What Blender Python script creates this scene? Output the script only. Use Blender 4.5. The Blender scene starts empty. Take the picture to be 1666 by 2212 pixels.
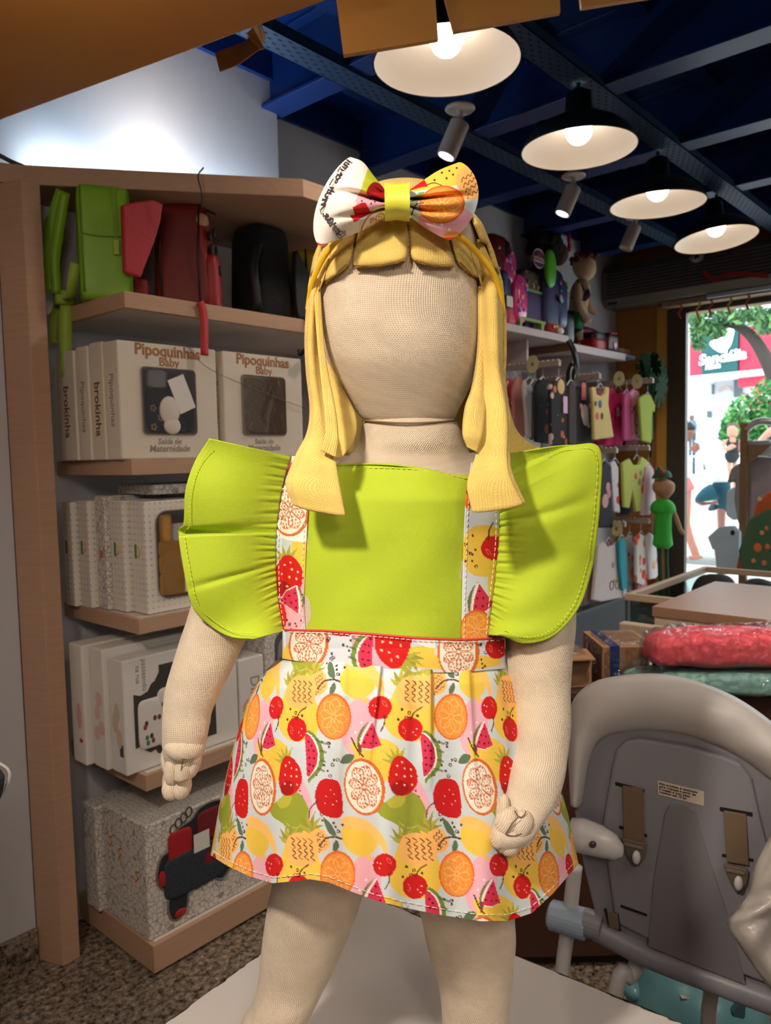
import bpy, math, random
import numpy as np
from mathutils import Matrix, Vector

SC = bpy.context.scene
COL = SC.collection
random.seed(7)
RNG = np.random.default_rng(7)

# ---------------------------------------------------------------- camera
FPX, CX, CY, EYE = 1664.0, 833.0, 1106.0, 1.45
PITCH, ROLL = math.radians(4.2), math.radians(1.2)
_r0 = np.array([1, 0, 0.0])
_f = np.array([0, math.cos(PITCH), -math.sin(PITCH)])
_u0 = np.array([0, math.sin(PITCH), math.cos(PITCH)])
_rt = math.cos(ROLL) * _r0 - math.sin(ROLL) * _u0
_up = math.cos(ROLL) * _u0 + math.sin(ROLL) * _r0
CAMPOS = np.array([0, 0, EYE])
cd = bpy.data.cameras.new('camera')
cam = bpy.data.objects.new('camera', cd)
COL.objects.link(cam)
cam.matrix_world = Matrix((( _rt[0], _up[0], -_f[0], 0), (_rt[1], _up[1], -_f[1], 0), (_rt[2], _up[2], -_f[2], EYE), (0, 0, 0, 1)))
cd.sensor_fit = 'HORIZONTAL'
cd.sensor_width = 36.0
cd.lens = 36.0 * FPX / 1666.0
cd.clip_start = 0.02
cd.clip_end = 200
cd.dof.use_dof = True
cd.dof.focus_distance = 0.80
cd.dof.aperture_fstop = cd.lens / 2.2
SC.camera = cam
SC.view_settings.view_transform = 'Standard'
SC.view_settings.look = 'None'
SC.view_settings.gamma = 1.0
SC.view_settings.exposure = 0.0
SC.view_settings.use_curve_mapping = False

SC.cycles.max_bounces = 4
SC.cycles.diffuse_bounces = 3
SC.cycles.glossy_bounces = 2
SC.cycles.transmission_bounces = 2
SC.cycles.transparent_max_bounces = 6
SC.cycles.caustics_reflective = False
SC.cycles.caustics_refractive = False
SC.cycles.use_adaptive_sampling = True
SC.cycles.adaptive_threshold = 0.12
SC.cycles.adaptive_min_samples = 12

# ---------------------------------------------------------------- room frame: u runs along the long wall, v into it
ANG = math.radians(41.4)
RZ = math.pi / 2 - ANG
UD = np.array([math.sin(ANG), math.cos(ANG), 0])
VD = np.array([-math.cos(ANG), math.sin(ANG), 0])
def W(u, v, z):
    return UD * u + VD * v + np.array([0, 0, z])

# ---------------------------------------------------------------- sky and large lights
w = bpy.data.worlds.new('sky')
SC.world = w
w.use_nodes = True
_bg = w.node_tree.nodes['Background']
_bg.inputs[0].default_value = (0.80, 0.93, 1.0, 1)
_bg.inputs[1].default_value = 3.2

def area_light(name, loc, target, power, size, color, spread=180):
    l = bpy.data.lights.new(name, 'AREA')
    l.energy = power
    l.shape = 'DISK'
    l.size = size
    l.color = color
    l.spread = math.radians(spread)
    o = bpy.data.objects.new(name, l)
    COL.objects.link(o)
    o.location = loc
    d = Vector(target) - Vector(loc)
    o.rotation_euler = d.to_track_quat('-Z', 'Y').to_euler()
    return o
WARM = (1.0, 0.86, 0.72)
area_light('key_fill_light', (-0.50, -0.10, 2.22), (0.03, 0.85, 1.15), 5.2, 0.12, WARM, spread=90)
area_light('key_fill_light', (0.25, -0.75, 2.05), (0.1, 0.9, 0.95), 2.6, 0.35, WARM, spread=100)  # added front fill, brightens the legs and lower skirt
area_light('key_fill_light', W(0.3, -1.2, 2.7), W(0.3, -1.2, 0), 15, 1.0, WARM)  # added ambient fill behind the camera, no fixture modelled
area_light('key_fill_light', (-0.85, 0.55, 2.27), (-0.75, 1.2, 0.6), 6.0, 0.5, WARM)  # unseen fill under the soffit, added for the left wall and boxes
area_light('soffit_lamp', (-0.52, 1.10, 2.12), (-0.52, 1.25, 2.3), 0.9, 0.10, WARM)
area_light('key_fill_light', W(3.4, 0.2, 2.66), W(3.4, 0.2, 0), 3, 0.4, WARM)  # added overhead fill for the counter end of the room
area_light("key_fill_light", W(1.55, -0.25, 2.7), W(2.2, 0.75, 0.9), 5, 0.25, WARM, spread=70)  # unseen fill added to brighten the wrapped packs

# ---------------------------------------------------------------- helpers
def ray(x, y):
    return _f + _rt * (x - CX) / FPX - _up * (y - CY) / FPX
def P(x, y, Y):                      # a photo point on the upright plane at distance Y
    d = ray(x, y)
    return CAMPOS + d * (Y / d[1])
def local(p):
    return np.array([p @ UD, p @ VD, p[2]])
def PV(x, y, v):
    d = ray(x, y)
    return local(CAMPOS + d * (v / (d @ VD)))
def PU(x, y, u):
    d = ray(x, y)
    return local(CAMPOS + d * (u / (d @ UD)))
def PZ(x, y, z):
    d = ray(x, y)
    return CAMPOS + d * ((z - EYE) / d[2])

def lin(c):
    c = np.asarray(c, float) / 255.0
    return np.where(c <= 0.04045, c / 12.92, ((c + 0.055) / 1.055) ** 2.4)
def rgba(c):
    l = lin(c)
    return (float(l[0]), float(l[1]), float(l[2]), 1.0)

def mat(name, col, rough=0.6, var=0.10, scale=12, bump=0.0, bscale=80, metal=0.0, stretch=None, sheen=0.0, emit=0.0, alpha=1.0, trans=0.0, spec=0.5, coat=0.0, col2=None, coords='Object'):
    m = bpy.data.materials.new(name)
    m.use_nodes = True
    nt = m.node_tree
    N = nt.nodes
    L = nt.links
    b = N['Principled BSDF']
    b.inputs['Roughness'].default_value = rough
    b.inputs['Metallic'].default_value = metal
    b.inputs['Specular IOR Level'].default_value = spec
    b.inputs['Sheen Weight'].default_value = sheen
    b.inputs['Coat Weight'].default_value = coat
    b.inputs['Alpha'].default_value = alpha
    b.inputs['Transmission Weight'].default_value = trans
    c1 = rgba(col)
    tc = N.new('ShaderNodeTexCoord')
    mp = N.new('ShaderNodeMapping')
    L.new(tc.outputs[coords], mp.inputs['Vector'])
    if stretch:
        mp.inputs['Scale'].default_value = stretch
    nz = N.new('ShaderNodeTexNoise')
    nz.inputs['Scale'].default_value = scale
    nz.inputs['Detail'].default_value = 3
    L.new(mp.outputs[0], nz.inputs['Vector'])
    mx = N.new('ShaderNodeMix')
    mx.data_type = 'RGBA'
    L.new(nz.outputs['Fac'], mx.inputs[0])
    if col2 is None:
        a = tuple(x * (1 - var) for x in c1[:3]) + (1,)
        c = tuple(min(1, x * (1 + var)) for x in c1[:3]) + (1,)
    else:
        a, c = c1, rgba(col2)
    mx.inputs[6].default_value = a
    mx.inputs[7].default_value = c
    L.new(mx.outputs[2], b.inputs['Base Color'])
    if emit:
        b.inputs['Emission Color'].default_value = c1
        b.inputs['Emission Strength'].default_value = emit
    if bump:
        n2 = N.new('ShaderNodeTexNoise')
        n2.inputs['Scale'].default_value = bscale
        n2.inputs['Detail'].default_value = 1
        L.new(mp.outputs[0], n2.inputs['Vector'])
        bp = N.new('ShaderNodeBump')
        bp.inputs['Strength'].default_value = bump
        bp.inputs['Distance'].default_value = 0.01
        L.new(n2.outputs['Fac'], bp.inputs['Height'])
        L.new(bp.outputs[0], b.inputs['Normal'])
    return m

_MC = {}
def M(col, rough=0.6, **k):          # shared plain material by colour
    key = (tuple(col), rough, tuple(sorted((a, str(v)) for a, v in k.items())))
    if key not in _MC:
        _MC[key] = mat('paint_%d_%d_%d' % tuple(col), col, rough, **k)
    return _MC[key]

def clear_mat(name, tint=(255, 255, 255), base=0.05, rough=0.06, bump=0.0, bscale=20, milky=0.0):
    """thin clear plastic or glass: see-through with sharp reflections"""
    m = bpy.data.materials.new(name); m.use_nodes = True
    N, L = m.node_tree.nodes, m.node_tree.links
    N.remove(N['Principled BSDF'])
    tr = N.new('ShaderNodeBsdfTransparent'); tr.inputs[0].default_value = rgba(tint)
    gl = N.new('ShaderNodeBsdfGlossy'); gl.inputs['Roughness'].default_value = rough
    lw = N.new('ShaderNodeLayerWeight'); lw.inputs[0].default_value = 0.35
    mr = N.new('ShaderNodeMapRange'); mr.inputs[3].default_value = base; mr.inputs[4].default_value = min(1, base + 0.6)
    L.new(lw.outputs['Fresnel'], mr.inputs[0])
    mx = N.new('ShaderNodeMixShader'); L.new(mr.outputs[0], mx.inputs[0])
    if milky:
        df = N.new('ShaderNodeBsdfTranslucent'); df.inputs[0].default_value = rgba(tint)
        d2 = N.new('ShaderNodeBsdfDiffuse'); d2.inputs[0].default_value = rgba(tint)
        dm = N.new('ShaderNodeMixShader'); L.new(df.outputs[0], dm.inputs[1]); L.new(d2.outputs[0], dm.inputs[2])
        m0 = N.new('ShaderNodeMixShader'); m0.inputs[0].default_value = milky; L.new(tr.outputs[0], m0.inputs[1]); L.new(dm.outputs[0], m0.inputs[2])
        L.new(m0.outputs[0], mx.inputs[1])
    else:
        L.new(tr.outputs[0], mx.inputs[1])
    L.new(gl.outputs[0], mx.inputs[2])
    if bump:
        tc = N.new('ShaderNodeTexCoord'); nz = N.new('ShaderNodeTexNoise'); nz.inputs['Scale'].default_value = bscale; nz.inputs['Detail'].default_value = 4; nz.inputs['Distortion'].default_value = 1.5
        L.new(tc.outputs['Object'], nz.inputs['Vector'])
        bp = N.new('ShaderNodeBump'); bp.inputs['Strength'].default_value = bump; bp.inputs['Distance'].default_value = 0.03
        L.new(nz.outputs['Fac'], bp.inputs['Height'])
        L.new(bp.outputs[0], gl.inputs['Normal']); L.new(bp.outputs[0], lw.inputs['Normal'])
    L.new(mx.outputs[0], N['Material Output'].inputs[0])
    return m

def knit_mat(name, col, per=0.0023, rough=0.95, depth=1.0, holes=0.35, warp=0.3):
    """stockinette: columns along uv.y, interlocking loops; uv in metres"""
    m = bpy.data.materials.new(name)
    m.use_nodes = True
    nt = m.node_tree
    N, L = nt.nodes, nt.links
    b = N['Principled BSDF']
    b.inputs['Roughness'].default_value = rough
    b.inputs['Sheen Weight'].default_value = 0.15
    b.inputs['Specular IOR Level'].default_value = 0.2
    uv = N.new('ShaderNodeUVMap')
    nz0 = N.new('ShaderNodeTexNoise'); nz0.inputs['Scale'].default_value = 25
    L.new(uv.outputs[0], nz0.inputs['Vector'])
    vm = N.new('ShaderNodeVectorMath'); vm.operation = 'MULTIPLY_ADD'
    L.new(nz0.outputs['Color'], vm.inputs[0]); vm.inputs[1].default_value = (0.004 * warp,) * 3
    L.new(uv.outputs[0], vm.inputs[2])
    sp = N.new('ShaderNodeSeparateXYZ'); L.new(vm.outputs[0], sp.inputs[0])
    def math_(op, a, c=None):
        n = N.new('ShaderNodeMath'); n.operation = op
        for i, q in enumerate((a, c)):
            if q is None: continue
            if isinstance(q, (int, float)): n.inputs[i].default_value = q
            else: L.new(q, n.inputs[i])
        return n.outputs[0]
    px = math_('MULTIPLY', sp.outputs[0], 2 * math.pi / per)
    cx_ = math_('COSINE', px)                         # rib profile: 1 on the column, -1 between
    ab = math_('ABSOLUTE', math_('SINE', math_('MULTIPLY', px, 0.5)))
    py = math_('ADD', math_('MULTIPLY', sp.outputs[1], 2 * math.pi / (per * 0.85)), math_('MULTIPLY', ab, 2.2))
    cy_ = math_('COSINE', py)
    h = math_('ADD', math_('MULTIPLY', cx_, 0.6), math_('MULTIPLY', cy_, 0.4))
    mr = N.new('ShaderNodeMapRange')
    L.new(h, mr.inputs[0]); mr.inputs[1].default_value = -1; mr.inputs[2].default_value = 0.1
    nz = N.new('ShaderNodeTexNoise'); nz.inputs['Scale'].default_value = 40; nz.inputs['Detail'].default_value = 4
    L.new(uv.outputs[0], nz.inputs['Vector'])
    c = rgba(col)
    mx = N.new('ShaderNodeMix'); mx.data_type = 'RGBA'
    L.new(mr.outputs[0], mx.inputs[0])
    mx.inputs[6].default_value = tuple(x * (1 - holes) for x in c[:3]) + (1,)
    mx.inputs[7].default_value = c
    m2 = N.new('ShaderNodeMix'); m2.data_type = 'RGBA'; m2.blend_type = 'MULTIPLY'
    m2.inputs[0].default_value = 0.35
    L.new(mx.outputs[2], m2.inputs[6]); L.new(nz.outputs['Fac'], m2.inputs[7])
    g = N.new('ShaderNodeMix'); g.data_type = 'RGBA'; g.blend_type = 'MULTIPLY'; g.inputs[0].default_value = 1
    L.new(m2.outputs[2], g.inputs[6]); g.inputs[7].default_value = (1.2, 1.2, 1.2, 1)
    L.new(g.outputs[2], b.inputs['Base Color'])
    bp = N.new('ShaderNodeBump'); bp.inputs['Strength'].default_value = 0.55 * depth; bp.inputs['Distance'].default_value = 0.0008
    L.new(h, bp.inputs['Height']); L.new(bp.outputs[0], b.inputs['Normal'])
    return m

def vcol_mat(name, rough=0.8, weave=0.0, sheen=0.0, spec=0.3, coat=0.0):
    """colour comes from the printed colour attribute of the mesh"""
    m = bpy.data.materials.new(name)
    m.use_nodes = True
    N, L = m.node_tree.nodes, m.node_tree.links
    b = N['Principled BSDF']
    b.inputs['Roughness'].default_value = rough
    b.inputs['Specular IOR Level'].default_value = spec
    b.inputs['Sheen Weight'].default_value = sheen
    b.inputs['Coat Weight'].default_value = coat
    a = N.new('ShaderNodeAttribute'); a.attribute_name = 'print'
    L.new(a.outputs['Color'], b.inputs['Base Color'])
    if weave:
        tc = N.new('ShaderNodeTexCoord')
        nz = N.new('ShaderNodeTexNoise'); nz.inputs['Scale'].default_value = 900
        L.new(tc.outputs['Object'], nz.inputs['Vector'])
        bp = N.new('ShaderNodeBump'); bp.inputs['Strength'].default_value = weave; bp.inputs['Distance'].default_value = 0.001
        L.new(nz.outputs['Fac'], bp.inputs['Height']); L.new(bp.outputs[0], b.inputs['Normal'])
    return m

def spline(ctrl, n, closed=False):
    c = np.asarray(ctrl, float)
    if c.ndim == 1: c = c[:, None]
    k = len(c)
    if k == 2:
        t = np.linspace(0, 1, n)[:, None]
        return c[0] * (1 - t) + c[1] * t
    if closed:
        ext = np.vstack([c[-1], c, c[0], c[1]]); segs = k
        t = np.linspace(0, segs, n, endpoint=False)
    else:
        ext = np.vstack([2 * c[0] - c[1], c, 2 * c[-1] - c[-2]]); segs = k - 1
        t = np.linspace(0, segs, n)
    i = np.minimum(t.astype(int), segs - 1)
    f = (t - i)[:, None]
    p0, p1, p2, p3 = ext[i], ext[i + 1], ext[i + 2], ext[i + 3]
    return 0.5 * (2 * p1 + (p2 - p0) * f + (2 * p0 - 5 * p1 + 4 * p2 - p3) * f ** 2 + (3 * p1 - p0 - 3 * p2 + p3) * f ** 3)
def poly_resample(pts, n):
    """even samples along a polyline"""
    p = np.asarray(pts, float)
    s = np.r_[0, np.cumsum(np.linalg.norm(np.diff(p, axis=0), axis=1))]
    t = np.linspace(0, s[-1], n)
    return np.stack([np.interp(t, s, p[:, j]) for j in range(p.shape[1])], 1)

class MB:
    def __init__(self):
        self.v, self.f, self.uv, self.c = [], [], [], []
        self.n = 0
    def add(self, verts, faces, uv=None, col=None):
        verts = np.asarray(verts, float)
        k = self.n
        self.v.append(verts)
        if isinstance(faces, np.ndarray):
            self.f.extend((faces + k).tolist())
        else:
            self.f.extend([[i + k for i in q] for q in faces])
        self.uv.append(np.asarray(uv, float) if uv is not None else np.zeros((len(verts), 2)))
        self.c.append(np.asarray(col, float) if col is not None else np.full((len(verts), 3), 0.8))
        self.n += len(verts)
        return self
    def box(self, x0, x1, y0, y1, z0, z1, mtx=None):
        v = np.array([(x, y, z) for z in (z0, z1) for y in (y0, y1) for x in (x0, x1)], float)
        if mtx is not None:
            v = v @ np.asarray(mtx)[:3, :3].T + np.asarray(mtx)[:3, 3]
        return self.add(v, [(0, 2, 3, 1), (4, 5, 7, 6), (0, 1, 5, 4), (1, 3, 7, 5), (3, 2, 6, 7), (2, 0, 4, 6)])
    def prism(self, pts, z0, z1, axis='z', mtx=None):
        n = len(pts)
        p = np.asarray(pts, float)
        a = np.full((n, 1), z0); b = np.full((n, 1), z1)
        def mk(q):
            if axis == 'z': return np.hstack([p, q])
            if axis == 'y': return np.hstack([p[:, :1], q, p[:, 1:]])
            return np.hstack([q, p])
        v = np.vstack([mk(a), mk(b)])
        if mtx is not None:
            v = v @ np.asarray(mtx)[:3, :3].T + np.asarray(mtx)[:3, 3]
        fs = [tuple(range(n - 1, -1, -1)), tuple(range(n, 2 * n))]
        fs += [(i, (i + 1) % n, n + (i + 1) % n, n + i) for i in range(n)]
        return self.add(v, fs)
    def grid(self, pts, nu, nv, closed=False, uv=None, col=None):
        """pts (nu*nv,3) row major: index = i*nv + j"""
        i = np.arange(nu - 1)[:, None]; 
        if closed:
            j = np.arange(nv)[None]; j2 = (j + 1) % nv
        else:
            j = np.arange(nv - 1)[None]; j2 = j + 1
        q = np.stack([i * nv + j, i * nv + j2, (i + 1) * nv + j2, (i + 1) * nv + j], -1).reshape(-1, 4)
        return self.add(pts, q, uv, col)
    def tube(self, path, r, n=8, caps=True, flat=None):
        p = np.asarray(path, float); k = len(p)
        r = np.broadcast_to(np.asarray(r, float), (k,))
        t = np.gradient(p, axis=0); t /= np.linalg.norm(t, axis=1)[:, None] + 1e-12
        ref = np.array([0, 0, 1.0]) if abs(t[0][2]) < 0.9 else np.array([1.0, 0, 0])
        a = np.cross(t[0], ref); a /= np.linalg.norm(a)
        th = np.linspace(0, 2 * math.pi, n, endpoint=False)
        rings = []
        for i in range(k):
            a = a - t[i] * (a @ t[i]); a /= np.linalg.norm(a)
            b = np.cross(t[i], a)
            fb = 1 if flat is None else flat
            rings.append(p[i] + r[i] * (np.cos(th)[:, None] * a + fb * np.sin(th)[:, None] * b))
        v = np.vstack(rings)
        base = self.n
        self.grid(v, k, n, closed=True)
        if caps:
            self.f.append([base + q for q in range(n - 1, -1, -1)])
            self.f.append([base + (k - 1) * n + q for q in range(n)])
        return self
    def ribbon(self, path, side, width, th):
        """flat strap along path; side = sideways unit vectors (one or many)"""
        p = np.asarray(path, float); k = len(p)
        s = np.broadcast_to(np.asarray(side, float), p.shape)
        t = np.gradient(p, axis=0); t /= np.linalg.norm(t, axis=1)[:, None] + 1e-12
        s = s - t * np.sum(s * t, 1)[:, None]; s /= np.linalg.norm(s, axis=1)[:, None]
        nn = np.cross(t, s)
        w_ = np.broadcast_to(np.asarray(width, float), (k,))[:, None] / 2
        v = np.stack([p - s * w_ - nn * th / 2, p + s * w_ - nn * th / 2, p + s * w_ + nn * th / 2, p - s * w_ + nn * th / 2], 1).reshape(-1, 3)
        base = self.n
        self.grid(v, k, 4, closed=True)
        self.f.append([base + 3, base + 2, base + 1, base]); e = base + (k - 1) * 4
        self.f.append([e, e + 1, e + 2, e + 3])
        return self
    def lathe(self, prof, n=32, center=(0, 0, 0), mtx=None):
        pr = np.asarray(prof, float); k = len(pr)
        th = np.linspace(0, 2 * math.pi, n, endpoint=False)
        v = np.stack([pr[:, 0][:, None] * np.cos(th), pr[:, 0][:, None] * np.sin(th), np.repeat(pr[:, 1][:, None], n, 1)], -1).reshape(-1, 3)
        if mtx is not None:
            v = v @ np.asarray(mtx)[:3, :3].T + np.asarray(mtx)[:3, 3]
        return self.grid(v + np.asarray(center), k, n, closed=True)
    def ell(self, c, r, n=16, m=10, mtx=None):
        a = np.linspace(0, math.pi, m); th = np.linspace(0, 2 * math.pi, n, endpoint=False)
        v = np.stack([np.sin(a)[:, None] * np.cos(th), np.sin(a)[:, None] * np.sin(th), np.repeat(np.cos(a)[:, None], n, 1)], -1).reshape(-1, 3) * np.asarray(r)
        if mtx is not None: v = v @ np.asarray(mtx)[:3, :3].T
        return self.grid(v + np.asarray(c), m, n, closed=True)
    def rings(self, rings, closed=True, caps=True, uv=None, col=None):
        k, n = len(rings), len(rings[0])
        base = self.n
        self.grid(np.vstack(rings), k, n, closed=closed, uv=uv, col=col)
        if caps and closed:
            self.f.append([base + q for q in range(n - 1, -1, -1)])
            self.f.append([base + (k - 1) * n + q for q in range(n)])
        return self

MATX = {}
def obj(name, mb, material, parent=None, loc=(0, 0, 0), rz=0.0, room=False, smooth=False, bevel=0.0, world=False, subsurf=0, solid=0.0, uvs=False, cols=False, label=None):
    v = np.vstack(mb.v)
    if world and parent is not None:
        mi = np.array(MATX[parent.name].inverted())
        v = v @ mi[:3, :3].T + mi[:3, 3]
    me = bpy.data.meshes.new(name)
    me.from_pydata(v.tolist(), [], mb.f)
    if uvs:
        a = np.vstack(mb.uv)
        li = np.empty(len(me.loops), np.int32); me.loops.foreach_get('vertex_index', li)
        ul = me.uv_layers.new(name='UVMap')
        ul.data.foreach_set('uv', a[li].astype(np.float32).ravel())
    if cols:
        a = np.clip(np.vstack(mb.c), 0, 1)
        at = me.color_attributes.new('print', 'FLOAT_COLOR', 'POINT')
        at.data.foreach_set('color', np.hstack([a, np.ones((len(a), 1))]).astype(np.float32).ravel())
    if smooth:
        me.polygons.foreach_set('use_smooth', np.ones(len(me.polygons), bool))
    me.materials.append(material)
    me.update()
    o = bpy.data.objects.new(name, me)
    COL.objects.link(o)
    if parent is not None:
        o.parent = parent
    if room:
        o.rotation_euler = (0, 0, RZ)
    else:
        o.rotation_euler = (0, 0, rz)
    o.location = loc
    if bevel:
        b = o.modifiers.new('edge', 'BEVEL'); b.width = bevel; b.segments = 2; b.limit_method = 'ANGLE'; b.angle_limit = math.radians(40)
    if solid:
        s = o.modifiers.new('thick', 'SOLIDIFY'); s.thickness = solid; s.offset = 0
    if subsurf:
        s = o.modifiers.new('round', 'SUBSURF'); s.levels = s.render_levels = subsurf
    m4 = Matrix.Translation(Vector(loc)) @ Matrix.Rotation(RZ if room else rz, 4, 'Z')
    MATX[o.name] = (MATX[parent.name] @ m4) if parent is not None else m4
    if label: o['label'] = label
    return o
def tag(o, label, cat, group=None):
    o['label'] = label; o['category'] = cat
    if group: o['group'] = group
    return o
def thing(name, label, cat, loc=(0, 0, 0), rz=0.0, group=None, at=None):
    """Empty at a thing's base; at=(u,v,z) places it in the room frame"""
    o = bpy.data.objects.new(name, None)
    COL.objects.link(o)
    if at is not None:
        loc = W(*at); rz = RZ + rz
    o.location = loc; o.rotation_euler = (0, 0, rz)
    o.empty_display_size = 0.05
    MATX[o.name] = Matrix.Translation(Vector(loc)) @ Matrix.Rotation(rz, 4, 'Z')
    return tag(o, label, cat, group)
def struct(name, mb, material, **k):
    o = obj(name, mb, material, **k)
    if k.get('parent') is None: o['kind'] = 'structure'
    return o
def text(name, body, size, material, parent, mtx, align='CENTER', bold=0.0, shear=0.0, ext=0.0003):
    """flat printed lettering turned into a mesh part; mtx maps the text plane (x right, y up) into the parent"""
    cu = bpy.data.curves.new(name, 'FONT')
    cu.body = body; cu.size = size; cu.align_x = align; cu.align_y = 'CENTER'; cu.offset = bold; cu.shear = shear; cu.extrude = ext; cu.resolution_u = 3
    t = bpy.data.objects.new(name, cu)
    COL.objects.link(t)
    dg = bpy.context.evaluated_depsgraph_get()
    me = bpy.data.meshes.new_from_object(t.evaluated_get(dg))
    bpy.data.objects.remove(t); bpy.data.curves.remove(cu)
    me.transform(Matrix(mtx))
    me.materials.clear(); me.materials.append(material)
    o = bpy.data.objects.new(name, me); COL.objects.link(o); o.parent = parent
    return o
def frame(o, x, y):
    """4x4 with columns x, y, x cross y, origin o"""
    x = np.asarray(x, float); y = np.asarray(y, float); x = x / np.linalg.norm(x); y = y / np.linalg.norm(y)
    z = np.cross(x, y)
    m = np.eye(4); m[:3, 0] = x; m[:3, 1] = y; m[:3, 2] = z; m[:3, 3] = o
    return m
def copy_thing(src, loc, rz, label=None):
    r = src.copy(); COL.objects.link(r); r.location = loc; r.rotation_euler = (0, 0, rz)
    MATX[r.name] = Matrix.Translation(Vector(loc)) @ Matrix.Rotation(rz, 4, 'Z')
    if label: r['label'] = label
    for ch in list(src.children):
        c = ch.copy(); COL.objects.link(c); c.parent = r
        for g in list(ch.children):
            d = g.copy(); COL.objects.link(d); d.parent = c
    return r
# ================================================================ ROOM
WHITE = mat('white_plaster', (205, 203, 206), 0.85, var=0.03, scale=4, bump=0.03, bscale=60)
ORANGE = mat('orange_paint', (176, 112, 42), 0.55, var=0.05, scale=3)
YELLOWP = mat('yellow_paint', (205, 150, 55), 0.55, var=0.05, scale=3)
BLUE = mat('blue_gloss_paint', (8, 42, 98), 0.32, var=0.10, scale=5, spec=0.5)
BLUED = mat('blue_beam_paint', (9, 43, 100), 0.38, var=0.12, scale=5)
WOOD = mat('beech_laminate', (190, 152, 124), 0.5, var=0.13, scale=7, stretch=(1, 1, 14))
WOODH = mat('beech_laminate_edge', (190, 152, 124), 0.5, var=0.13, scale=7, stretch=(1, 12, 16))
DARKFR = mat('dark_bronze', (66, 54, 44), 0.4, var=0.05)
LAMIN = mat('white_laminate', (214, 205, 198), 0.45, var=0.02)

# granite floor: dark, light and rust grains
def granite(name):
    m = bpy.data.materials.new(name); m.use_nodes = True
    N, L = m.node_tree.nodes, m.node_tree.links
    b = N['Principled BSDF']; b.inputs['Roughness'].default_value = 0.25
    tc = N.new('ShaderNodeTexCoord')
    n1 = N.new('ShaderNodeTexNoise'); n1.inputs['Scale'].default_value = 55; n1.inputs['Detail'].default_value = 6; n1.inputs['Roughness'].default_value = 0.7
    L.new(tc.outputs['Object'], n1.inputs['Vector'])
    cr = N.new('ShaderNodeValToRGB'); e = cr.color_ramp.elements
    e[0].position = 0.38; e[0].color = rgba((38, 33, 31)); e[1].position = 0.47; e[1].color = rgba((112, 99, 86))
    q = e.new(0.58); q.color = rgba((150, 134, 116)); q = e.new(0.68); q.color = rgba((186, 172, 154))
    L.new(n1.outputs['Fac'], cr.inputs[0])
    n2 = N.new('ShaderNodeTexVoronoi'); n2.inputs['Scale'].default_value = 70
    L.new(tc.outputs['Object'], n2.inputs['Vector'])
    c2 = N.new('ShaderNodeValToRGB'); e = c2.color_ramp.elements
    e[0].position = 0.10; e[0].color = (0.25, 0.22, 0.20, 1); e[1].position = 0.32; e[1].color = (1, 1, 1, 1)
    L.new(n2.outputs['Distance'], c2.inputs[0])
    mx = N.new('ShaderNodeMix'); mx.data_type = 'RGBA'; mx.blend_type = 'MULTIPLY'; mx.inputs[0].default_value = 0.8
    L.new(cr.outputs[0], mx.inputs[6]); L.new(c2.outputs[0], mx.inputs[7])
    L.new(mx.outputs[2], b.inputs['Base Color'])
    return m
GRANITE = granite('granite')

CEIL, VW, VP_, UE = 2.887, 2.52, 2.30, 5.47     # ceiling, long wall, bumped-out wall, end wall
struct('floor', MB().box(-2.6, UE + .02, -3.1, 2.6, -0.1, 0), GRANITE, room=True)
struct('wall_long', MB().box(2.0, UE + .15, VW, VW + .15, 0, CEIL + .2), WHITE, room=True)
struct('wall_bumped', MB().box(-2.6, 2.03, VP_, VW + .15, 0, CEIL + .2), WHITE, room=True)
struct('wall_left', MB().box(-2.6, 0.925, 2.21, VP_, 0, 2.208), WHITE, room=True)
struct('wall_rear', MB().box(-2.75, -2.6, -3.1, 2.6, 0, CEIL + .2), WHITE, room=True)
struct('wall_right', MB().box(-2.6, UE + .15, -3.25, -3.1, 0, CEIL + .2), WHITE, room=True)
struct('baseboard_left', MB().box(-2.6, 0.922, 2.192, 2.21, 0, 0.10), GRANITE, room=True, bevel=.002)
# end wall with the street door opening (v < 1.92)
b = MB()
b.box(UE, UE + .15, 2.10, VW, 0, CEIL + .2)
b.box(UE, UE + .15, -3.1, 2.10, 2.40, CEIL + .2)
b.box(UE, UE + .15, -3.1, -0.9, 0, 2.386)
struct('wall_end', b, ORANGE, room=True)
struct('trim_1', MB().box(UE - .03, UE, 2.118, 2.20, 0, 2.46), YELLOWP, room=True, bevel=.004)
b = MB(); b.box(UE - .05, UE - .001, 1.985, 2.116, 0, 2.42); b.box(UE - .05, UE - .001, -0.9, 1.985, 2.384, 2.42)
struct('door_1', b, DARKFR, room=True, bevel=.004)
struct('trim_2', MB().box(UE - .16, UE - .002, -0.9, 2.116, 2.422, 2.462), M((150, 128, 104), 0.6), room=True, bevel=.004)

# ceiling: blue deck sheets, cross beams (along v) and joists (along u)
ce = struct('ceiling', MB().box(-2.6, UE + .15, -3.1, 2.6, CEIL + .12, CEIL + .2), BLUE, room=True)
for i, uc in enumerate((0.55, 1.28, 2.01, 2.74, 3.47, 4.20, 4.93)):
    b = MB(); w2 = .055
    b.box(uc - w2, uc + w2, -3.1, VW, CEIL - .13, CEIL - .118)
    b.box(uc - .012, uc + .012, -3.1, VW, CEIL - .118, CEIL + .108)
    b.box(uc - w2, uc + w2, -3.1, VW, CEIL + .108, CEIL + .12)
    obj('beam', b, BLUED, ce, bevel=.002)
for v0 in np.arange(-2.9, 2.4, 0.37):
    b = MB()
    for s in (-.018, .018):
        b.box(-2.6, UE, v0 + s - .006, v0 + s + .006, CEIL + .085, CEIL + .12)
    b.box(-2.6, UE, v0 - .035, v0 + .035, CEIL + .078, CEIL + .085)
    obj('joist', b, BLUED, ce)
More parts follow.
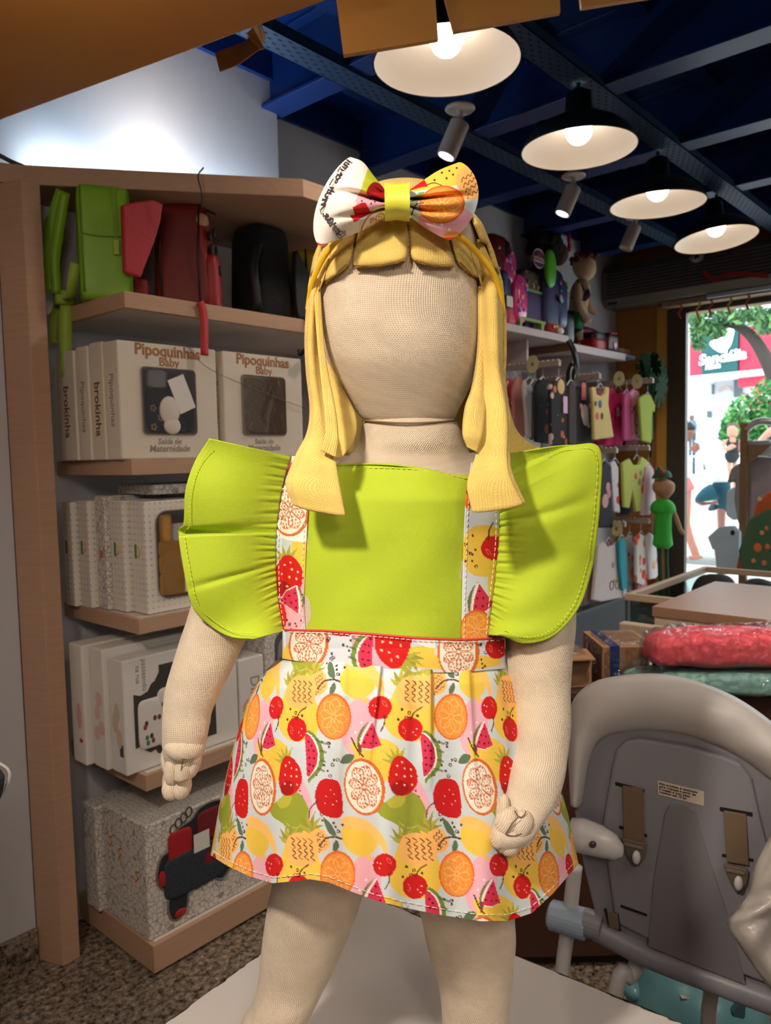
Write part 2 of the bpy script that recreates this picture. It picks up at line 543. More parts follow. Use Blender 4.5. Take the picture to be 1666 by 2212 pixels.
obj('edge_beam', MB().box(2.03, UE, VW - .02, VW, CEIL - .02, CEIL + .12), BLUED, ce)
obj('edge_beam', MB().box(-2.6, 2.03, VP_ - .02, VP_, CEIL - .02, CEIL + .12), BLUED, ce)
obj('edge_beam', MB().box(UE - .02, UE, -3.1, VW, CEIL + .0, CEIL + .12), BLUED, ce)

# perforated cable trays
HOLE = M((6, 10, 18), 0.8)
TRAYM = M((30, 58, 88), 0.5, metal=0.2)
def tray(v0, u0, u1, label):
    t = thing('cable_tray', label, 'cable tray', at=(u0, v0, CEIL - .14), group='perforated cable trays')
    Lh = u1 - u0
    b = MB(); b.box(0, Lh, -.05, .05, 0, .003); b.box(0, Lh, -.05, -.047, 0, .035); b.box(0, Lh, .047, .05, 0, .035)
    obj('channel', b, TRAYM, t)
    h = MB()
    for i, x in enumerate(np.arange(.03, Lh - .03, .03)):
        for q in (-1, 0, 1):
            yy = q * .029 + (.007 if i % 2 else -.007)
            h.prism([(x - .009, yy - .003), (x + .007, yy - .003), (x + .009, yy), (x + .007, yy + .004), (x - .009, yy + .003)], -.0006, -.0002)
    o = obj('slot_holes', h, HOLE, t); o['kind'] = 'stuff'
tray(1.90, 0.3, 5.2, 'blue perforated cable tray running beside the spotlights')
tray(1.33, 0.3, 5.2, 'perforated cable tray carrying the row of dome pendant lamps')

# dome pendant lamps in a row
LAMPW = mat('lamp_inside', (214, 206, 198), 0.45, var=0.01)
LAMPD = mat('lamp_outside', (10, 22, 30), 0.5, var=0.05)
BULB = mat('bulb_glow', (255, 238, 214), 0.4, emit=12.0)
pl = [('nearest', 1.777, 1.308, 'largest dome pendant lamp, partly hidden by orange ceiling strip', 0), ('second', 2.591, 1.332, 'second dome pendant lamp from the orange ceiling strips', 0),
      ('third', 3.408, 1.376, 'third dome pendant lamp, hanging between two spotlights in view', 0), ('last', 4.182, 1.382, 'smallest tilted dome pendant lamp nearest the street door', 1)]
for _, u, v, lab, tilt in pl:
    t = thing('pendant_lamp', lab, 'lamp', at=(u, v, 2.52), group='row of dome pendant lamps')
    R = .20
    mt = np.array(Matrix.Rotation(math.radians(-6), 4, 'X') @ Matrix.Rotation(math.radians(2), 4, 'Y')) if tilt else np.eye(4)
    prof = [(R, 0), (R * .985, .012), (R * .90, .038), (R * .74, .066), (R * .55, .086), (R * .36, .098), (.045, .108)]
    obj('shade_inside', MB().lathe(prof, 48, mtx=mt), LAMPW, t, smooth=True)
    po = [(R + .003, -.002), (R + .004, .003), (R * .995, .016), (R * .91, .043), (R * .75, .072), (R * .56, .092), (R * .37, .104), (.05, .116), (.045, .19), (.02, .205)]
    obj('shade', MB().lathe(po, 48, mtx=mt), LAMPD, t, smooth=True)
    b = MB(); b.ell((0, 0, .066), (.047, .047, .05), 20, 12); b.lathe([(.03, .09), (.03, .11)], 16)
    obj('bulb', b, BULB, t, smooth=True)
    obj('stem', MB().tube([(0, 0, .19), (0, 0, CEIL - .14 - 2.52)], .008, 8), LAMPD, t)
    l = bpy.data.lights.new('pendant_glow', 'SPOT'); l.energy = 9.0; l.color = (1.0, .86, .72); l.shadow_soft_size = .045; l.spot_size = math.radians(165); l.spot_blend = .6
    o = bpy.data.objects.new('pendant_glow', l); COL.objects.link(o); o.parent = t; o.location = (0, 0, -.004)

# white track spotlights
SPOTW = mat('spot_white', (196, 180, 168), 0.45, var=0.02)
SPOTG = mat('spot_lens', (235, 250, 255), 0.3, emit=6.0)
for (u, v, lab) in ((2.45, 1.745, 'white cylinder spotlight largest in view above the fruit print bow'), (3.40, 1.775, 'white cylinder spotlight between second and third pendant lamps'),
                    (4.22, 1.83, 'white cylinder spotlight unlit, hanging near the bikini mannequin')):
    t = thing('spotlight', lab, 'spotlight', at=(u, v, 2.745), group='ceiling spotlights')
    obj('mount_plate', MB().lathe([(0, 0), (.055, 0), (.057, -.006), (.05, -.012), (0, -.012)], 28), SPOTW, t, smooth=False)
    obj('stem', MB().tube([(0, 0, -.01), (.002, 0, -.07)], .012, 10), SPOTW, t)
    obj('ceiling_rod', MB().tube([(0, 0, 0), (0, 0, CEIL + .078 - 2.745)], .006, 8), BLUED, t)
    ax = np.array([-.30, .28, -.91]); ax /= np.linalg.norm(ax)
    c0 = np.array([0, 0, -.055])
    x = np.cross(ax, (0, 0, 1)); x /= np.linalg.norm(x); y = np.cross(ax, x)
    m4 = np.eye(4); m4[:3, 0] = x; m4[:3, 1] = y; m4[:3, 2] = ax; m4[:3, 3] = c0
    obj('barrel', MB().lathe([(0, 0), (.034, 0), (.037, .004), (.037, .135), (.031, .137), (.031, .128), (0, .128)], 28, mtx=m4), SPOTW, t)
    obj('lens', MB().lathe([(0, .1295), (.029, .1295), (.029, .1285)], 24, mtx=m4), SPOTG if 'unlit' not in lab else SPOTW, t)

# orange soffit over the camera and hanging orange strips
SOF = mat('orange_soffit', (190, 124, 54), 0.42, var=0.04, scale=2, spec=0.4)
a0, a1 = PZ(-260, 356, 2.30), PZ(900, -69, 2.30)
dirn = (a1 - a0) / np.linalg.norm(a1 - a0); nrm = np.array([-dirn[1], dirn[0], 0])
pts = [a0[:2], a1[:2], (a1 - nrm * 2.2)[:2], (a0 - nrm * 2.2)[:2]]
struct('ceiling_soffit', MB().prism(pts, 2.30, 2.36), SOF, bevel=.004)
STRIPM = mat('amber_board', (218, 154, 74), 0.5, var=0.03)
def strip(pts, Y, th, lab):
    q = [P(x, y, Y) for x, y in pts]
    base = q[0]
    t = np.array([(a - base)[[0, 2]] for a in q])
    b = MB().prism(t, 0, th, axis='y')
    o = obj('ceiling_strip', b, STRIPM, loc=base)
    tag(o, lab, 'ceiling strip', 'orange strips hanging under the ceiling')
strip([(718, -70), (742, 118), (947, 84), (936, -70)], 1.50, .012, 'wide orange strip hanging in front of the nearest pendant lamp')
strip([(944, -70), (980, 68), (1211, 26), (1206, -70)], 1.53, .012, 'orange strip with slanted left edge, middle of the three')
strip([(1246, -70), (1257, 16), (1420, -10), (1420, -70)], 1.56, .012, 'orange strip of which only a corner shows, rightmost')
q = [P(x, y, 1.95) for x, y in ((470, 128), (500, 118), (540, 122), (556, 100), (572, 78), (560, 60), (480, 90))]
b = MB()
pp = spline([P(470, 135, 1.94), P(520, 115, 1.93), P(548, 95, 1.9), P(566, 60, 1.92)], 16)
b.ribbon(pp, (0.2, .1, 1), .05, .003)
o = obj('curled_flap', b, SOF); tag(o, 'curled orange flap peeling at the edge of the soffit', 'flap')

# air conditioner over the door
t = thing('air_conditioner', 'long wall air conditioner with dark louvres above the street door', 'air conditioner', at=(UE - .002, 2.38, 2.466))
AC = M((120, 112, 104), 0.45); ACD = M((48, 44, 41), 0.5)
obj('housing', MB().prism([(0, 0), (-.20, 0), (-.235, .05), (-.235, .24), (-.20, .28), (0, .28)], -1.9, .13, axis='y'), AC, t, bevel=.006)
for k in range(9):
    z = .055 + k * .022
    obj('louvre', MB().box(-.245, -.236, -1.86, .095, z, z + .011), ACD, t)
obj('badge', MB().box(-.2405, -.236, .02, .09, .012, .03), M((30, 30, 30)), t)
o = obj('light_strip', MB().box(UE - .195, UE - .165, -0.9, 1.80, 2.435, 2.460), M((200, 206, 214), 0.3, metal=.4), room=True); tag(o, 'thin pale metal strip below the air conditioner', 'strip')
pp = spline([W(UE - .27, 1.80, 2.60), W(UE - .28, 1.72, 2.53), W(UE - .28, 1.62, 2.55), W(UE - .28, 1.4, 2.50)], 24)
o = obj('red_ribbon', MB().ribbon(pp, (0, 0, 1), .03, .003), M((150, 28, 24), 0.5)); tag(o, 'red ribbon tied across the air conditioner front', 'ribbon')
for k, vv in enumerate((1.98, 1.86, 1.78, 1.66, 1.55)):
    a = W(UE - .17, vv, 2.43)
    pp = spline([a, a + np.array([.01, 0, -.03]), a + np.array([-.012, 0, -.06]), a + np.array([.006, 0, -.10 - .02 * (k % 2)])], 10)
    o = obj('hanging_ribbon', MB().ribbon(pp, (1, 0, 0), .014, .002), M([(150, 60, 30), (176, 134, 40)][k % 2], 0.5))
    tag(o, ['rust orange ribbon dangling over the dark door frame', 'gold ribbon dangling just right of the door frame edge', 'rust orange ribbon dangling above the green shop sign', 'gold ribbon dangling above the red shop fascia', 'rust orange ribbon dangling furthest from the door frame'][k], 'ribbon', 'dangling ribbons')
# security camera
t = thing('security_camera', 'small dark security camera under the last pendant lamp', 'camera', at=(4.9, 1.66, CEIL - .02))
a = PU(1508, 553, 5.2)
t.location = W(5.2, a[1], a[2] + .03); MATX[t.name] = Matrix.Translation(Vector(t.location)) @ Matrix.Rotation(RZ, 4, 'Z')
obj('bracket', MB().box(-.01, .09, -.02, .02, -.02, .02), M((120, 110, 100)), t, bevel=.004)
obj('dome', MB().ell((-.02, 0, -.035), (.05, .05, .042)), M((110, 104, 98), 0.4), t, smooth=True)
obj('lens', MB().ell((-.05, -.01, -.045), (.02, .02, .02)), M((12, 12, 14), 0.2), t, smooth=True)
# ================================================================ MANNEQUIN IN A FRUIT-PRINT PINAFORE
YM, ZT = 0.86, 0.70
SKIN = knit_mat('knit_beige', (222, 204, 180), per=0.0023, holes=.30)
HAIRK = knit_mat('knit_yellow', (236, 202, 112), per=0.0017, holes=0.20, depth=0.8)
SEAM = M((120, 96, 70), 0.95)
SEAMY = M((150, 112, 40), 0.95)

def px2m(Y): return Y / FPX
def ringpts(c, a, b, th, p=2.0):
    co, si = np.cos(th), np.sin(th)
    f = lambda q: np.sign(q) * np.abs(q) ** (2.0 / p)
    return c + f(co)[:, None] * a + f(si)[:, None] * b
def limb(L, R, Y, ratio=0.9, n=48, m=60, p=2.0, fold=None, closeend=True, endk=.45):
    """tube whose outline follows the two edge lines; round front to back"""
    L = spline(np.array(L, float), m); R = spline(np.array(R, float), m)
    Y = spline(np.broadcast_to(np.asarray(Y, float), (len(Y),)) if np.ndim(Y) else np.array([Y, Y, Y]), m)[:, 0]
    ratio = spline(np.asarray(ratio, float), m)[:, 0] if np.ndim(ratio) else np.full(m, ratio)
    th = np.linspace(0, 2 * math.pi, n + 1)
    rings, uvs = [], []
    vv = 0; last = None
    for i in range(m):
        l, r = P(L[i][0], L[i][1], Y[i]), P(R[i][0], R[i][1], Y[i])
        c, a = (l + r) / 2, (r - l) / 2
        h = np.linalg.norm(a)
        b = np.array([0, 1, 0]) * h * ratio[i]
        t = i / (m - 1)
        pts = ringpts(c, a, b, th, p)
        if fold is not None:
            pts = pts + fold(t, th)[:, None] * ((pts - c) / (h + 1e-6)) * h
        if last is not None: vv += np.linalg.norm(c - last)
        last = c
        rings.append(pts); uvs.append(np.stack([th * h * (1 + ratio[i]) / 2, np.full(n + 1, vv)], 1))
    if closeend:
        for k in (0.7, 0.35, 0.02):
            c = rings[m - 1].mean(0)
            d = (rings[m - 1].mean(0) - rings[m - 4].mean(0)); d /= np.linalg.norm(d) + 1e-9
            hh = np.linalg.norm(rings[m - 1][0] - c)
            rings.append(c + (rings[m - 1] - c) * k + d * hh * endk * math.sqrt(1 - k * k)); uvs.append(uvs[-1] + np.array([0, hh * .3]))
    b_ = MB(); b_.grid(np.vstack(rings), len(rings), n + 1, uv=np.vstack(uvs))
    return b_

man = thing('mannequin', 'beige knit child mannequin with yellow fabric hair standing on the white table', 'mannequin', P(860, 2360, YM) * np.array([1, 1, 0]) + np.array([0, 0, ZT]))
HEADY = [(412, 812, 930), (424, 780, 960), (450, 742, 988), (500, 706, 1022), (560, 690, 1033), (640, 686, 1037), (720, 688, 1037), (780, 700, 1031), (820, 720, 1022), (856, 745, 1006), (884, 766, 992), (902, 780, 984), (911, 790, 976)]
hd = np.array(HEADY, float)
def head_hw(y): return np.interp(y, hd[:, 0], (hd[:, 2] - hd[:, 1]) / 2)
def head_cx(y): return np.interp(y, hd[:, 0], (hd[:, 2] + hd[:, 1]) / 2)
def HF(x, y, off=0.0):               # front surface of the head at a photo point
    h = head_hw(y) + off / px2m(YM) * 1.15
    s = np.clip((x - head_cx(y)) / h, -0.985, 0.985)
    return YM - h * px2m(YM) * 0.97 * math.sqrt(1 - s * s) - off * .15
b = limb([(q[1], q[0]) for q in HEADY], [(q[2], q[0]) for q in HEADY], YM, ratio=0.95, n=72, m=70, p=2.15)
# close the crown
th = np.linspace(0, 2 * math.pi, 73)
obj('head', b, SKIN, man, world=True, smooth=True, uvs=True)
NK = [(898, 790, 978), (925, 781, 994), (955, 774, 1005), (985, 752, 1020), (1010, 700, 1056), (1040, 632, 1098), (1080, 604, 1108), (1150, 602, 1094), (1250, 605, 1086), (1330, 610, 1084), (1400, 612, 1090), (1480, 585, 1118), (1600, 570, 1130), (1720, 575, 1125)]
nk = np.array(NK, float)
rat = [0.95, .92, .88, .72, .60, .52, .56, .60, .62, .64, .66, .68, .7, .7]
obj('torso', limb([(q[1], q[0]) for q in NK], [(q[2], q[0]) for q in NK], YM, ratio=rat, n=72, m=90), SKIN, man, world=True, smooth=True, uvs=True)
_rt_y = nk[:, 0]
def TF(x, y, off=0.0):
    hw = np.interp(y, _rt_y, (nk[:, 2] - nk[:, 1]) / 2); cx = np.interp(y, _rt_y, (nk[:, 2] + nk[:, 1]) / 2)
    r_ = np.interp(y, _rt_y, rat)
    s = np.clip((x - cx) / hw, -0.97, 0.97)
    return YM - hw * px2m(YM) * r_ * np.sqrt(1 - s * s) - off
obj('neck_seam', MB().tube([P(x, 908 + 6 * math.sin(math.pi * (x - 782) / 202), TF(x, 915, .004) + 0.0) for x in np.linspace(784, 984, 30)], .0011, 6), SEAM, man, world=True, smooth=True)

# arms
AL_L = [(560, 1050), (470, 1150), (432, 1250), (404, 1340), (391, 1378), (374, 1431), (358, 1488), (353, 1530), (351, 1587), (353, 1625), (356, 1655), (351, 1688), (356, 1708)]
AL_R = [(640, 1060), (610, 1180), (580, 1290), (548, 1350), (531, 1382), (501, 1446), (474, 1501), (457, 1541), (450, 1580), (441, 1618), (427, 1653), (415, 1682), (406, 1704)]
b = limb(AL_L, AL_R, [YM, YM, YM - .005, YM - .01, YM - .012, YM - .02, YM - .025, YM - .03, YM - .035, YM - .035, YM - .032, YM - .03, YM - .03], ratio=[.9] * 8 + [.92, .95, .8, .8, .75], n=56, m=110)
ra = obj('arm', b, SKIN, man, world=True, smooth=True, uvs=True)
AR_L = [(1030, 1060), (1060, 1180), (1085, 1300), (1093, 1389), (1093, 1438), (1101, 1499), (1108, 1547), (1107, 1609), (1098, 1652), (1091, 1706), (1083, 1752), (1068, 1778), (1061, 1804), (1070, 1826)]
AR_R = [(1120, 1040), (1200, 1150), (1238, 1260), (1243, 1340), (1237, 1413), (1232, 1486), (1233, 1560), (1227, 1621), (1218, 1682), (1201, 1731), (1176, 1769), (1157, 1799), (1135, 1820), (1108, 1842)]
ya = [YM, YM, YM - .005, YM - .012, YM - .02, YM - .03, YM - .045, YM - .06, YM - .075, YM - .09, YM - .105, YM - .115, YM - .12, YM - .12]
b = limb(AR_L, AR_R, ya, ratio=[.9] * 9 + [.92, .9, .85, .8, .75], n=56, m=110)
la = obj('arm', b, SKIN, man, world=True, smooth=True, uvs=True)
# stitched hands: padded finger rolls and seams
def pad(c, r, ang, Y, name, parent, dz=0.0):
    m3 = np.array(Matrix.Rotation(math.radians(ang), 4, 'Y'))
    q = P(c[0], c[1], Y)
    s = px2m(Y)
    bb = MB(); k0 = 28
    bb.ell((0, 0, 0), (r[0] * s, r[2], r[1] * s), k0, 16)
    v = bb.v[0] @ m3[:3, :3].T + q
    bb.v[0] = v
    bb.uv[0] = np.stack([(v - q) @ m3[:3, 0] * 1.3, (v - q) @ m3[:3, 2] * 1.2], 1)
    return obj(name, bb, SKIN, parent, world=True, smooth=True, uvs=True)
pad((399, 1611), (45, 32, .024), 8, YM - .040, 'back_of_hand', man)
pad((373, 1662), (18, 38, .013), 6, YM - .042, 'finger', man)
pad((398, 1660), (22, 40, .014), 12, YM - .043, 'finger', man)
pad((418, 1650), (16, 34, .012), 18, YM - .040, 'finger', man)
pad((371, 1702), (21, 27, .014), 8, YM - .038, 'fingertip', man)
pad((394, 1700), (20, 28, .014), 16, YM - .038, 'fingertip', man)
pad((361, 1645), (12, 34, .012), -4, YM - .032, 'thumb', man)
pad((1096, 1776), (26, 36, .014), 30, YM - .118, 'finger', man)
pad((1124, 1782), (26, 36, .014), 36, YM - .120, 'finger', man)
pad((1081, 1804), (22, 30, .014), 22, YM - .118, 'fingertip', man)
pad((1103, 1820), (24, 30, .014), 32, YM - .118, 'fingertip', man)
pad((1134, 1803), (20, 32, .013), 42, YM - .114, 'fingertip', man)
pad((1086, 1750), (15, 36, .012), 10, YM - .108, 'thumb', man)
def seam(pts, Y, r=.0006, m=SEAM, parent=None, name='seam'):
    yy = np.interp(np.linspace(0, 1, 24), np.linspace(0, 1, len(np.atleast_1d(Y))), np.atleast_1d(Y))
    pp = spline(pts, 24)
    return obj(name, MB().tube([P(x, y, q) for (x, y), q in zip(pp, yy)], r, 6), m, parent or man, world=True, smooth=True)
seam([(371, 1634), (383, 1638), (396, 1639), (404, 1641), (418, 1638)], [YM - .056, YM - .0625, YM - .056])
seam([(396, 1640), (393, 1656), (389, 1676)], [YM - .0605, YM - .0575, YM - .055])
seam([(364, 1640), (358, 1654), (355, 1668)], YM - .045)
seam([(376, 1687), (390, 1689), (408, 1682)], YM - .0555)
seam([(1112, 1751), (1120, 1763), (1130, 1764), (1137, 1752)], [YM - .127, YM - .130, YM - .127])
seam([(1121, 1764), (1108, 1778), (1092, 1802)], [YM - .134, YM - .1335, YM - .133])
seam([(1092, 1802), (1110, 1806), (1128, 1800)], YM - .1335)

# legs and feet
LG_L = [(600, 1700), (598, 1820), (588, 1910), (578, 1957), (567, 2034), (557, 2122), (543, 2170), (520, 2212), (505, 2270), (500, 2330)]
LG_R = [(840, 1700), (815, 1850), (784, 1930), (772, 1970), (742, 2045), (712, 2110), (694, 2145), (668, 2200), (640, 2270), (632, 2330)]
b = limb(LG_L, LG_R, [YM, YM, YM, YM, YM, YM, YM - .005, YM - .01, YM - .01, YM - .01], ratio=.9, n=64, m=80)
obj('leg', b, SKIN, man, world=True, smooth=True, uvs=True)
RG_L = [(870, 1700), (885, 1850), (902, 1950), (912, 1990), (926, 2057), (945, 2118), (952, 2160), (955, 2212), (952, 2280), (950, 2340)]
RG_R = [(1100, 1700), (1108, 1850), (1110, 1950), (1112, 1990), (1114, 2030), (1108, 2093), (1103, 2150), (1099, 2212), (1090, 2280), (1086, 2340)]
obj('leg', limb(RG_L, RG_R, YM, ratio=.9, n=64, m=80), SKIN, man, world=True, smooth=True, uvs=True)
for fx in (566, 1018):
    c = P(fx, 2330, YM); bb = MB()
    bb.ell((c[0] - (0.01 if fx < 800 else -.0), c[1] - .045, ZT + .032), (.042, .09, .032), 28, 14)
    v = bb.v[0]; bb.uv[0] = v[:, :2]
    obj('foot', bb, SKIN, man, world=True, smooth=True, uvs=True)

# ---------------------------------------------------------------- hair (sewn knit wig, part of the mannequin)
CAP = [(404, 830, 905), (414, 798, 942), (432, 764, 975), (462, 734, 1004), (500, 708, 1036), (560, 684, 1060), (620, 672, 1077), (700, 666, 1084), (780, 666, 1084), (860, 676, 1080), (930, 690, 1070), (980, 700, 1060)]
cp = np.array(CAP, float)
mm, nn = 60, 97
yy = np.linspace(404, 980, mm); th = np.linspace(-math.pi, math.pi, nn)      # th 0 = towards the camera
pts, uvs, faces = [], [], []
for y in yy:
    xl, xr = np.interp(y, cp[:, 0], cp[:, 1]), np.interp(y, cp[:, 0], cp[:, 2])
    c = P((xl + xr) / 2, y, YM + .004); h = (xr - xl) / 2 * px2m(YM)
    rip = 1 + 0.015 * np.sin(th * 14) * min(1, max(0, (y - 560) / 200))
    d = h * 0.99
    pts.append(np.stack([c[0] + h * rip * np.sin(th), c[1] - d * rip * np.cos(th), np.full(nn, c[2])], 1))
    uvs.append(np.stack([th * h, np.full(nn, y * px2m(YM))], 1))
for i in range(mm - 1):
    for j in range(nn - 1):
        t_ = abs(th[j] + th[j + 1]) / 2; y = yy[i]
        lim = 0 if y < 455 else (0.7 if y < 500 else (1.0 if y < 545 else (1.2 if y < 590 else 1.42)))
        if t_ >= lim: faces.append((i * nn + j, i * nn + j + 1, (i + 1) * nn + j + 1, (i + 1) * nn + j))
bb = MB(); bb.add(np.vstack(pts), faces, np.vstack(uvs))
hair = obj('hair', bb, HAIRK, man, world=True, smooth=True, uvs=True, solid=.004)
def puff(TL, TR, BR, BL, h=.007, n=36, base=.004, round_=.18, sag=5):
    """padded patch of hair lying on the head"""
    TL, TR, BR, BL = map(lambda q: np.array(q, float), (TL, TR, BR, BL))
    g = np.linspace(-1, 1, n); pts, uv_ = [], []
    for v in g:
        for u in g:
            # squircle corners
            uu = u * (1 - round_ * 0.5 * max(0, v) ** 4 * abs(u) ** 4); vv = v * (1 - round_ * .5 * abs(u) ** 6 * max(0, v))
            a, c = (uu + 1) / 2, (vv + 1) / 2
            q = (TL * (1 - a) + TR * a) * (1 - c) + (BL * (1 - a) + BR * a) * c
            q = q + np.array([0, sag * (1 - u * u) * max(0, v)])
            prof = (1 - abs(u) ** 8) * (1 - abs(v) ** 8)
            hh = base + h * max(0, prof) ** 0.45 - (.004 if prof <= 0 else 0)
            w_ = P(q[0], q[1], HF(q[0], q[1], hh)); pts.append(w_); uv_.append((q[0] * px2m(.78), q[1] * px2m(.78)))
    bb = MB(); bb.grid(np.array(pts), n, n, uv=np.array(uv_))
    return bb
for q in (((776, 470), (881, 460), (884, 563), (757, 579)), ((882, 460), (964, 492), (987, 579), (886, 563)), ((724, 500), (777, 474), (758, 570), (694, 614)),
          ((962, 486), (1008, 514), (1042, 606), (987, 568)), ((694, 545), (728, 500), (700, 606), (680, 645)), ((1004, 512), (1034, 550), (1050, 655), (1036, 600))):
    obj('hair_bang', puff(*q), HAIRK, man, world=True, smooth=True, uvs=True)
    bl, br = q[3], q[2]
    seam([(bl[0] + 8, bl[1] - 1), ((bl[0] + br[0]) / 2, (bl[1] + br[1]) / 2 + 1), (br[0] - 8, br[1] - 1)], [HF(x, y, .0095) for x, y in (bl, ((bl[0] + br[0]) / 2, (bl[1] + br[1]) / 2), br)], .0007, SEAMY, name='hair_seam')
def lock(L, R, Y, ratio, f=None, name='hair_lock', m=90):
    return obj(name, limb(L, R, Y, ratio=ratio, n=72, m=m, fold=f, endk=.10, p=2.6), HAIRK, man, world=True, smooth=True, uvs=True)
def pleat(a, k, ph, tw=0.0):
    return lambda t, th: a * np.sin(k * th + ph + tw * t) * min(1, t * 6 + .15)
# side hair, viewer's left
lock([(694, 545), (669, 620), (660, 720), (662, 800), (670, 880), (664, 935), (640, 985), (620, 1045), (634, 1092)],
     [(712, 572), (692, 640), (688, 720), (692, 800), (704, 880), (716, 940), (722, 990), (733, 1055), (745, 1113)],
     [YM - .03, YM - .035, YM - .035, YM - .04, YM - .055, YM - .075, YM - .095, YM - .11, YM - .115], [1.6, 2.0, 2.2, 1.9, 1.2, .7, .40, .28, .16], pleat(.10, 4, .6, 3))
lock([(676, 600), (682, 700), (690, 790), (698, 860), (704, 930), (694, 972)], [(692, 606), (697, 710), (708, 800), (722, 870), (731, 940), (727, 988)],
     [YM - .04, YM - .055, YM - .07, YM - .085, YM - .10, YM - .105], [1.2, 1.2, 1.1, .9, .8, .5], pleat(.12, 3, 1.4, 2))
lock([(690, 740), (700, 830), (712, 900), (722, 950), (716, 990)], [(715, 780), (748, 850), (768, 900), (766, 945), (742, 985)],
     [YM - .01, YM - .02, YM - .035, YM - .05, YM - .065], [1.6, 1.0, .7, .5, .4], pleat(.06, 3, 0.2, 2))
# side hair, viewer's right
lock([(1022, 520), (1034, 600), (1034, 660), (1036, 740), (1040, 810), (1044, 850), (1036, 920), (1028, 985), (1010, 1045), (1020, 1106)],
     [(1044, 525), (1069, 591), (1082, 645), (1084, 754), (1086, 808), (1097, 870), (1103, 917), (1102, 985), (1109, 1028), (1137, 1088)],
     [YM - .02, YM - .03, YM - .035, YM - .04, YM - .045, YM - .055, YM - .075, YM - .095, YM - .11, YM - .115], [1.6, 1.8, 1.6, 1.5, 1.3, 1.0, .7, .4, .28, .16], pleat(.10, 4, 2.2, -3))
lock([(1032, 620), (1032, 740), (1020, 830), (1003, 880), (997, 935), (1008, 965)], [(1048, 620), (1046, 750), (1047, 840), (1046, 890), (1040, 940), (1030, 976)],
     [YM - .04, YM - .045, YM - .055, YM - .075, YM - .095, YM - .10], [1.2, 1.3, 1.1, 1.0, .8, .6], pleat(.10, 3, .3, 2))
lock([(1050, 720), (1066, 840), (1078, 920), (1088, 985)], [(1084, 740), (1100, 880), (1124, 940), (1172, 972)], [YM + .03, YM + .03, YM + .02, YM + .01], [1.4, .9, .5, .25], pleat(.05, 3, .3, 2))

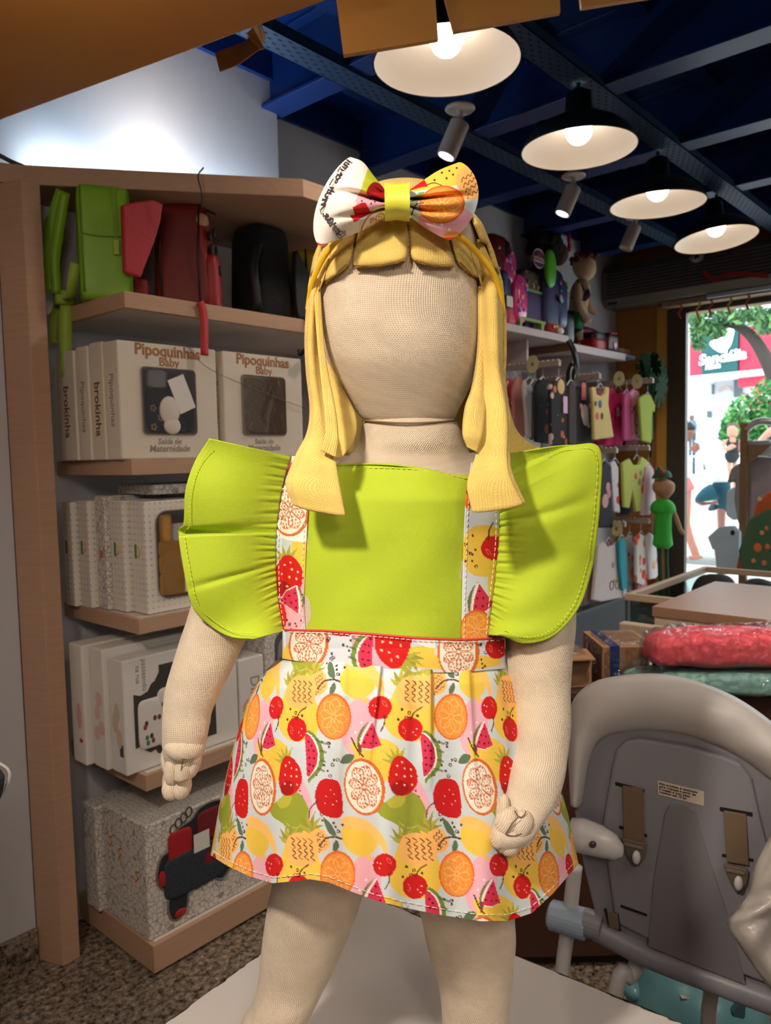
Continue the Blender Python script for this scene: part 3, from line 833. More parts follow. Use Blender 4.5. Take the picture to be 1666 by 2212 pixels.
# ---------------------------------------------------------------- fruit print
YEL, PEA, ORA, ORR, RED, MEL, PNK, GRN, DGR, BRN, LGR, WHT = (lin(c) for c in ((240, 200, 78), (250, 186, 104), (241, 152, 66), (232, 108, 42), (206, 26, 26), (216, 52, 84), (240, 176, 192), (132, 158, 62), (92, 112, 84), (82, 44, 46), (170, 172, 60), (246, 240, 232)))
class Print:
    def __init__(self, X, Y, bg=(204, 213, 216), per=None):
        self.X, self.Y, self.per = X, Y, per
        self.c = np.tile(lin(bg), (len(X), 1))
    def at(self, x, y, rot=0.0, s=1.0, R=120):
        dx, dy = self.X - x, self.Y - y
        if self.per:
            px_, py_ = self.per
            dx = (dx + px_ / 2) % px_ - px_ / 2; dy = (dy + py_ / 2) % py_ - py_ / 2
        k = np.where((np.abs(dx) < R * s) & (np.abs(dy) < R * s))[0]
        a = math.radians(rot); co, si = math.cos(a), math.sin(a)
        self.k, self.x, self.y = k, (dx[k] * co + dy[k] * si) / s, (-dx[k] * si + dy[k] * co) / s
        return self
    def put(self, mask, col, a=1.0):
        i = self.k[mask]
        self.c[i] = self.c[i] * (1 - a) + np.asarray(col) * a
    def ell(self, cx, cy, rx, ry, col, a=1.0, egg=0.0, p=2.0):
        x, y = self.x - cx, self.y - cy
        self.put(np.abs(x / (rx * (1 + egg * y / ry))) ** p + np.abs(y / ry) ** p < 1, col, a)
    def ring(self, cx, cy, rx, ry, w, col, a=1.0):
        d = np.hypot((self.x - cx) / rx, (self.y - cy) / ry)
        self.put(np.abs(d - 1) < w / rx, col, a)
    def poly(self, pts, col, a=1.0):
        m = np.zeros(len(self.x), bool); n = len(pts)
        for i in range(n):
            (x1, y1), (x2, y2) = pts[i], pts[(i + 1) % n]
            if y1 == y2: continue
            m ^= ((self.y < y1) != (self.y < y2)) & (self.x < (x2 - x1) * (self.y - y1) / (y2 - y1) + x1)
        self.put(m, col, a)
    def line(self, pts, w, col, a=1.0):
        pts = spline(pts, 14) if len(pts) > 2 else np.array(pts, float)
        d = np.full(len(self.x), 1e9)
        for (x1, y1), (x2, y2) in zip(pts[:-1], pts[1:]):
            L2 = (x2 - x1) ** 2 + (y2 - y1) ** 2 + 1e-9
            t = np.clip(((self.x - x1) * (x2 - x1) + (self.y - y1) * (y2 - y1)) / L2, 0, 1)
            d = np.minimum(d, np.hypot(self.x - x1 - t * (x2 - x1), self.y - y1 - t * (y2 - y1)))
        self.put(d < w / 2, col, a)
    def dots(self, pts, r, col):
        for i, (x, y) in enumerate(pts): self.ell(x, y, r, r * 1.05, col)
    # ------------ motifs
    def orange(self, x, y, s=1.0, rot=0):
        self.at(x, y, rot, s, 60); self.ell(0, 0, 41, 50, ORR); self.ell(0, 1, 37, 46, ORA)
        for k in range(8):
            a = k * math.pi / 4 + .2; r = np.array([math.cos(a) * 30, math.sin(a) * 38]); q = np.array([-r[1], r[0]]) * .34
            self.line([(r * .12), (r * .62 + q), r * 1.04, (r * .62 - q), (r * .12)], 1.4, lin((250, 196, 116)))
    def slice_(self, x, y, s=1.0, rot=0):
        self.at(x, y, rot, s, 75); self.ell(0, 0, 45, 62, lin((214, 108, 48))); self.ell(-2, 0, 39, 56, lin((240, 232, 214)))
        for k in range(8):
            a = k * math.pi / 4 + .35; r = np.array([math.cos(a) * 34, math.sin(a) * 48]); q = np.array([-r[1], r[0]]) * .30
            self.line([(r * .1), (r * .65 + q), r * 1.0, (r * .65 - q), (r * .1)], 1.8, lin((196, 96, 44)))
            for f, g in ((.4, 0), (.58, .12), (.58, -.12), (.76, .0), (.76, .18), (.76, -.18), (.9, .08), (.9, -.08)):
                c = r * f + q * g * 2.6; self.ell(c[0], c[1], 1.7, 2.4, lin((206, 100, 50)))
    def cherry(self, x, y, s=1.0, rot=0, stem=True):
        self.at(x, y, rot, s, 75); self.ell(0, 0, 27, 26, RED, egg=-.08)
        self.ell(0, -25, 7, 4, RED * .9)
        if stem: self.line([(0, -22), (10, -38), (26, -48)], 3, BRN)
        self.line([(-16, -8), (-17, 4), (-12, 10), (-11, 0), (-16, -8)], 1.2, lin((238, 120, 110)))
        self.dots([(6, 6), (12, 12), (14, -2)], 1.5, lin((240, 200, 200)))
    def strawb(self, x, y, s=1.0, rot=0):
        self.at(x, y, rot, s, 85)
        for a in (-150, -125, -100, -75, -50):
            r = math.radians(a); t = np.array([math.cos(r), math.sin(r)])
            q = np.array([-t[1], t[0]]) * 6; o = np.array([0, -26])
            self.poly([o - q, o + t * 20 - q * .7, o + t * 40, o + t * 20 + q * .6, o + q], LGR)
        self.poly(spline([(-6, -40), (16, -36), (32, -6), (27, 24), (4, 42), (-22, 40), (-34, 18), (-28, -10)], 40, True), RED)
        self.ell(-14, 26, 19, 16, lin((150, 14, 18)), .8)
        self.dots([(-4, -22), (10, -12), (-12, -4), (4, 4), (18, 8), (-18, 14), (-2, 22), (14, 26), (8, -26), (22, -6)], 2.2, lin((244, 206, 160)))
    def melon(self, x, y, s=1.0, rot=0):     # half-moon slice, rind to the right
        self.at(x, y, rot, s, 75)
        self.poly(spline([(-20, -48), (8, -42), (26, -12), (24, 22), (2, 48), (-8, 50)], 40, True), lin((118, 142, 60)))
        for yy in (-34, -16, 4, 24): self.line([(4, yy - 2), (30, yy + 4)], 5, lin((84, 96, 52)), .7)
        self.poly(spline([(-21, -47), (2, -38), (16, -10), (14, 20), (-6, 46), (-10, 48), (-14, 0)], 40, True), WHT)
        self.poly(spline([(-21, -45), (-2, -36), (12, -10), (10, 18), (-9, 44), (-16, 0)], 40, True), MEL)
        self.dots([(-12, -30), (-4, -22), (-10, -12), (2, -12), (-8, 4), (4, 4), (-6, 18), (3, 20), (-7, 32)], 2.4, lin((84, 22, 34)))
    def wedge(self, x, y, s=1.0, rot=0):
        self.at(x, y, rot, s, 60)
        self.poly(spline([(-24, 30), (-22, 2), (-6, -22), (8, -30), (0, -26), (-14, 0)], 30, True), lin((110, 120, 64)))
        self.poly([(6, -30), (30, 22), (6, 34), (-22, 32), (-12, 0)], WHT); self.poly([(8, -27), (30, 22), (6, 32), (-18, 30), (-8, 2)], MEL)
        self.dots([(6, -12), (-2, 2), (10, 4), (-8, 18), (6, 20), (18, 18)], 2.3, lin((84, 22, 34)))
    def lemon(self, x, y, s=1.0, rot=0, col=None):
        self.at(x, y, rot, s, 90); c = YEL if col is None else col
        self.ell(0, 0, 52, 44, c); self.ell(-46, -18, 16, 12, c); self.ell(18, 8, 34, 36, c * .94, .6)
        self.dots([(-20, -10), (4, -22), (20, 10), (-6, 16), (30, -8)], 1.6, c * .86)
    def bigyel(self, x, y, s=1.0, rot=0):
        self.at(x, y, rot, s, 120)
        self.poly(spline([(-18, -70), (26, -66), (44, -20), (60, 40), (34, 76), (-24, 78), (-58, 44), (-46, -10)], 50, True), YEL)
        self.dots([(-14, -44), (10, -38), (-30, -14), (-6, -12), (20, -16), (-20, 12), (4, 4), (14, 26), (-28, 34)], 3.0, BRN)
        for q in ((-2, -28), (-18, -2), (8, -4), (-4, 20), (22, 6), (-10, 30)): self.ring(q[0], q[1], 3, 3, 1.0, BRN)
    def fan(self, x, y, s=1.0, rot=0):
        self.at(x, y, rot, s, 80)
        for a, l in ((-20, 34), (-45, 42), (-70, 46), (-95, 46), (-120, 42), (-145, 36), (10, 26)):
            r = math.radians(a); t = np.array([math.cos(r), math.sin(r)]); q = np.array([-t[1], t[0]]) * 6
            self.poly([-q, t * l * .5 - q * .9, t * l + q * .6, t * l * .5 + q * .6, q], lin((166, 160, 62)) * (.85 + .3 * ((a // 5) % 2)))
    def pine(self, x, y, s=1.0, rot=0):
        self.at(x, y, rot, s, 75)
        self.ell(0, 0, 42, 36, PEA, p=2.6)
        for k in range(4):
            xx = -24 + k * 15
            self.line([(xx + (5 if i % 2 else -4) + i * 1.2, -24 + i * 6.5) for i in range(8)], 2.1, lin((104, 52, 40)))
    def apple(self, x, y, s=1.0, rot=0):
        self.at(x, y, rot, s, 75); self.poly(spline([(0, -42), (24, -34), (32, 0), (28, 40), (-4, 40), (-26, 24), (-32, -8), (-20, -36)], 44, True), lin((200, 24, 26)))
        self.line([(-26, 6), (-44, 22), (-48, 42)], 2.6, BRN); self.dots([(6, -18), (-6, -4), (14, -8), (10, 14), (18, 6), (-8, 12)], 1.5, lin((240, 190, 190)))
    def pear(self, x, y, s=1.0, rot=0):
        self.at(x, y, rot, s, 110); self.poly(spline([(-66, -14), (-40, -26), (-10, -48), (24, -46), (48, -10), (44, 24), (14, 42), (-20, 20), (-48, 8)], 50, True), lin((150, 160, 52)))
        self.poly(spline([(-40, -26), (-20, -40), (0, -44), (-4, -22), (-26, -12)], 30, True), lin((196, 184, 66)), .8)
        self.line([(-10, 18), (10, 28), (30, 22)], 1.4, lin((204, 206, 130)))
    def onion(self, x, y, s=1.0, rot=0):
        self.at(x, y, rot, s, 100); self.poly(spline([(0, -70), (30, -30), (42, 14), (16, 50), (-16, 50), (-42, 16), (-30, -24)], 44, True), PNK)
        self.ring(0, 24, 32, 30, 1.2, lin((250, 214, 222))); self.ell(0, 56, 15, 13, WHT)
        for k in range(18):
            a = k * 2 * math.pi / 18; self.line([(15 * math.cos(a), 56 + 13 * math.sin(a)), (21 * math.cos(a), 56 + 18 * math.sin(a))], 1.2, lin((130, 100, 100)))
        self.dots([(10, -30), (16, -18), (6, -14), (20, -4), (10, 0), (-2, -4)], 2.0, BRN)
    def banana(self, x, y, s=1.0, rot=0):
        self.at(x, y, rot, s, 100); self.poly(spline([(-52, -20), (-30, -28), (10, -18), (44, 12), (56, 50), (50, 50), (34, 26), (4, 4), (-30, -2), (-50, -4)], 50, True), lin((248, 196, 110)))
    def branch(self, x, y, s=1.0, rot=0):
        self.at(x, y, rot, s, 70); self.line([(-34, 22), (-22, 6), (0, 2), (16, 6)], 4, lin((96, 62, 58)))
        self.poly(spline([(-26, -40), (-8, -26), (4, -2), (-14, -8)], 24, True), DGR); self.poly(spline([(4, 8), (10, 22), (0, 38), (-4, 22)], 24, True), DGR)
    def speck(self, x, y, s=1.0, seed=0, w=26, h=44, n=13):
        self.at(x, y, 0, s, 80); r = random.Random(seed)
        for k in range(n):
            q = (r.uniform(-w, w), r.uniform(-h, h))
            if k % 3 == 2: self.ring(q[0], q[1], 3.2, 3.2, 1.0, BRN)
            else: self.ell(q[0], q[1], 2.6, 3.0, BRN)
    def pinkblob(self, x, y, rx=38, ry=66, rot=12):
        self.at(x, y, rot, 1, 90); self.ell(0, 0, rx, ry, PNK, .95); self.dots([(4, -10), (-6, 14), (10, 24), (-2, 36)], 3, lin((250, 224, 226)))

def skirt_print(X, Y):
    p = Print(X, Y, per=(264, 340))
    ox, oy = 728, 1548
    p.pinkblob(ox + 58, oy + 22); p.bigyel(ox - 92, oy - 28); p.lemon(ox + 98, oy + 92, 1.05, 10); p.onion(ox - 98, oy + 190)
    p.lemon(ox + 50, oy - 78, .82, 35); p.lemon(ox + 72, oy + 306, .1, 0)
    p.pear(ox + 150, oy + 212, 1.0, 4); p.banana(ox + 62, oy + 246, 1.0, 6)
    p.fan(ox - 62, oy - 92, 1.0, -10); p.pine(ox - 42, oy - 72, .62, 60)
    p.fan(ox - 116, oy + 272, 1.0, -15); p.pine(ox - 86, oy + 287, 1.0, 4)
    p.speck(ox - 20, oy + 96, 1, 3); p.speck(ox - 10, oy + 226, 1, 5, 26, 26, 9); p.speck(ox - 76, oy - 100 + 340, .1, 6)
    p.slice_(ox + 64, oy + 152, 1.0, -8)
    p.apple(ox - 18, oy + 176); p.strawb(ox - 116, oy + 126, 1.0, -16); p.melon(ox - 54, oy + 86, 1.02, 6)
    p.wedge(ox + 78, oy + 38, 1.0, 4); p.cherry(ox - 94, oy + 28); p.branch(ox - 6, oy - 82 + 340); p.line([(0, 0), (1, 1)], .1, BRN)
    p.cherry(ox + 104, oy - 20 + 340, .95, 150, True); p.orange(ox, oy)
    p.at(ox + 40, oy + 64, 0, 1, 60); p.line([(0, -18), (12, 8), (24, 22)], 3.4, BRN); p.poly(spline([(16, -8), (22, 6), (16, 20), (13, 6)], 20, True), lin((120, 70, 66)))
    p.at(ox + 28, oy + 92, 0, 1, 40); p.poly(spline([(-16, 8), (-4, -10), (16, -8), (6, 8)], 24, True), DGR)
    return p.c

# ---------------------------------------------------------------- the pinafore dress
dress = thing('pinafore_dress', 'lime green pinafore dress with ruffled sleeves and fruit print skirt on the mannequin', 'dress', P(857, 1900, YM))
LIME = mat('lime_cotton', (172, 194, 34), 0.8, var=0.03, scale=30, bump=0.12, bscale=900, sheen=0.1)
THREAD = M((216, 224, 70), 0.8)
THREADW = M((236, 226, 214), 0.8)
FRUIT = vcol_mat('fruit_cotton', 0.8, weave=0.10)
def cloth(name, fx, nu, nv, material, parent, colf=None, thick=.0012, both=True):
    """fx(a,b)->(px,py,Y) for a,b in 0..1 ; optional printed colour from the cloth's own flat coordinates"""
    pts, fl = [], []
    for a in np.linspace(0, 1, nu):
        for b_ in np.linspace(0, 1, nv):
            x, y, Y = fx(a, b_)
            pts.append(P(x, y, Y)); fl.append((x, y))
    bb = MB(); fl = np.array(fl)
    bb.grid(np.array(pts), nu, nv, col=(colf(fl[:, 0], fl[:, 1]) if colf else None))
    return obj(name, bb, material, parent, world=True, smooth=True, cols=colf is not None, solid=thick)
def lerp(a, b_, t): return a + (b_ - a) * t
def curve(pts):
    q = spline(pts, 200)
    def f(t):
        x = min(198.999, max(0.0, t * 199)); i = int(x)
        return q[i] * (1 - x + i) + q[i + 1] * (x - i)
    return f
def dashes(pts, Yf, name, material, parent, on=7, off=3, r=.00045):
    q = poly_resample(spline(pts, 120), int(np.sum(np.linalg.norm(np.diff(np.array(pts), axis=0), axis=1)) / 2.0))
    bb = MB(); k = 0
    while k + 4 < len(q):
        s = q[k:k + 5]
        bb.tube([P(x, y, Yf(x, y)) for x, y in s], r, 5); k += 6
    return obj(name, bb, material, parent, world=True, smooth=True)
BT = curve([(640, 1010), (724, 1006), (800, 1001), (871, 1002), (940, 1010), (1012, 1024), (1040, 1030)])
def fbib(a, c):
    x = lerp(640, 1022, c); t = BT(np.clip((x - 640) / 400, 0, 1))[1]
    y = lerp(t, lerp(1368, 1384, c), a)
    wr = .0012 * math.sin(x * .03 + y * .02) * math.sin(y * .017)
    return x, y, TF(x, y, .0035 + .0015 * (1 - a) ** 8 + wr)
bib = cloth('bib', fbib, 60, 60, LIME, dress)
dashes([(735, 1016), (800, 1011), (871, 1012), (940, 1020), (1008, 1034)], lambda x, y: TF(x, y, .0062), 'stitching', THREAD, bib)
obj('top_hem', MB().tube([P(x, BT((x - 640) / 400)[1] + 2, TF(x, 1008, .005)) for x in np.linspace(655, 1018, 50)], .0016, 6, flat=.6), LIME, bib, world=True, smooth=True)
# straps
def strap_print_l(X, Y):
    p = Print(X, Y)
    p.at(655, 1180, 0, 1, 200); p.ell(0, 0, 24, 70, YEL); p.ell(-20, 120, 40, 60, PNK); p.ell(-4, -40, 60, 30, WHT)
    p.slice_(628, 1100, .95, 0); p.strawb(622, 1243, 1.05, -4); p.wedge(640, 1300, .95, 150); p.speck(612, 1320, .8, 4, 14, 40, 9)
    p.at(604, 1335, 0, 1, 40); p.ell(0, 0, 16, 34, RED); p.at(640, 1020, 0, 1, 50); p.ell(0, 0, 20, 24, MEL); p.speck(640, 1350, .7, 9, 20, 16, 6)
    return p.c
def strap_print_r(X, Y):
    p = Print(X, Y, bg=(214, 221, 228))
    p.at(1046, 1190, 0, 1, 90); p.ell(0, 0, 46, 56, YEL, p=2.6); p.at(1075, 1260, 0, 1, 60); p.ell(0, 0, 22, 50, YEL); p.ell(-40, 66, 44, 34, PNK)
    p.speck(1016, 1190, .9, 11, 14, 40, 10); p.cherry(1066, 1184, 1.0, -30); p.wedge(1032, 1290, 1.05, -12); p.orange(1030, 1362, .9); p.at(1012, 1060, 0, 1, 60); p.ell(0, 0, 12, 40, ORR)
    p.line([(-20, -30), (10, 30)], 3, BRN)
    return p.c
SLO, SLI = curve([(632, 985), (612, 1060), (597, 1150), (596, 1220), (600, 1300), (612, 1366)]), curve([(672, 990), (668, 1080), (663, 1150), (660, 1220), (657, 1300), (660, 1362)])
SRI, SRO = curve([(1018, 1000), (1008, 1060), (1003, 1130), (1000, 1230), (998, 1310), (997, 1380)]), curve([(1060, 990), (1075, 1070), (1078, 1150), (1070, 1240), (1061, 1310), (1055, 1380)])
def fstrap(A, B, off):
    def f(a, c):
        q = A(a) * (1 - c) + B(a) * c
        e = .001 * (1 - (2 * c - 1) ** 8)
        return q[0], q[1], TF(q[0], q[1], off + e)
    return f
sl = cloth('strap', fstrap(SLO, SLI, .006), 220, 50, FRUIT, dress, strap_print_l)
sr = cloth('strap', fstrap(SRI, SRO, .006), 220, 50, FRUIT, dress, strap_print_r)
for par, A, B in ((sl, SLO, SLI), (sr, SRI, SRO)):
    for f in (.1, .92):
        dashes([A(t) * (1 - f) + B(t) * f for t in np.linspace(.15, 1, 12)], lambda x, y: TF(x, y, .0082), 'stitching', THREADW, par)
# waistband wraps the torso
def waist_print(X, Y):
    p = Print(X, Y, bg=(212, 216, 224))
    p.at(645, 1420, 0, 1, 90); p.ell(0, 0, 34, 30, YEL, p=3); p.at(820, 1390, 0, 1, 120); p.ell(0, 0, 60, 60, PNK); p.ell(110, 26, 70, 22, YEL); p.ell(120, -10, 40, 20, WHT)
    p.at(980, 1430, 0, 1, 100); p.ell(0, 0, 110, 16, YEL); p.slice_(668, 1390, .95, 8); p.slice_(990, 1408, 1.0, 0); p.speck(735, 1395, 1, 21, 26, 44, 16)
    p.melon(788, 1412, 1.05, 190); p.fan(880, 1420, .9, 120); p.strawb(850, 1392, 1.25, 170); p.speck(1050, 1410, .9, 8, 16, 40, 10); p.cherry(1072, 1400, .9, 0)
    p.at(740, 1366, 0, 1, 40); p.ell(0, 0, 26, 8, RED)
    return p.c
def wtop(x): return np.interp(x, [606, 700, 800, 900, 1000, 1088], [1360, 1362, 1369, 1378, 1382, 1378])
def wbot(x): return np.interp(x, [606, 640, 700, 800, 900, 1000, 1095], [1418, 1424, 1428, 1440, 1449, 1449, 1440])
def fwaist(a, c):
    x = 850 + 240 * math.sin((c - .5) * math.pi * .985)
    y = lerp(wtop(x), wbot(x) + 4, a)
    return x, y, TF(x, y, .010 + .0015 * math.sin(math.pi * a) - .004 * a)
wb = cloth('waistband', fwaist, 46, 260, FRUIT, dress, waist_print)
dashes([(x, wtop(x) + 5) for x in np.linspace(625, 1080, 14)], lambda x, y: TF(x, y, .0128), 'stitching', THREADW, wb)
obj('piping', MB().tube([P(x, wtop(x) + .5, TF(x, wtop(x), .0105)) for x in np.linspace(615, 1084, 60)], .0013, 6), M((214, 60, 60), .7), wb, world=True, smooth=True)
bk = MB(); thb = np.linspace(-.1, math.pi + .1, 40)
for zz in (wtop(850), wbot(850)):
    pass
rows = []
for y in (1368, 1400, 1440):
    c = P(850, y, YM); rows.append(np.stack([c[0] + 240 * px2m(YM) * np.cos(thb), c[1] + .088 * np.sin(thb), np.full(40, c[2])], 1))
bk.grid(np.vstack(rows), 3, 40); obj('waistband_back', bk, M((212, 200, 170), .8), wb, world=True, smooth=True, solid=.002)
# skirt
SXL = np.array([(0, 624), (.03, 600), (.08, 574), (.15, 553), (.25, 533), (.5, 499), (.75, 474), (1, 455)], float)
SXR = np.array([(0, 1090), (.03, 1104), (.08, 1118), (.15, 1130), (.25, 1150), (.5, 1196), (.75, 1228), (1, 1250)], float)
HEMX = np.array([(440, 1838), (456, 1848), (490, 1870), (540, 1893), (590, 1908), (630, 1904), (670, 1899), (710, 1906), (760, 1926), (810, 1945), (870, 1960), (950, 1976), (1040, 1990), (1100, 1989), (1150, 1972), (1195, 1930), (1225, 1895), (1250, 1866), (1262, 1850)], float)
def skirt_pt(th, t):
    xl, xr = np.interp(t, SXL[:, 0], SXL[:, 1]), np.interp(t, SXR[:, 0], SXR[:, 1])
    cx, hw = (xl + xr) / 2, (xr - xl) / 2
    x = cx + hw * np.sin(th)
    xh = (SXL[-1, 1] + SXR[-1, 1]) / 2 + (SXR[-1, 1] - SXL[-1, 1]) / 2 * np.sin(th)
    y0 = np.interp(x, [606, 640, 700, 800, 900, 1000, 1095], [1418, 1424, 1428, 1440, 1449, 1449, 1440]) - 3
    y1 = np.interp(xh, HEMX[:, 0], HEMX[:, 1])
    y = y0 + (y1 - y0) * t
    D = np.interp(t, [0, .06, .15, .4, 1], [.092, .104, .112, .124, .140])
    f = np.cos(th)
    rip = 0
    for x0, slope, wd, am, ln in ((560, -60, 22, .007, .8), (672, -75, 14, .006, .5), (822, -60, 12, .008, .55), (930, 0, 12, .009, .5), (1012, 30, 16, .008, .6), (1075, 60, 18, .008, .8), (745, -30, 26, .004, .9), (880, -10, 30, .003, 1.0)):
        xc = x0 + slope * t
        s = (x - xc) / wd
        rip = rip + am * np.exp(-s * s * np.where(s > 0, 6.0, 0.35)) * np.clip(1 - t / ln, 0, 1) ** .7
    rip = rip + t * (.010 * np.sin(x * .030 + 1.2) + .005 * np.sin(x * .055 + .3))
    Y = YM - (D + rip * np.clip(f, 0, 1)) * np.abs(f) ** .9
    return x, y, Y, hw
NT, NTH = 330, 520
ths = np.linspace(-math.pi / 2, math.pi / 2, NTH)
T2, TH2 = np.meshgrid(np.linspace(0, 1, NT), ths, indexing='ij')
def pvec(x, y, Y):
    d = _f[None] + _rt[None] * ((x - CX) / FPX)[:, None] - _up[None] * ((y - CY) / FPX)[:, None]
    return CAMPOS + d * (Y / d[:, 1])[:, None]
sx, sy, sY, shw = [np.empty(NT * NTH) for _ in range(4)]
for i in range(NT):
    t = T2[i, 0]
    q = skirt_pt(ths, t); sl_ = slice(i * NTH, (i + 1) * NTH)
    sx[sl_], sy[sl_], sY[sl_], shw[sl_] = q[0], q[1], q[2], q[3]
front = pvec(sx, sy, sY)
cxm = 853
flatX = cxm + shw * TH2.ravel()
bb = MB(); bb.grid(front, NT, NTH, col=skirt_print(flatX, sy))
sk = obj('skirt', bb, FRUIT, dress, world=True, smooth=True, cols=True)
# back of the skirt, coarser, same print
NB, MBk = 90, 60
thb = np.linspace(-math.pi / 2, math.pi / 2, NB); bp_, bx, by = [], [], []
for i in range(MBk):
    x, y, Y, hw = skirt_pt(thb, i / (MBk - 1))
    q = pvec(x, y, np.full(NB, YM)); e0, e1 = q[0], q[-1]
    dpt = np.interp(i / (MBk - 1), [0, .15, 1], [.09, .115, .15]) * np.cos(thb) ** .9
    z = e0[2] + (e1[2] - e0[2]) * (np.sin(thb) + 1) / 2
    bp_.append(np.stack([q[:, 0], YM + dpt * (1 + .06 * np.sin(thb * 12)), z], 1)); bx.append(cxm + math.pi * hw - hw * thb); by.append(y)
bb = MB(); bb.grid(np.vstack(bp_), MBk, NB, col=skirt_print(np.concatenate(bx), np.concatenate(by)))
obj('skirt_back', bb, FRUIT, sk, world=True, smooth=True, cols=True)
hq = []
for th_ in np.linspace(-1.45, 1.45, 400):
    x, y, Y, hw = skirt_pt(np.array([th_]), .975); hq.append((x[0], y[0], Y[0] - .0012))
bb = MB(); k = 0
while k + 5 < 400:
    bb.tube([P(*q) for q in hq[k:k + 5]], .00045, 5); k += 6
obj('stitching', bb, THREADW, sk, world=True, smooth=True)
# ruffled sleeves
def ruffle(I, O, yin, yout, fold, seed, gather=24):
    I, O = curve(I), curve(O)
    def f(a, c):
        q = I(a) * (1 - c) + O(a) * c
        base = lerp(yin(q[0] * 0 + I(a)[0], I(a)[1]), yout(a), c) - .016 * math.sin(math.pi * c) * (0.5 + .5 * math.sin(math.pi * min(1, a + .15)))
        g = math.sin(gather * 2 * math.pi * a + 1.5 * math.sin(9 * a + seed)) + .5 * math.sin(gather * 3.3 * a * math.pi + seed)
        Y = base + .0013 * g * max(0, 1 - c * 3.2) ** 1.5 + fold(a, c)
        return q[0], q[1], Y
    return f
sst = lambda e0, e1, x: (lambda t: t * t * (3 - 2 * t))(min(1, max(0, (x - e0) / (e1 - e0))))
def fold_l(a, c):
    s0 = lerp(.40, .452, c)              # deep overlapping fold
    d = a - s0
    y = .016 * c * (sst(-.10, 0, d) * (1 - sst(0, .012, d)))
    y -= .012 * c * (sst(0, .012, d) * (1 - sst(.02, .35, d)))
    y += .006 * c * math.sin(a * 16 + 1) * (1 - .6 * a)
    y += .006 * math.exp(-((a - .60 - .01 * c) / .012) ** 2) * (1 - c) ** 0.8 * c * 2.0
    return y
def fold_r(a, c):
    y = .006 * c * math.sin(a * 13 + .5) + .004 * math.sin(a * 22 + c * 6) * c * (1 - c) * 2
    y += .005 * math.exp(-((a - .36 + .04 * c) / .02) ** 2) * c * (1 - c) * 3
    return y
rl = cloth('ruffle_sleeve', ruffle([(628, 986), (608, 1060), (597, 1150), (596, 1220), (600, 1290), (612, 1364)],
     [(452, 947), (420, 1000), (401, 1060), (397, 1130), (386, 1150), (397, 1230), (416, 1310), (455, 1352), (500, 1376), (548, 1380)], lambda x, y: TF(x, y, .0075), lambda a: YM - .066 + .02 * math.sin(a * 3), fold_l, 1), 300, 60, LIME, dress, thick=.0014)
rr = cloth('ruffle_sleeve', ruffle([(1066, 985), (1078, 1070), (1079, 1150), (1071, 1240), (1063, 1310), (1056, 1372)],
     [(1180, 967), (1240, 961), (1296, 970), (1297, 1080), (1287, 1180), (1280, 1225), (1252, 1310), (1198, 1372), (1135, 1389), (1086, 1372)], lambda x, y: TF(x, y, .0075), lambda a: YM - .066 + .015 * math.sin(a * 3), fold_r, 4), 300, 60, LIME, dress, thick=.0014)
for par, O_, I_, fo, yo, sgn in ((rl, [(452, 947), (420, 1000), (401, 1060), (397, 1130), (386, 1150), (397, 1230), (416, 1310), (455, 1352), (500, 1376), (548, 1380)], (600, 1200), fold_l, lambda a: YM - .066 + .02 * math.sin(a * 3), 1),
                          (rr, [(1180, 967), (1240, 961), (1296, 970), (1297, 1080), (1287, 1180), (1280, 1225), (1252, 1310), (1198, 1372), (1135, 1389), (1086, 1372)], (1070, 1200), fold_r, lambda a: YM - .066 + .015 * math.sin(a * 3), -1)):
    O2 = curve(O_); bb = MB(); aa = np.linspace(.01, .99, 420); k = 0
    pth = []
    for a in aa:
        o_ = O2(a); d = np.array(I_) - o_; d = d / np.linalg.norm(d) * 13
        pth.append(P(o_[0] + d[0], o_[1] + d[1], yo(a) + fo(a, .94) - .0045))
    while k + 5 < 420:
        bb.tube(pth[k:k + 5], .00045, 5); k += 6
    obj('stitching', bb, THREAD, par, world=True, smooth=True)

# ---------------------------------------------------------------- headband with the bow
hb = thing('headband', 'thin yellow headband with a big fruit print bow on the mannequin hair', 'headband', P(860, 470, YM - .09))
SATINY = mat('yellow_satin', (246, 196, 40), 0.35, var=0.03)
SATINL = mat('lime_satin', (224, 222, 70), 0.32, var=0.04, sheen=.2)
def capY(x, y):
    xl, xr = np.interp(y, cp[:, 0], cp[:, 1]), np.interp(y, cp[:, 0], cp[:, 2])
    s = np.clip((x - (xl + xr) / 2) / ((xr - xl) / 2), -.995, .995)
    return YM - (xr - xl) / 2 * px2m(YM) * math.sqrt(1 - s * s)
for side in ([(664, 668), (672, 620), (690, 575), (715, 535), (760, 490), (815, 455)], [(1086, 680), (1079, 625), (1062, 585), (1030, 545), (985, 505), (900, 455)]):
    q = spline(side, 30); ys = np.linspace(YM - .035, YM - .105, 30)
    obj('band', MB().ribbon([P(x, y, Y) for (x, y), Y in zip(q, ys)], (0.2, -1, .2), .0062, .0045), SATINY, hb, world=True, smooth=True, bevel=.001)
YB = YM - .105
BOWL = {}
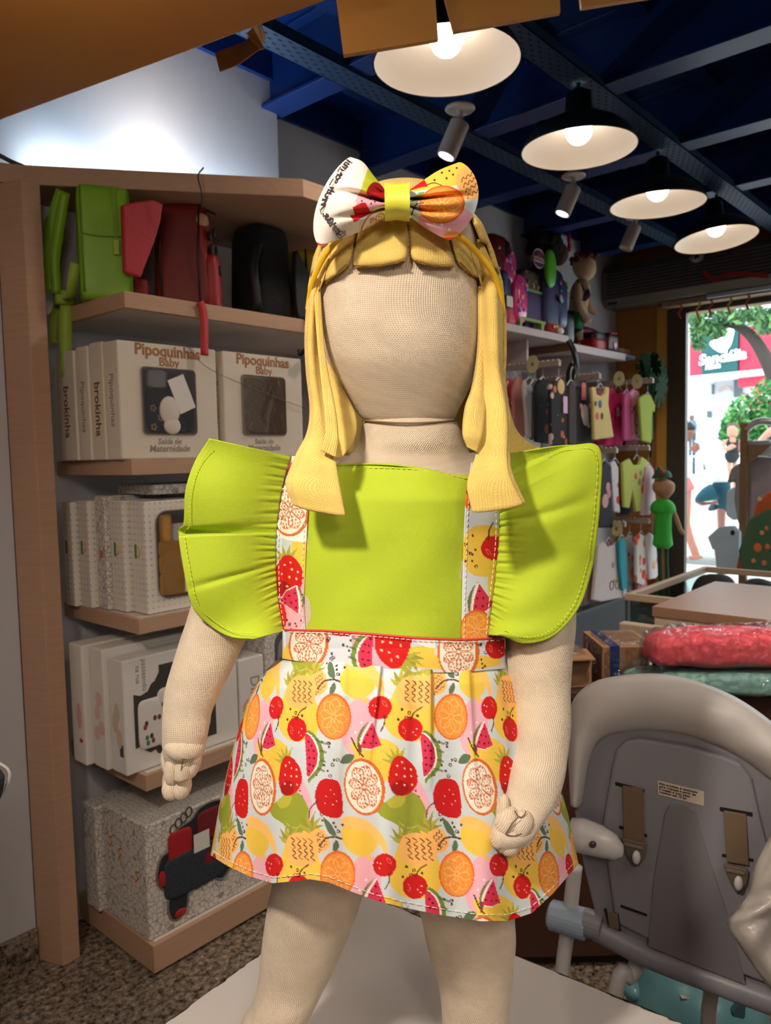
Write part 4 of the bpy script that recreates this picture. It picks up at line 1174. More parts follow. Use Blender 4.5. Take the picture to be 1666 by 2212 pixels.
def bow_loop(top, bot, bulge, prt, creases, name):
    Tc, Bc = curve(top), curve(bot)
    n, m = 190, 190
    for_front, cols_ = [], []
    fr, bk_, fl = [], [], []
    for i in range(n):
        s = i / (n - 1)
        for j in range(m):
            t = j / (m - 1)
            q = Tc(s) * (1 - t) + Bc(s) * t + np.array(bulge) * s ** 3 * (4 * t * (1 - t)) ** .7
            h = .004 + .024 * math.sin(math.pi * min(1, s * .5 + .12 + .0)) ** 1.2 * (math.sin(math.pi * t) ** .55) * (1 - .75 * s ** 6)
            for tc, w_, dpt, fade in creases:
                h -= dpt * math.exp(-((t - tc(s)) / w_) ** 2) * (1 - s) ** fade * min(1, s * 6 + .2)
            edge = math.sin(math.pi * t) ** .5 * (1 - s ** 10)
            fr.append(P(q[0], q[1], YB - h * edge)); bk_.append(P(q[0], q[1], YB + .018 * edge * s)); fl.append(q)
    fl = np.array(fl); c = prt(fl[:, 0], fl[:, 1])
    BOWL.setdefault(name, (fl, np.array(fr)[:, 1]))
    bb = MB(); bb.grid(np.array(fr), n, m, col=c); bb.grid(np.array(bk_)[::1], n, m, col=c)
    return obj(name, bb, FRUIT, hb, world=True, smooth=True, cols=True)
def bow_l_print(X, Y):
    p = Print(X, Y, bg=(240, 230, 220))
    p.at(800, 420, 0, 1, 120); p.poly([(-32, 34), (0, -60), (40, -20), (40, 60), (20, 60)], WHT); p.poly([(-22, -5), (-4, -60), (24, -20), (16, 4)], lin((190, 200, 50))); p.poly([(-30, 8), (-22, -8), (0, -2), (0, 12)], lin((220, 170, 90)))
    p.poly([(-32, 34), (-28, 4), (-2, 0), (34, 4), (34, 44), (-6, 60)], PNK); p.poly(spline([(-8, -2), (6, -26), (26, -18), (34, 6), (20, 12)], 30, True), lin((150, 16, 20))); p.poly([(-4, 2), (0, -4), (34, -4), (36, 8), (20, 6)], RED)
    p.poly([(-38, 28), (-10, 14), (30, 40), (0, 54), (-30, 56)], RED); p.poly([(-32, 10), (20, 8), (34, 22), (0, 36), (-10, 18), (-34, 16)], PNK); p.dots([(-18, 14), (0, 10), (10, 16), (2, 20)], 2, BRN); p.poly([(14, 6), (30, 10), (26, 16)], DGR)
    p.poly([(-24, 54), (10, 30), (36, 24), (40, 60), (-24, 100)], lin((214, 224, 228))); p.slice_(818, 496, .8, 30); p.at(768, 470, 0, 1, 40); p.poly([(-12, -4), (40, -14), (-2, 10)], RED)
    p.at(700, 525, 0, 1, 40); p.poly([(-20, -4), (-6, 2), (20, 0), (0, 14), (-20, 14)], RED)
    return p.c
def bow_r_print(X, Y):
    p = Print(X, Y, bg=(216, 226, 230))
    p.at(975, 375, 0, 1, 120); p.poly([(-100, 40), (-60, 0), (10, -50), (50, -30), (66, 12), (20, 24), (-60, 36)], YEL); p.poly([(-100, 40), (-62, 12), (-52, 26), (-100, 40)], RED); p.poly([(-110, 46), (-60, 10), (-50, 28), (-90, 32)], RED)
    p.dots([(-36, 14), (-20, -2), (-4, -6), (12, -12), (18, 0), (26, 8), (-10, 10), (4, 2)], 2.3, BRN); p.line([(-52, 24), (-36, 20), (-20, 26)], 2, BRN)
    p.pine(1018, 395, .85, 70); p.at(985, 480, 0, 1, 90); p.ell(-20, 0, 62, 38, PNK); p.ell(-6, 34, 24, 14, ORA); p.dots([(-30, 6), (-14, 16), (-46, 2)], 3, WHT); p.poly([(-40, 40), (-30, 34), (0, 32), (-4, 44)], RED)
    p.orange(955, 442, 1.0, 80); p.at(905, 430, 0, 1, 50); p.poly([(-20, 8), (0, -14), (14, -16), (4, -2)], lin((120, 150, 70))); p.line([(-16, 34), (-6, 12), (10, 8)], 3, lin((110, 90, 90)))
    return p.c
bl = bow_loop([(836, 414), (808, 380), (784, 350), (757, 339)], [(836, 462), (800, 490), (748, 512), (692, 531)], (-38, 2), bow_l_print,
         [(lambda s: .46 - .08 * s, .05, .022, .55), (lambda s: .72, .05, .012, .9), (lambda s: .22, .06, .010, 1.2)], 'bow_loop')
br = bow_loop([(880, 414), (908, 394), (948, 368), (992, 350)], [(880, 462), (912, 488), (945, 508), (970, 519)], (52, -4), bow_r_print,
         [(lambda s: .34 + .10 * s, .05, .022, .55), (lambda s: .62 + .02 * s, .06, .014, .8), (lambda s: .85, .05, .008, 1.2)], 'bow_loop')
bb = MB(); rows = []
tt = np.linspace(0, 2 * math.pi, 48)
for c in np.linspace(0, 1, 14):
    x = lerp(831, 884, c); cc = P(x, 437, YB - .012)
    k = 1 + .04 * math.cos(2 * math.pi * c) 
    f = lambda q: np.sign(q) * np.abs(q) ** .7
    rows.append(np.stack([np.full(48, cc[0]), cc[1] - .020 * f(np.cos(tt)), cc[2] + .0148 * k * f(np.sin(tt))], 1))
bb.grid(np.vstack(rows), 14, 48); obj('bow_knot', bb, SATINL, hb, world=True, smooth=True)
INK = M((58, 44, 44), .8)
def bow_y(x, y):
    d = np.hypot(BFL[:, 0] - x, BFL[:, 1] - y); return BFY[int(np.argmin(d))]
BFL, BFY = BOWL['bow_loop']
def bowtext(body, x, y, ang, size):
    o = P(x, y, bow_y(x, y) - .0016); a = math.radians(ang)
    X_ = np.array([math.cos(a), 0, -math.sin(a)]); Y_ = np.array([math.sin(a), 0, math.cos(a)])
    mi = np.array(MATX[hb.name].inverted()); m4 = mi @ frame(o, X_, Y_)
    text('lettering', body, size, INK, hb, m4.tolist(), bold=.0002)
# printed lettering on the pale loop of the bow
def arc_text(body, pts, size):
    q = poly_resample(spline(pts, 80), 2 * len(body) + 1)
    for k, ch in enumerate(body):
        a, m_, c = q[2 * k], q[2 * k + 1], q[2 * k + 2]
        bowtext(ch, m_[0], m_[1], math.degrees(math.atan2(c[1] - a[1], c[0] - a[0])), size)
arc_text('ium_45g_VEGANK_300/ss@', [(757, 345), (742, 368), (726, 394), (712, 418), (701, 440), (704, 462), (718, 484), (740, 506)], .0098)
# ================================================================ LEFT SHELF UNIT AND ITS GOODS
def soft_box(x0, x1, y0, y1, z0, z1, p=5.0, pz=6.0, n=36, m=16, lean=(0, 0), taper=0.0):
    bb = MB(); cx_, cy_, a, c = (x0 + x1) / 2, (y0 + y1) / 2, (x1 - x0) / 2, (y1 - y0) / 2
    th = np.linspace(0, 2 * math.pi, n, endpoint=False)
    f = lambda q, e: np.sign(q) * np.abs(q) ** (2 / e)
    rows = []
    for s in -np.cos(np.linspace(0, math.pi, m)):
        k = max(0.02, (1 - abs(s) ** pz)) ** (1 / pz)
        z = (z0 + z1) / 2 + (z1 - z0) / 2 * s
        kt = 1 - taper * (s + 1) / 2
        rows.append(np.stack([cx_ + lean[0] * (s + 1) / 2 + a * k * kt * f(np.cos(th), p), cy_ + lean[1] * (s + 1) / 2 + c * k * kt * f(np.sin(th), p), np.full(n, z)], 1))
    return bb.rings(rows)
UNIT0 = (1.10, 1.87, 0)
unit = thing('shelf_unit', 'beech wood wall shelf unit holding backpacks and baby gift boxes', 'shelf unit', at=UNIT0)
def L2(pts): return [(u - UNIT0[0], v - UNIT0[1]) for u, v in pts]
obj('post', MB().prism(L2([(0.925, 2.206), (0.958, 2.118), (1.010, 2.120), (1.010, 2.206)]), 0.0, 2.208), WOOD, unit, bevel=.003)
tb = obj('top_board', MB().prism(L2([(0.90, 2.206), (0.985, 2.160), (1.593, 1.699), (2.45, 1.699), (2.45, 2.51), (2.035, 2.51), (2.035, 2.296), (0.93, 2.296), (0.93, 2.206)]), 2.21, 2.262), WOODH, unit, bevel=.002)
for z0, z1 in ((1.853, 1.896), (1.411, 1.453), (0.978, 1.020), (0.539, 0.584), (0.012, 0.093)):
    big = z0 < .1
    s = obj('base_plinth' if big else 'shelf', MB().box(.016, 1.3, .016, .425, z0, z1 - .001), LAMIN, unit)
    obj('edge_band', MB().box(0, 1.3, 0, .016, z0, z1), WOODH, s, bevel=.0015)
    obj('edge_band', MB().box(0, .016, .016, .425, z0, z1), WOODH, s, bevel=.0015)
obj('end_panel', MB().box(1.302, 1.322, .02, .64, .0, 2.208), WOOD, unit)
# led strip behind the top board lights the wall
led = obj('led_strip', MB().box(-.05, .90, .395, .417, 2.264, 2.272), mat('led_glow', (190, 226, 255), .4, emit=6.0), unit)
l = bpy.data.lights.new('led_light', 'AREA'); l.shape = 'RECTANGLE'; l.size = .90; l.size_y = .03; l.energy = 5.0; l.color = (.66, .84, 1.0)
lo = bpy.data.objects.new('led_light', l); COL.objects.link(lo); lo.parent = unit; lo.location = (.42, .375, 2.276); lo.rotation_euler = (math.radians(180 - 10), 0, 0)
area_light('shelf_uplight', W(1.46, 2.12, 2.285), W(1.5, 2.30, 2.64), .8, .05, (1.0, .92, .84), spread=110)
pp = spline([W(1.36, 1.86, 2.262) + np.array([0, 0, .012]), W(1.33, 1.845, 2.24), W(1.335, 1.84, 2.20), W(1.35, 1.86, 2.16)], 20)
o = obj('wire', MB().tube(pp, .0022, 6), M((24, 22, 22))); tag(o, 'thin dark wire hanging over the top board above the green backpack', 'wire')
pp = spline([W(0.86, 2.19, 2.36), W(0.90, 2.195, 2.30), W(0.95, 2.18, 2.272), W(1.0, 2.19, 2.268)], 20)
o = obj('cable', MB().tube(pp, .006, 8), M((70, 70, 72))); tag(o, 'grey cable curling onto the top of the shelf post', 'cable')

CREAM = mat('cream_card', (222, 210, 192), .6, var=.04, scale=40)
CREAM2 = mat('cream_card_plain', (226, 216, 200), .6, var=.02)
WHITEC = mat('white_card', (226, 220, 212), .55, var=.02)
GOLDT = M((166, 110, 62), .6); GREYT = M((150, 138, 124), .6); BROWNT = M((120, 74, 44), .6)
FILM = clear_mat('clear_film', bump=.07, bscale=9, base=.05)
DARKC = mat('charcoal_cloth', (92, 90, 94), .9, var=.12, bump=.3, bscale=60)
def dot_mat(name, base, c1, c2, scale=46, lines=False):
    m = bpy.data.materials.new(name); m.use_nodes = True
    N, L = m.node_tree.nodes, m.node_tree.links
    b = N['Principled BSDF']; b.inputs['Roughness'].default_value = .55
    tc = N.new('ShaderNodeTexCoord')
    v = N.new('ShaderNodeTexVoronoi'); v.inputs['Scale'].default_value = scale; v.inputs['Randomness'].default_value = 0.0 if not lines else .75
    if lines: v.feature = 'DISTANCE_TO_EDGE'
    L.new(tc.outputs['Object'], v.inputs['Vector'])
    r = N.new('ShaderNodeValToRGB'); r.color_ramp.interpolation = 'LINEAR'
    e = r.color_ramp.elements
    if lines:
        e[0].position = .02; e[0].color = (1, 1, 1, 1); e[1].position = .07; e[1].color = (0, 0, 0, 1)
    else:
        e[0].position = .16; e[0].color = (1, 1, 1, 1); e[1].position = .24; e[1].color = (0, 0, 0, 1)
    L.new(v.outputs['Distance'], r.inputs[0])
    n = N.new('ShaderNodeTexNoise'); n.inputs['Scale'].default_value = scale * .5; L.new(tc.outputs['Object'], n.inputs['Vector'])
    mr = N.new('ShaderNodeMapRange'); mr.inputs[1].default_value = .48; mr.inputs[2].default_value = .52; L.new(n.outputs['Fac'], mr.inputs[0])
    cm = N.new('ShaderNodeMix'); cm.data_type = 'RGBA'; cm.inputs[6].default_value = rgba(c1); cm.inputs[7].default_value = rgba(c2); L.new(mr.outputs[0], cm.inputs[0])
    mx = N.new('ShaderNodeMix'); mx.data_type = 'RGBA'; mx.inputs[6].default_value = rgba(base); L.new(r.outputs[0], mx.inputs[0]); L.new(cm.outputs[2], mx.inputs[7])
    L.new(mx.outputs[2], b.inputs['Base Color'])
    return m
DOTS = dot_mat('dotted_card', (226, 219, 210), (186, 176, 168), (222, 202, 130), 58)
LATT = dot_mat('lattice_card', (218, 210, 200), (140, 132, 126), (160, 150, 142), 58, True)
FRONT = lambda x, z, y=0: frame((x, y - .0004, z), (1, 0, 0), (0, 0, 1)).tolist()
SPINE = lambda y, z, x=0: frame((x - .0004, y, z), (0, 0, -1), (0, -1, 0)).tolist()
def rrect(x0, x1, z0, z1, r, k=5):
    pts = []
    for cx_, cz, a0 in ((x1 - r, z1 - r, 0), (x0 + r, z1 - r, 90), (x0 + r, z0 + r, 180), (x1 - r, z0 + r, 270)):
        for a in np.linspace(a0, a0 + 90, k): pts.append((cx_ + r * math.cos(math.radians(a)), cz + r * math.sin(math.radians(a))))
    return pts
def carton(label, at, wu, dv, h, material, group, rz=0.0, lid=False):
    t = thing('gift_box', label, 'box', at=at, group=group, rz=rz)
    bd = obj('body', MB().box(0, wu, 0, dv, 0, h), material, t, bevel=.004)
    return t
def window(t, x0, x1, z0, z1, r=.012, film=True, inside=None, frame_m=None):
    w_ = obj('window', MB().prism(rrect(x0, x1, z0, z1, r), -.0012, .004, axis='y'), inside or DARKC, t)
    if frame_m: 
        bb = MB(); q = rrect(x0 - .002, x1 + .002, z0 - .002, z1 + .002, r); q2 = [np.array([x, -.001, z]) for x, z in q + q[:1]]
        bb.tube(q2, .0022, 6, caps=False); obj('window_border', bb, frame_m, w_)
    return w_
def film(w_, x0, x1, z0, z1, r=.012):
    obj('film', MB().prism(rrect(x0, x1, z0, z1, r), -.0075, -.0070, axis='y'), FILM, w_)
G2 = 'cream baby gift boxes on the upper box shelf'
Z2 = 1.4535
for k, (v0, dv, up, lab, txt, m_) in enumerate(((1.9685, .068, .322, 'cream gift box directly behind the one with grey clothes in its window', 'brokinha', CREAM), (2.0415, .066, .318, 'cream gift box, third from the front on its shelf', 'Pipoquinhas', CREAM2),
        (2.112, .105, .312, 'cream gift box furthest back against the post', 'brokinha', CREAM2))):
    t = carton(lab, (1.083 - .004 * k, v0, Z2), .30, dv, up, m_, G2)
    if txt == 'brokinha': text('lettering', txt, .042, BROWNT, t, SPINE(dv / 2, .14), bold=.0006)
    else: text('lettering', txt, .030, GREYT, t, SPINE(dv / 2, .15), bold=.0002)
def layette(label, u0, grey, rz=0.0):
    t = carton(label, (u0, 1.895, Z2), .318, .070, .318, CREAM, G2, rz)
    text('lettering', 'Pipoquinhas', .044, GOLDT, t, FRONT(.157, .298), bold=.0012)
    text('lettering', 'Baby', .034, GOLDT, t, FRONT(.158, .268), bold=.0006)
    text('lettering', 'Saída de', .023, GREYT, t, FRONT(.15, .048), bold=.0004, shear=.15)
    text('lettering', 'Maternidade', .026, GREYT, t, FRONT(.15, .028), bold=.0006, shear=.15)
    text('lettering', 'Pipoquinhas', .030, GREYT, t, SPINE(.035, .16), bold=.0002)
    w_ = window(t, .070, .240, .070, .250, .012, inside=DARKC if grey else mat('pale_cloth', (150, 140, 128), .9), frame_m=GREYT)
    if grey:
        obj('folded_cloth', soft_box(.076, .234, -.006, .004, .074, .20, p=4), M((74, 76, 84), .9, bump=.3), w_, smooth=True)
        obj('folded_collar', soft_box(.076, .150, -.008, .002, .195, .246, p=3), M((112, 112, 118), .9), w_, smooth=True)
        obj('plush_patch', MB().ell((.150, -.006, .135), (.034, .005, .040)).ell((.156, -.006, .092), (.028, .005, .024)), M((216, 206, 192), .95), w_, smooth=True)
        m4 = frame((.190, -.0085, .182), (.92, 0, .38), (-.38, 0, .92))
        obj('price_tag', MB().box(-.028, .028, -.050, .050, -.0006, .0006, m4), WHITEC, w_)
        for k in range(3):
            bb = MB(); a = 0
            for a in np.linspace(0, 2 * math.pi, 6)[:-1]: bb.ell((.098 + .022 * (k % 2) + .007 * math.cos(a), -.006, .088 + .026 * k + .007 * math.sin(a)), (.004, .001, .004), 8, 5)
            obj('flower_print', bb, M((190, 160, 128)), w_)
    else:
        obj('folded_cloth', soft_box(.076, .234, -.006, .004, .074, .245, p=3), M((170, 158, 146), .9, bump=.3), w_, smooth=True)
    film(w_, .070, .240, .070, .250)
    return t
layette('cream gift box with dark grey baby clothes and paper tag in its window', 1.0865, True)
layette('cream gift box with shiny film over pale clothes, right of the grey-clothes box', 1.428, False)
carton('cream gift box seen only as a slim spine behind the shiny-film box', (1.425, 1.968, Z2), .318, .07, .316, CREAM2, G2)
for a, c_ in (((1.29, 1.76), (1.74, 1.57)), ((1.33, 1.72), (1.49, 1.50))):
    pass
pp = spline([W(1.30, 1.886, 1.775), W(1.37, 1.885, 1.715), W(1.55, 1.885, 1.66), W(1.75, 1.885, 1.61)], 30)
o = obj('string', MB().tube(pp, .0009, 5), M((120, 104, 86))); tag(o, 'thin string stretched across the fronts of the cream gift boxes', 'string')

# shelf 3: dotted boxes
G3 = 'dotted baby boxes on the middle shelf'
Z3 = 1.0205
def buckle(t, y, z):
    bb = MB(); bb.box(-.0006, .0, y - .002 + .008, y + .016, z - .02, z + .02); obj('green_mark', bb, M((60, 130, 92)), t)
    a = np.linspace(math.pi, 2 * math.pi, 12)
    obj('orange_ring', MB().tube([(-.0006, y + .004 + .015 * math.sin(q), z + .014 * math.cos(q)) for q in a], .0022, 6), M((216, 158, 70)), t)
t = carton('dotted baby box with mustard clothes in its rounded window', (1.148, 1.900, Z3), .34, .078, .316, DOTS, G3); buckle(t, .04, .175)
w_ = window(t, .036, .19, .040, .285, .035, inside=M((70, 62, 54), .9), frame_m=GREYT)
for z0, z1 in ((.046, .115), (.105, .165), (.155, .205)): obj('folded_garment', soft_box(.040, .186, -.007, .004, z0, z1, p=4), M((204, 150, 52), .85, bump=.25), w_, smooth=True)
obj('sleeve', soft_box(.045, .085, -.0075, .003, .195, .276, p=3), M((196, 142, 50), .85), w_, smooth=True)
obj('grey_trim', soft_box(.075, .16, -.008, .002, .196, .250, p=3), M((168, 160, 160), .8), w_, smooth=True)
obj('white_label', MB().box(.118, .17, -.0085, -.0075, .05, .10), WHITEC, w_); obj('green_logo', MB().box(.128, .155, -.0092, -.0086, .05, .066), M((40, 120, 84)), w_)
film(w_, .036, .19, .040, .285, .035)
t = carton('dotted baby box directly behind the mustard-clothes box', (1.130, 1.982, Z3), .34, .074, .318, DOTS, G3); buckle(t, .037, .178)
t = carton('grey lattice patterned box with small orange fox mark, between dotted boxes', (1.118, 2.060, Z3), .34, .055, .330, LATT, G3)
obj('orange_mark', MB().box(-.0006, 0, .018, .036, .15, .172), M((206, 104, 60)), t)
t = carton('dotted baby box standing behind the grey lattice box', (1.098, 2.120, Z3), .34, .062, .316, DOTS, G3); buckle(t, .03, .178)
t = carton('dotted baby box second from the back by the post', (1.082, 2.188, Z3), .34, .055, .312, DOTS, G3); buckle(t, .026, .178)
t = carton('dark lattice box lying flat on top of the dotted boxes', (1.20, 1.93, Z3 + .332), .3, .2, .028, LATT, G3)
t = carton('lattice box beside the mustard-clothes box, hidden by the ruffle sleeve', (1.50, 1.90, Z3), .3, .08, .31, LATT, G3)

# shelf 4
G4 = 'white baby boxes on the lower shelf'
Z4 = .5845
t = carton('white baby box with cloud-edged window and printed playsuit', (1.064, 1.905, Z4), .385, .075, .322, WHITEC, G4)
text('lettering', 'passeando', .022, GREYT, t, frame((.066, -.0004, .27), (0, 0, -1), (1, 0, 0)).tolist()); text('lettering', 'na rua', .02, GREYT, t, frame((.046, -.0004, .275), (0, 0, -1), (1, 0, 0)).tolist())
cl = [(.03, .05), (.03, .235), (.058, .232), (.085, .245), (.10, .272), (.10, .292), (.30, .292), (.30, .05), (.11, .036), (.085, .036), (.072, .022), (.05, .03)]
cl = [(.03, .07), (.03, .222), (.052, .214), (.075, .222), (.086, .240), (.098, .246), (.112, .268), (.112, .288), (.30, .288), (.30, .035), (.10, .035), (.092, .05), (.075, .046), (.06, .056), (.05, .072)]
w_ = obj('window', MB().prism(cl, -.0012, .004, axis='y'), M((62, 56, 50), .9), t)
for x0, x1, z0, z1 in ((.040, .12, .06, .20), (.10, .19, .05, .22), (.17, .28, .06, .21)): obj('playsuit', soft_box(x0, x1, -.007, .003, z0, z1, p=3), WHITEC, w_, smooth=True)
for k in range(26):
    x, z = random.uniform(.05, .27), random.uniform(.065, .20)
    obj('print_mark', MB().ell((x, -.0072, z), (.006, .0012, .008), 8, 5), M([(150, 66, 40), (70, 120, 84), (110, 60, 44), (60, 60, 64)][k % 4]), w_)
obj('barcode', MB().box(-.0006, 0, .012, .03, .05, .085), M((70, 66, 64)), t)
for i, (dy, dz) in enumerate(((.02, .10), (.04, .14), (.028, .17))): obj('beige_print', MB().ell((-.0004, dy + .01, dz), (.0008, .016, .03), 10, 6), M((214, 190, 170)), t)
t = carton('white baby box with faint pink print behind the printed-playsuit box', (1.050, 1.984, Z4), .385, .072, .345, WHITEC, G4)
for i, (dy, dz) in enumerate(((.02, .12), (.04, .16), (.03, .2), (.045, .10))): obj('pink_print', MB().ell((-.0004, dy, dz), (.0008, .018, .022), 10, 6), M((222, 186, 178)), t)
t = carton('white baby box furthest back on the lower shelf with red printed heart', (1.030, 2.062, Z4), .385, .075, .348, WHITEC, G4)
obj('red_print', MB().ell((-.0004, .025, .07), (.0008, .010, .007), 10, 6), M((190, 50, 44)), t); obj('pink_print', MB().ell((-.0004, .03, .14), (.0008, .016, .04), 10, 6), M((220, 170, 164)), t)
t = carton('white box with beige cloud print and small red mark beside the knit arm', (1.455, 1.905, Z4), .10, .17, .24, WHITEC, G4)
text('lettering', 'Dila', .05, GREYT, t, frame((.06, -.0004, .14), (0, 0, -1), (1, 0, 0)).tolist())
obj('beige_cloud', MB().ell((.05, -.0004, .085), (.04, .0008, .03), 12, 6), M((206, 176, 140)), t); obj('red_print', MB().ell((.05, -.0006, .03), (.010, .0008, .007), 10, 6), M((190, 50, 44)), t)
t = carton('lattice patterned box with grey garment in its window, behind the skirt', (1.562, 1.905, Z4), .32, .16, .325, LATT, G4)
w_ = window(t, .04, .30, .05, .30, .04, inside=M((84, 82, 88), .9)); obj('folded_garment', soft_box(.05, .28, -.008, .003, .08, .28, p=3), M((138, 134, 142), .9, bump=.3), w_, smooth=True)

# bottom plinth
G5 = 'lattice patterned boxes on the bottom plinth'
ZB = .0935
t = carton('large lattice patterned box with train-shaped window showing red and navy outfit', (1.105, 1.897, ZB), .52, .235, .335, LATT, G5, rz=0)
tr = [(.030, .175), (.045, .225), (.075, .24), (.095, .285), (.15, .30), (.185, .325), (.25, .325), (.30, .29), (.32, .22), (.30, .12), (.26, .075), (.23, .085), (.21, .11), (.165, .085), (.135, .095), (.125, .045), (.095, .022), (.070, .035), (.062, .080), (.075, .11), (.045, .135)]
tr = spline(tr, 90, True)
w_ = obj('window', MB().prism([tuple(q) for q in tr], -.0015, .004, axis='y'), M((38, 40, 46), .85), t)
bb = MB(); bb.tube([(q[0], -.0015, q[1]) for q in list(tr) + [tr[0]]], .0035, 6, caps=False); obj('window_border', bb, M((120, 112, 106)), w_, smooth=True)
obj('red_shirt', soft_box(.07, .15, -.009, .002, .19, .285, p=3), M((170, 24, 30), .8), w_, smooth=True); obj('red_shirt', soft_box(.17, .29, -.009, .002, .22, .31, p=3), M((120, 20, 30), .8), w_, smooth=True)
obj('navy_trousers', soft_box(.05, .26, -.011, .002, .09, .215, p=3), M((44, 50, 60), .85, bump=.3), w_, smooth=True)
obj('white_tag', MB().box(.150, .205, -.0125, -.0118, .20, .255), WHITEC, w_); obj('red_trim', MB().ell((.045, -.006, .165), (.012, .004, .024)), M((180, 26, 30)), w_, smooth=True)
obj('red_wheel', MB().ell((.10, -.006, .04), (.020, .004, .012)), M((170, 26, 30)), w_, smooth=True); obj('red_trim', MB().ell((.20, -.008, .165), (.020, .004, .03)), M((130, 20, 30)), w_, smooth=True)
for k, q in enumerate(((.10, .305), (.118, .318), (.136, .328), (.154, .338))):
    a = np.linspace(0, 2 * math.pi, 14)
    obj('smoke_ring', MB().tube([(q[0] - .01 + .011 * math.cos(x), -.002, q[1] - .012 + .014 * math.sin(x)) for x in a], .0022, 6, caps=False), M((70, 62, 58)), t)
for i, (y, z) in enumerate(((.05, .17), (.14, .21), (.19, .23))):
    bb = MB(); bb.ribbon([(-.0008, y - .01, z + .02), (-.0008, y + .008, z + .012), (-.0008, y - .006, z), (-.0008, y + .010, z - .016)], (0, .5, 1), .006, .001); obj('orange_mark', bb, M((196, 110, 64)), t)
t = carton('smaller lattice patterned box behind the train-window box', (1.085, 2.140, ZB), .50, .075, .325, LATT, G5)

# ---------------------------------------------------------------- backpacks on the top shelf
ZS = 1.8965
GRP = 'children backpacks on the top shelf'
LIMEB = mat('lime_nylon', (128, 176, 30), .45, var=.06, bump=.08, bscale=60)
LIMEB2 = mat('olive_lime_webbing', (150, 178, 60), .6)
def rot2(rz):
    c_, s_ = math.cos(rz), math.sin(rz)
    return lambda *pts: [(x * c_ + y * s_, -x * s_ + y * c_, z) for x, y, z in pts]
GZ = math.radians(-25); g_ = rot2(GZ)
t = thing('backpack', 'lime green backpack with vertical zip and long hanging straps', 'backpack', at=(1.072, 2.045, ZS), group=GRP, rz=GZ)
obj('body', soft_box(.0, .140, -.01, .105, 0, .312, p=9, pz=14), LIMEB, t, smooth=True)
bb = MB(); bb.tube([(.010, -.011, .02), (.008, -.013, .15), (.009, -.011, .30)], .0025, 6); bb.tube([(.134, -.010, .02), (.135, -.012, .15), (.134, -.010, .30)], .0025, 6); obj('piping', bb, M((90, 140, 20)), t, smooth=True)
z_ = obj('zipper', MB().ribbon([(.098, -.0125, .165), (.098, -.0125, .308)], (1, 0, 0), .010, .003), M((108, 160, 26), .5), t)
obj('zip_pull', MB().box(.090, .106, -.020, -.014, .122, .165), M((150, 190, 60), .4), z_, bevel=.004)
obj('pocket_seam', MB().tube([(.012, -.0125, .175), (.05, -.0135, .17), (.132, -.0125, .175)], .0016, 6), M((100, 150, 24)), t, smooth=True)
for pth, wd in ((g_((.0, .08, .31), (-.012, .11, .24), (-.016, .14, .13), (-.012, .15, .04)), .028), (g_((.0, .06, .30), (-.008, .08, .22), (-.014, .11, .12), (-.01, .12, .03)), .026)):
    obj('shoulder_strap', MB().ribbon(spline(pth, 24), g_((.88, -.47, 0))[0], wd, .006), LIMEB, t, smooth=True)
kx, ky, _ = g_((.02, .135, 0))[0]
obj('strap_knot', soft_box(kx - .03, kx + .03, ky - .03, ky + .03, .002, .045, p=3), LIMEB2, t, smooth=True)
obj('loose_strap', MB().ribbon(spline(g_((.03, .155, .03), (.024, .165, .016), (.010, .17, -.03), (.006, .175, -.10)), 24), g_((.88, -.47, 0))[0], .034, .002), LIMEB2, t, smooth=True)
obj('loose_strap', MB().ribbon(spline(g_((.03, .115, .03), (.024, .12, .018), (.012, .118, -.04), (.010, .122, -.20)), 24), g_((.88, -.47, 0))[0], .034, .002), LIMEB2, t, smooth=True)
obj('loose_strap', MB().ribbon(spline(g_((.0, .02, .10), (-.008, .03, .05), (.002, .06, .016), (.01, .10, .02)), 24), g_((.8, -.4, .3))[0], .026, .002), LIMEB2, t, smooth=True)
obj('side_ear', MB().ell(g_((.0, .13, .21))[0], (.03, .012, .05)), M((120, 140, 50), .6), t, smooth=True)
# red ladybird pack
REDB = mat('red_nylon', (150, 22, 24), .5, var=.08, bump=.08, bscale=50); DRED = mat('dark_red_nylon', (112, 18, 18), .55, var=.1)
BLK = mat('black_nylon', (20, 19, 20), .6, var=.2)
t = thing('backpack', 'dark red ladybird backpack with black piping and red wing flap', 'backpack', at=(1.325, 2.06, ZS), group=GRP, rz=math.radians(-42))
obj('body', soft_box(-.01, .165, -.04, .13, .0, .318, p=6, pz=9, lean=(.0, .01), taper=.10), DRED, t, smooth=True)
for xx in (.018, .128): obj('piping', MB().tube([(xx, -.038, .01), (xx - .004, -.040, .15), (xx + .004, -.030, .305)], .003, 6), BLK, t, smooth=True)
obj('front_pocket', soft_box(.135, .185, -.03, .10, .0, .17, p=3), REDB, t, smooth=True); obj('spotted_front', soft_box(.12, .165, -.028, .11, .0, .285, p=4, lean=(-.015, 0)), REDB, t, smooth=True)
for q in ((.160, -.015, .22), (.168, .03, .24), (.164, -.016, .18), (.172, .04, .19), (.186, .0, .12)): obj('black_spot', MB().ell(q, (.006, .012, .016), 10, 6), BLK, t, smooth=True)
obj('plush_face', MB().ell((.135, .0, .262), (.022, .03, .03)), M((206, 160, 124), .8), t, smooth=True)
obj('antenna', MB().tube(spline([(.12, .02, .29), (.14, .0, .30), (.165, -.01, .29), (.18, -.02, .28)], 12), .004, 6), BLK, t, smooth=True)
wing = [(-.128, .262), (-.085, .285), (-.028, .288), (.004, .26), (-.012, .18), (-.030, .10), (-.042, .055), (-.075, .062), (-.10, .075), (-.122, .085)]
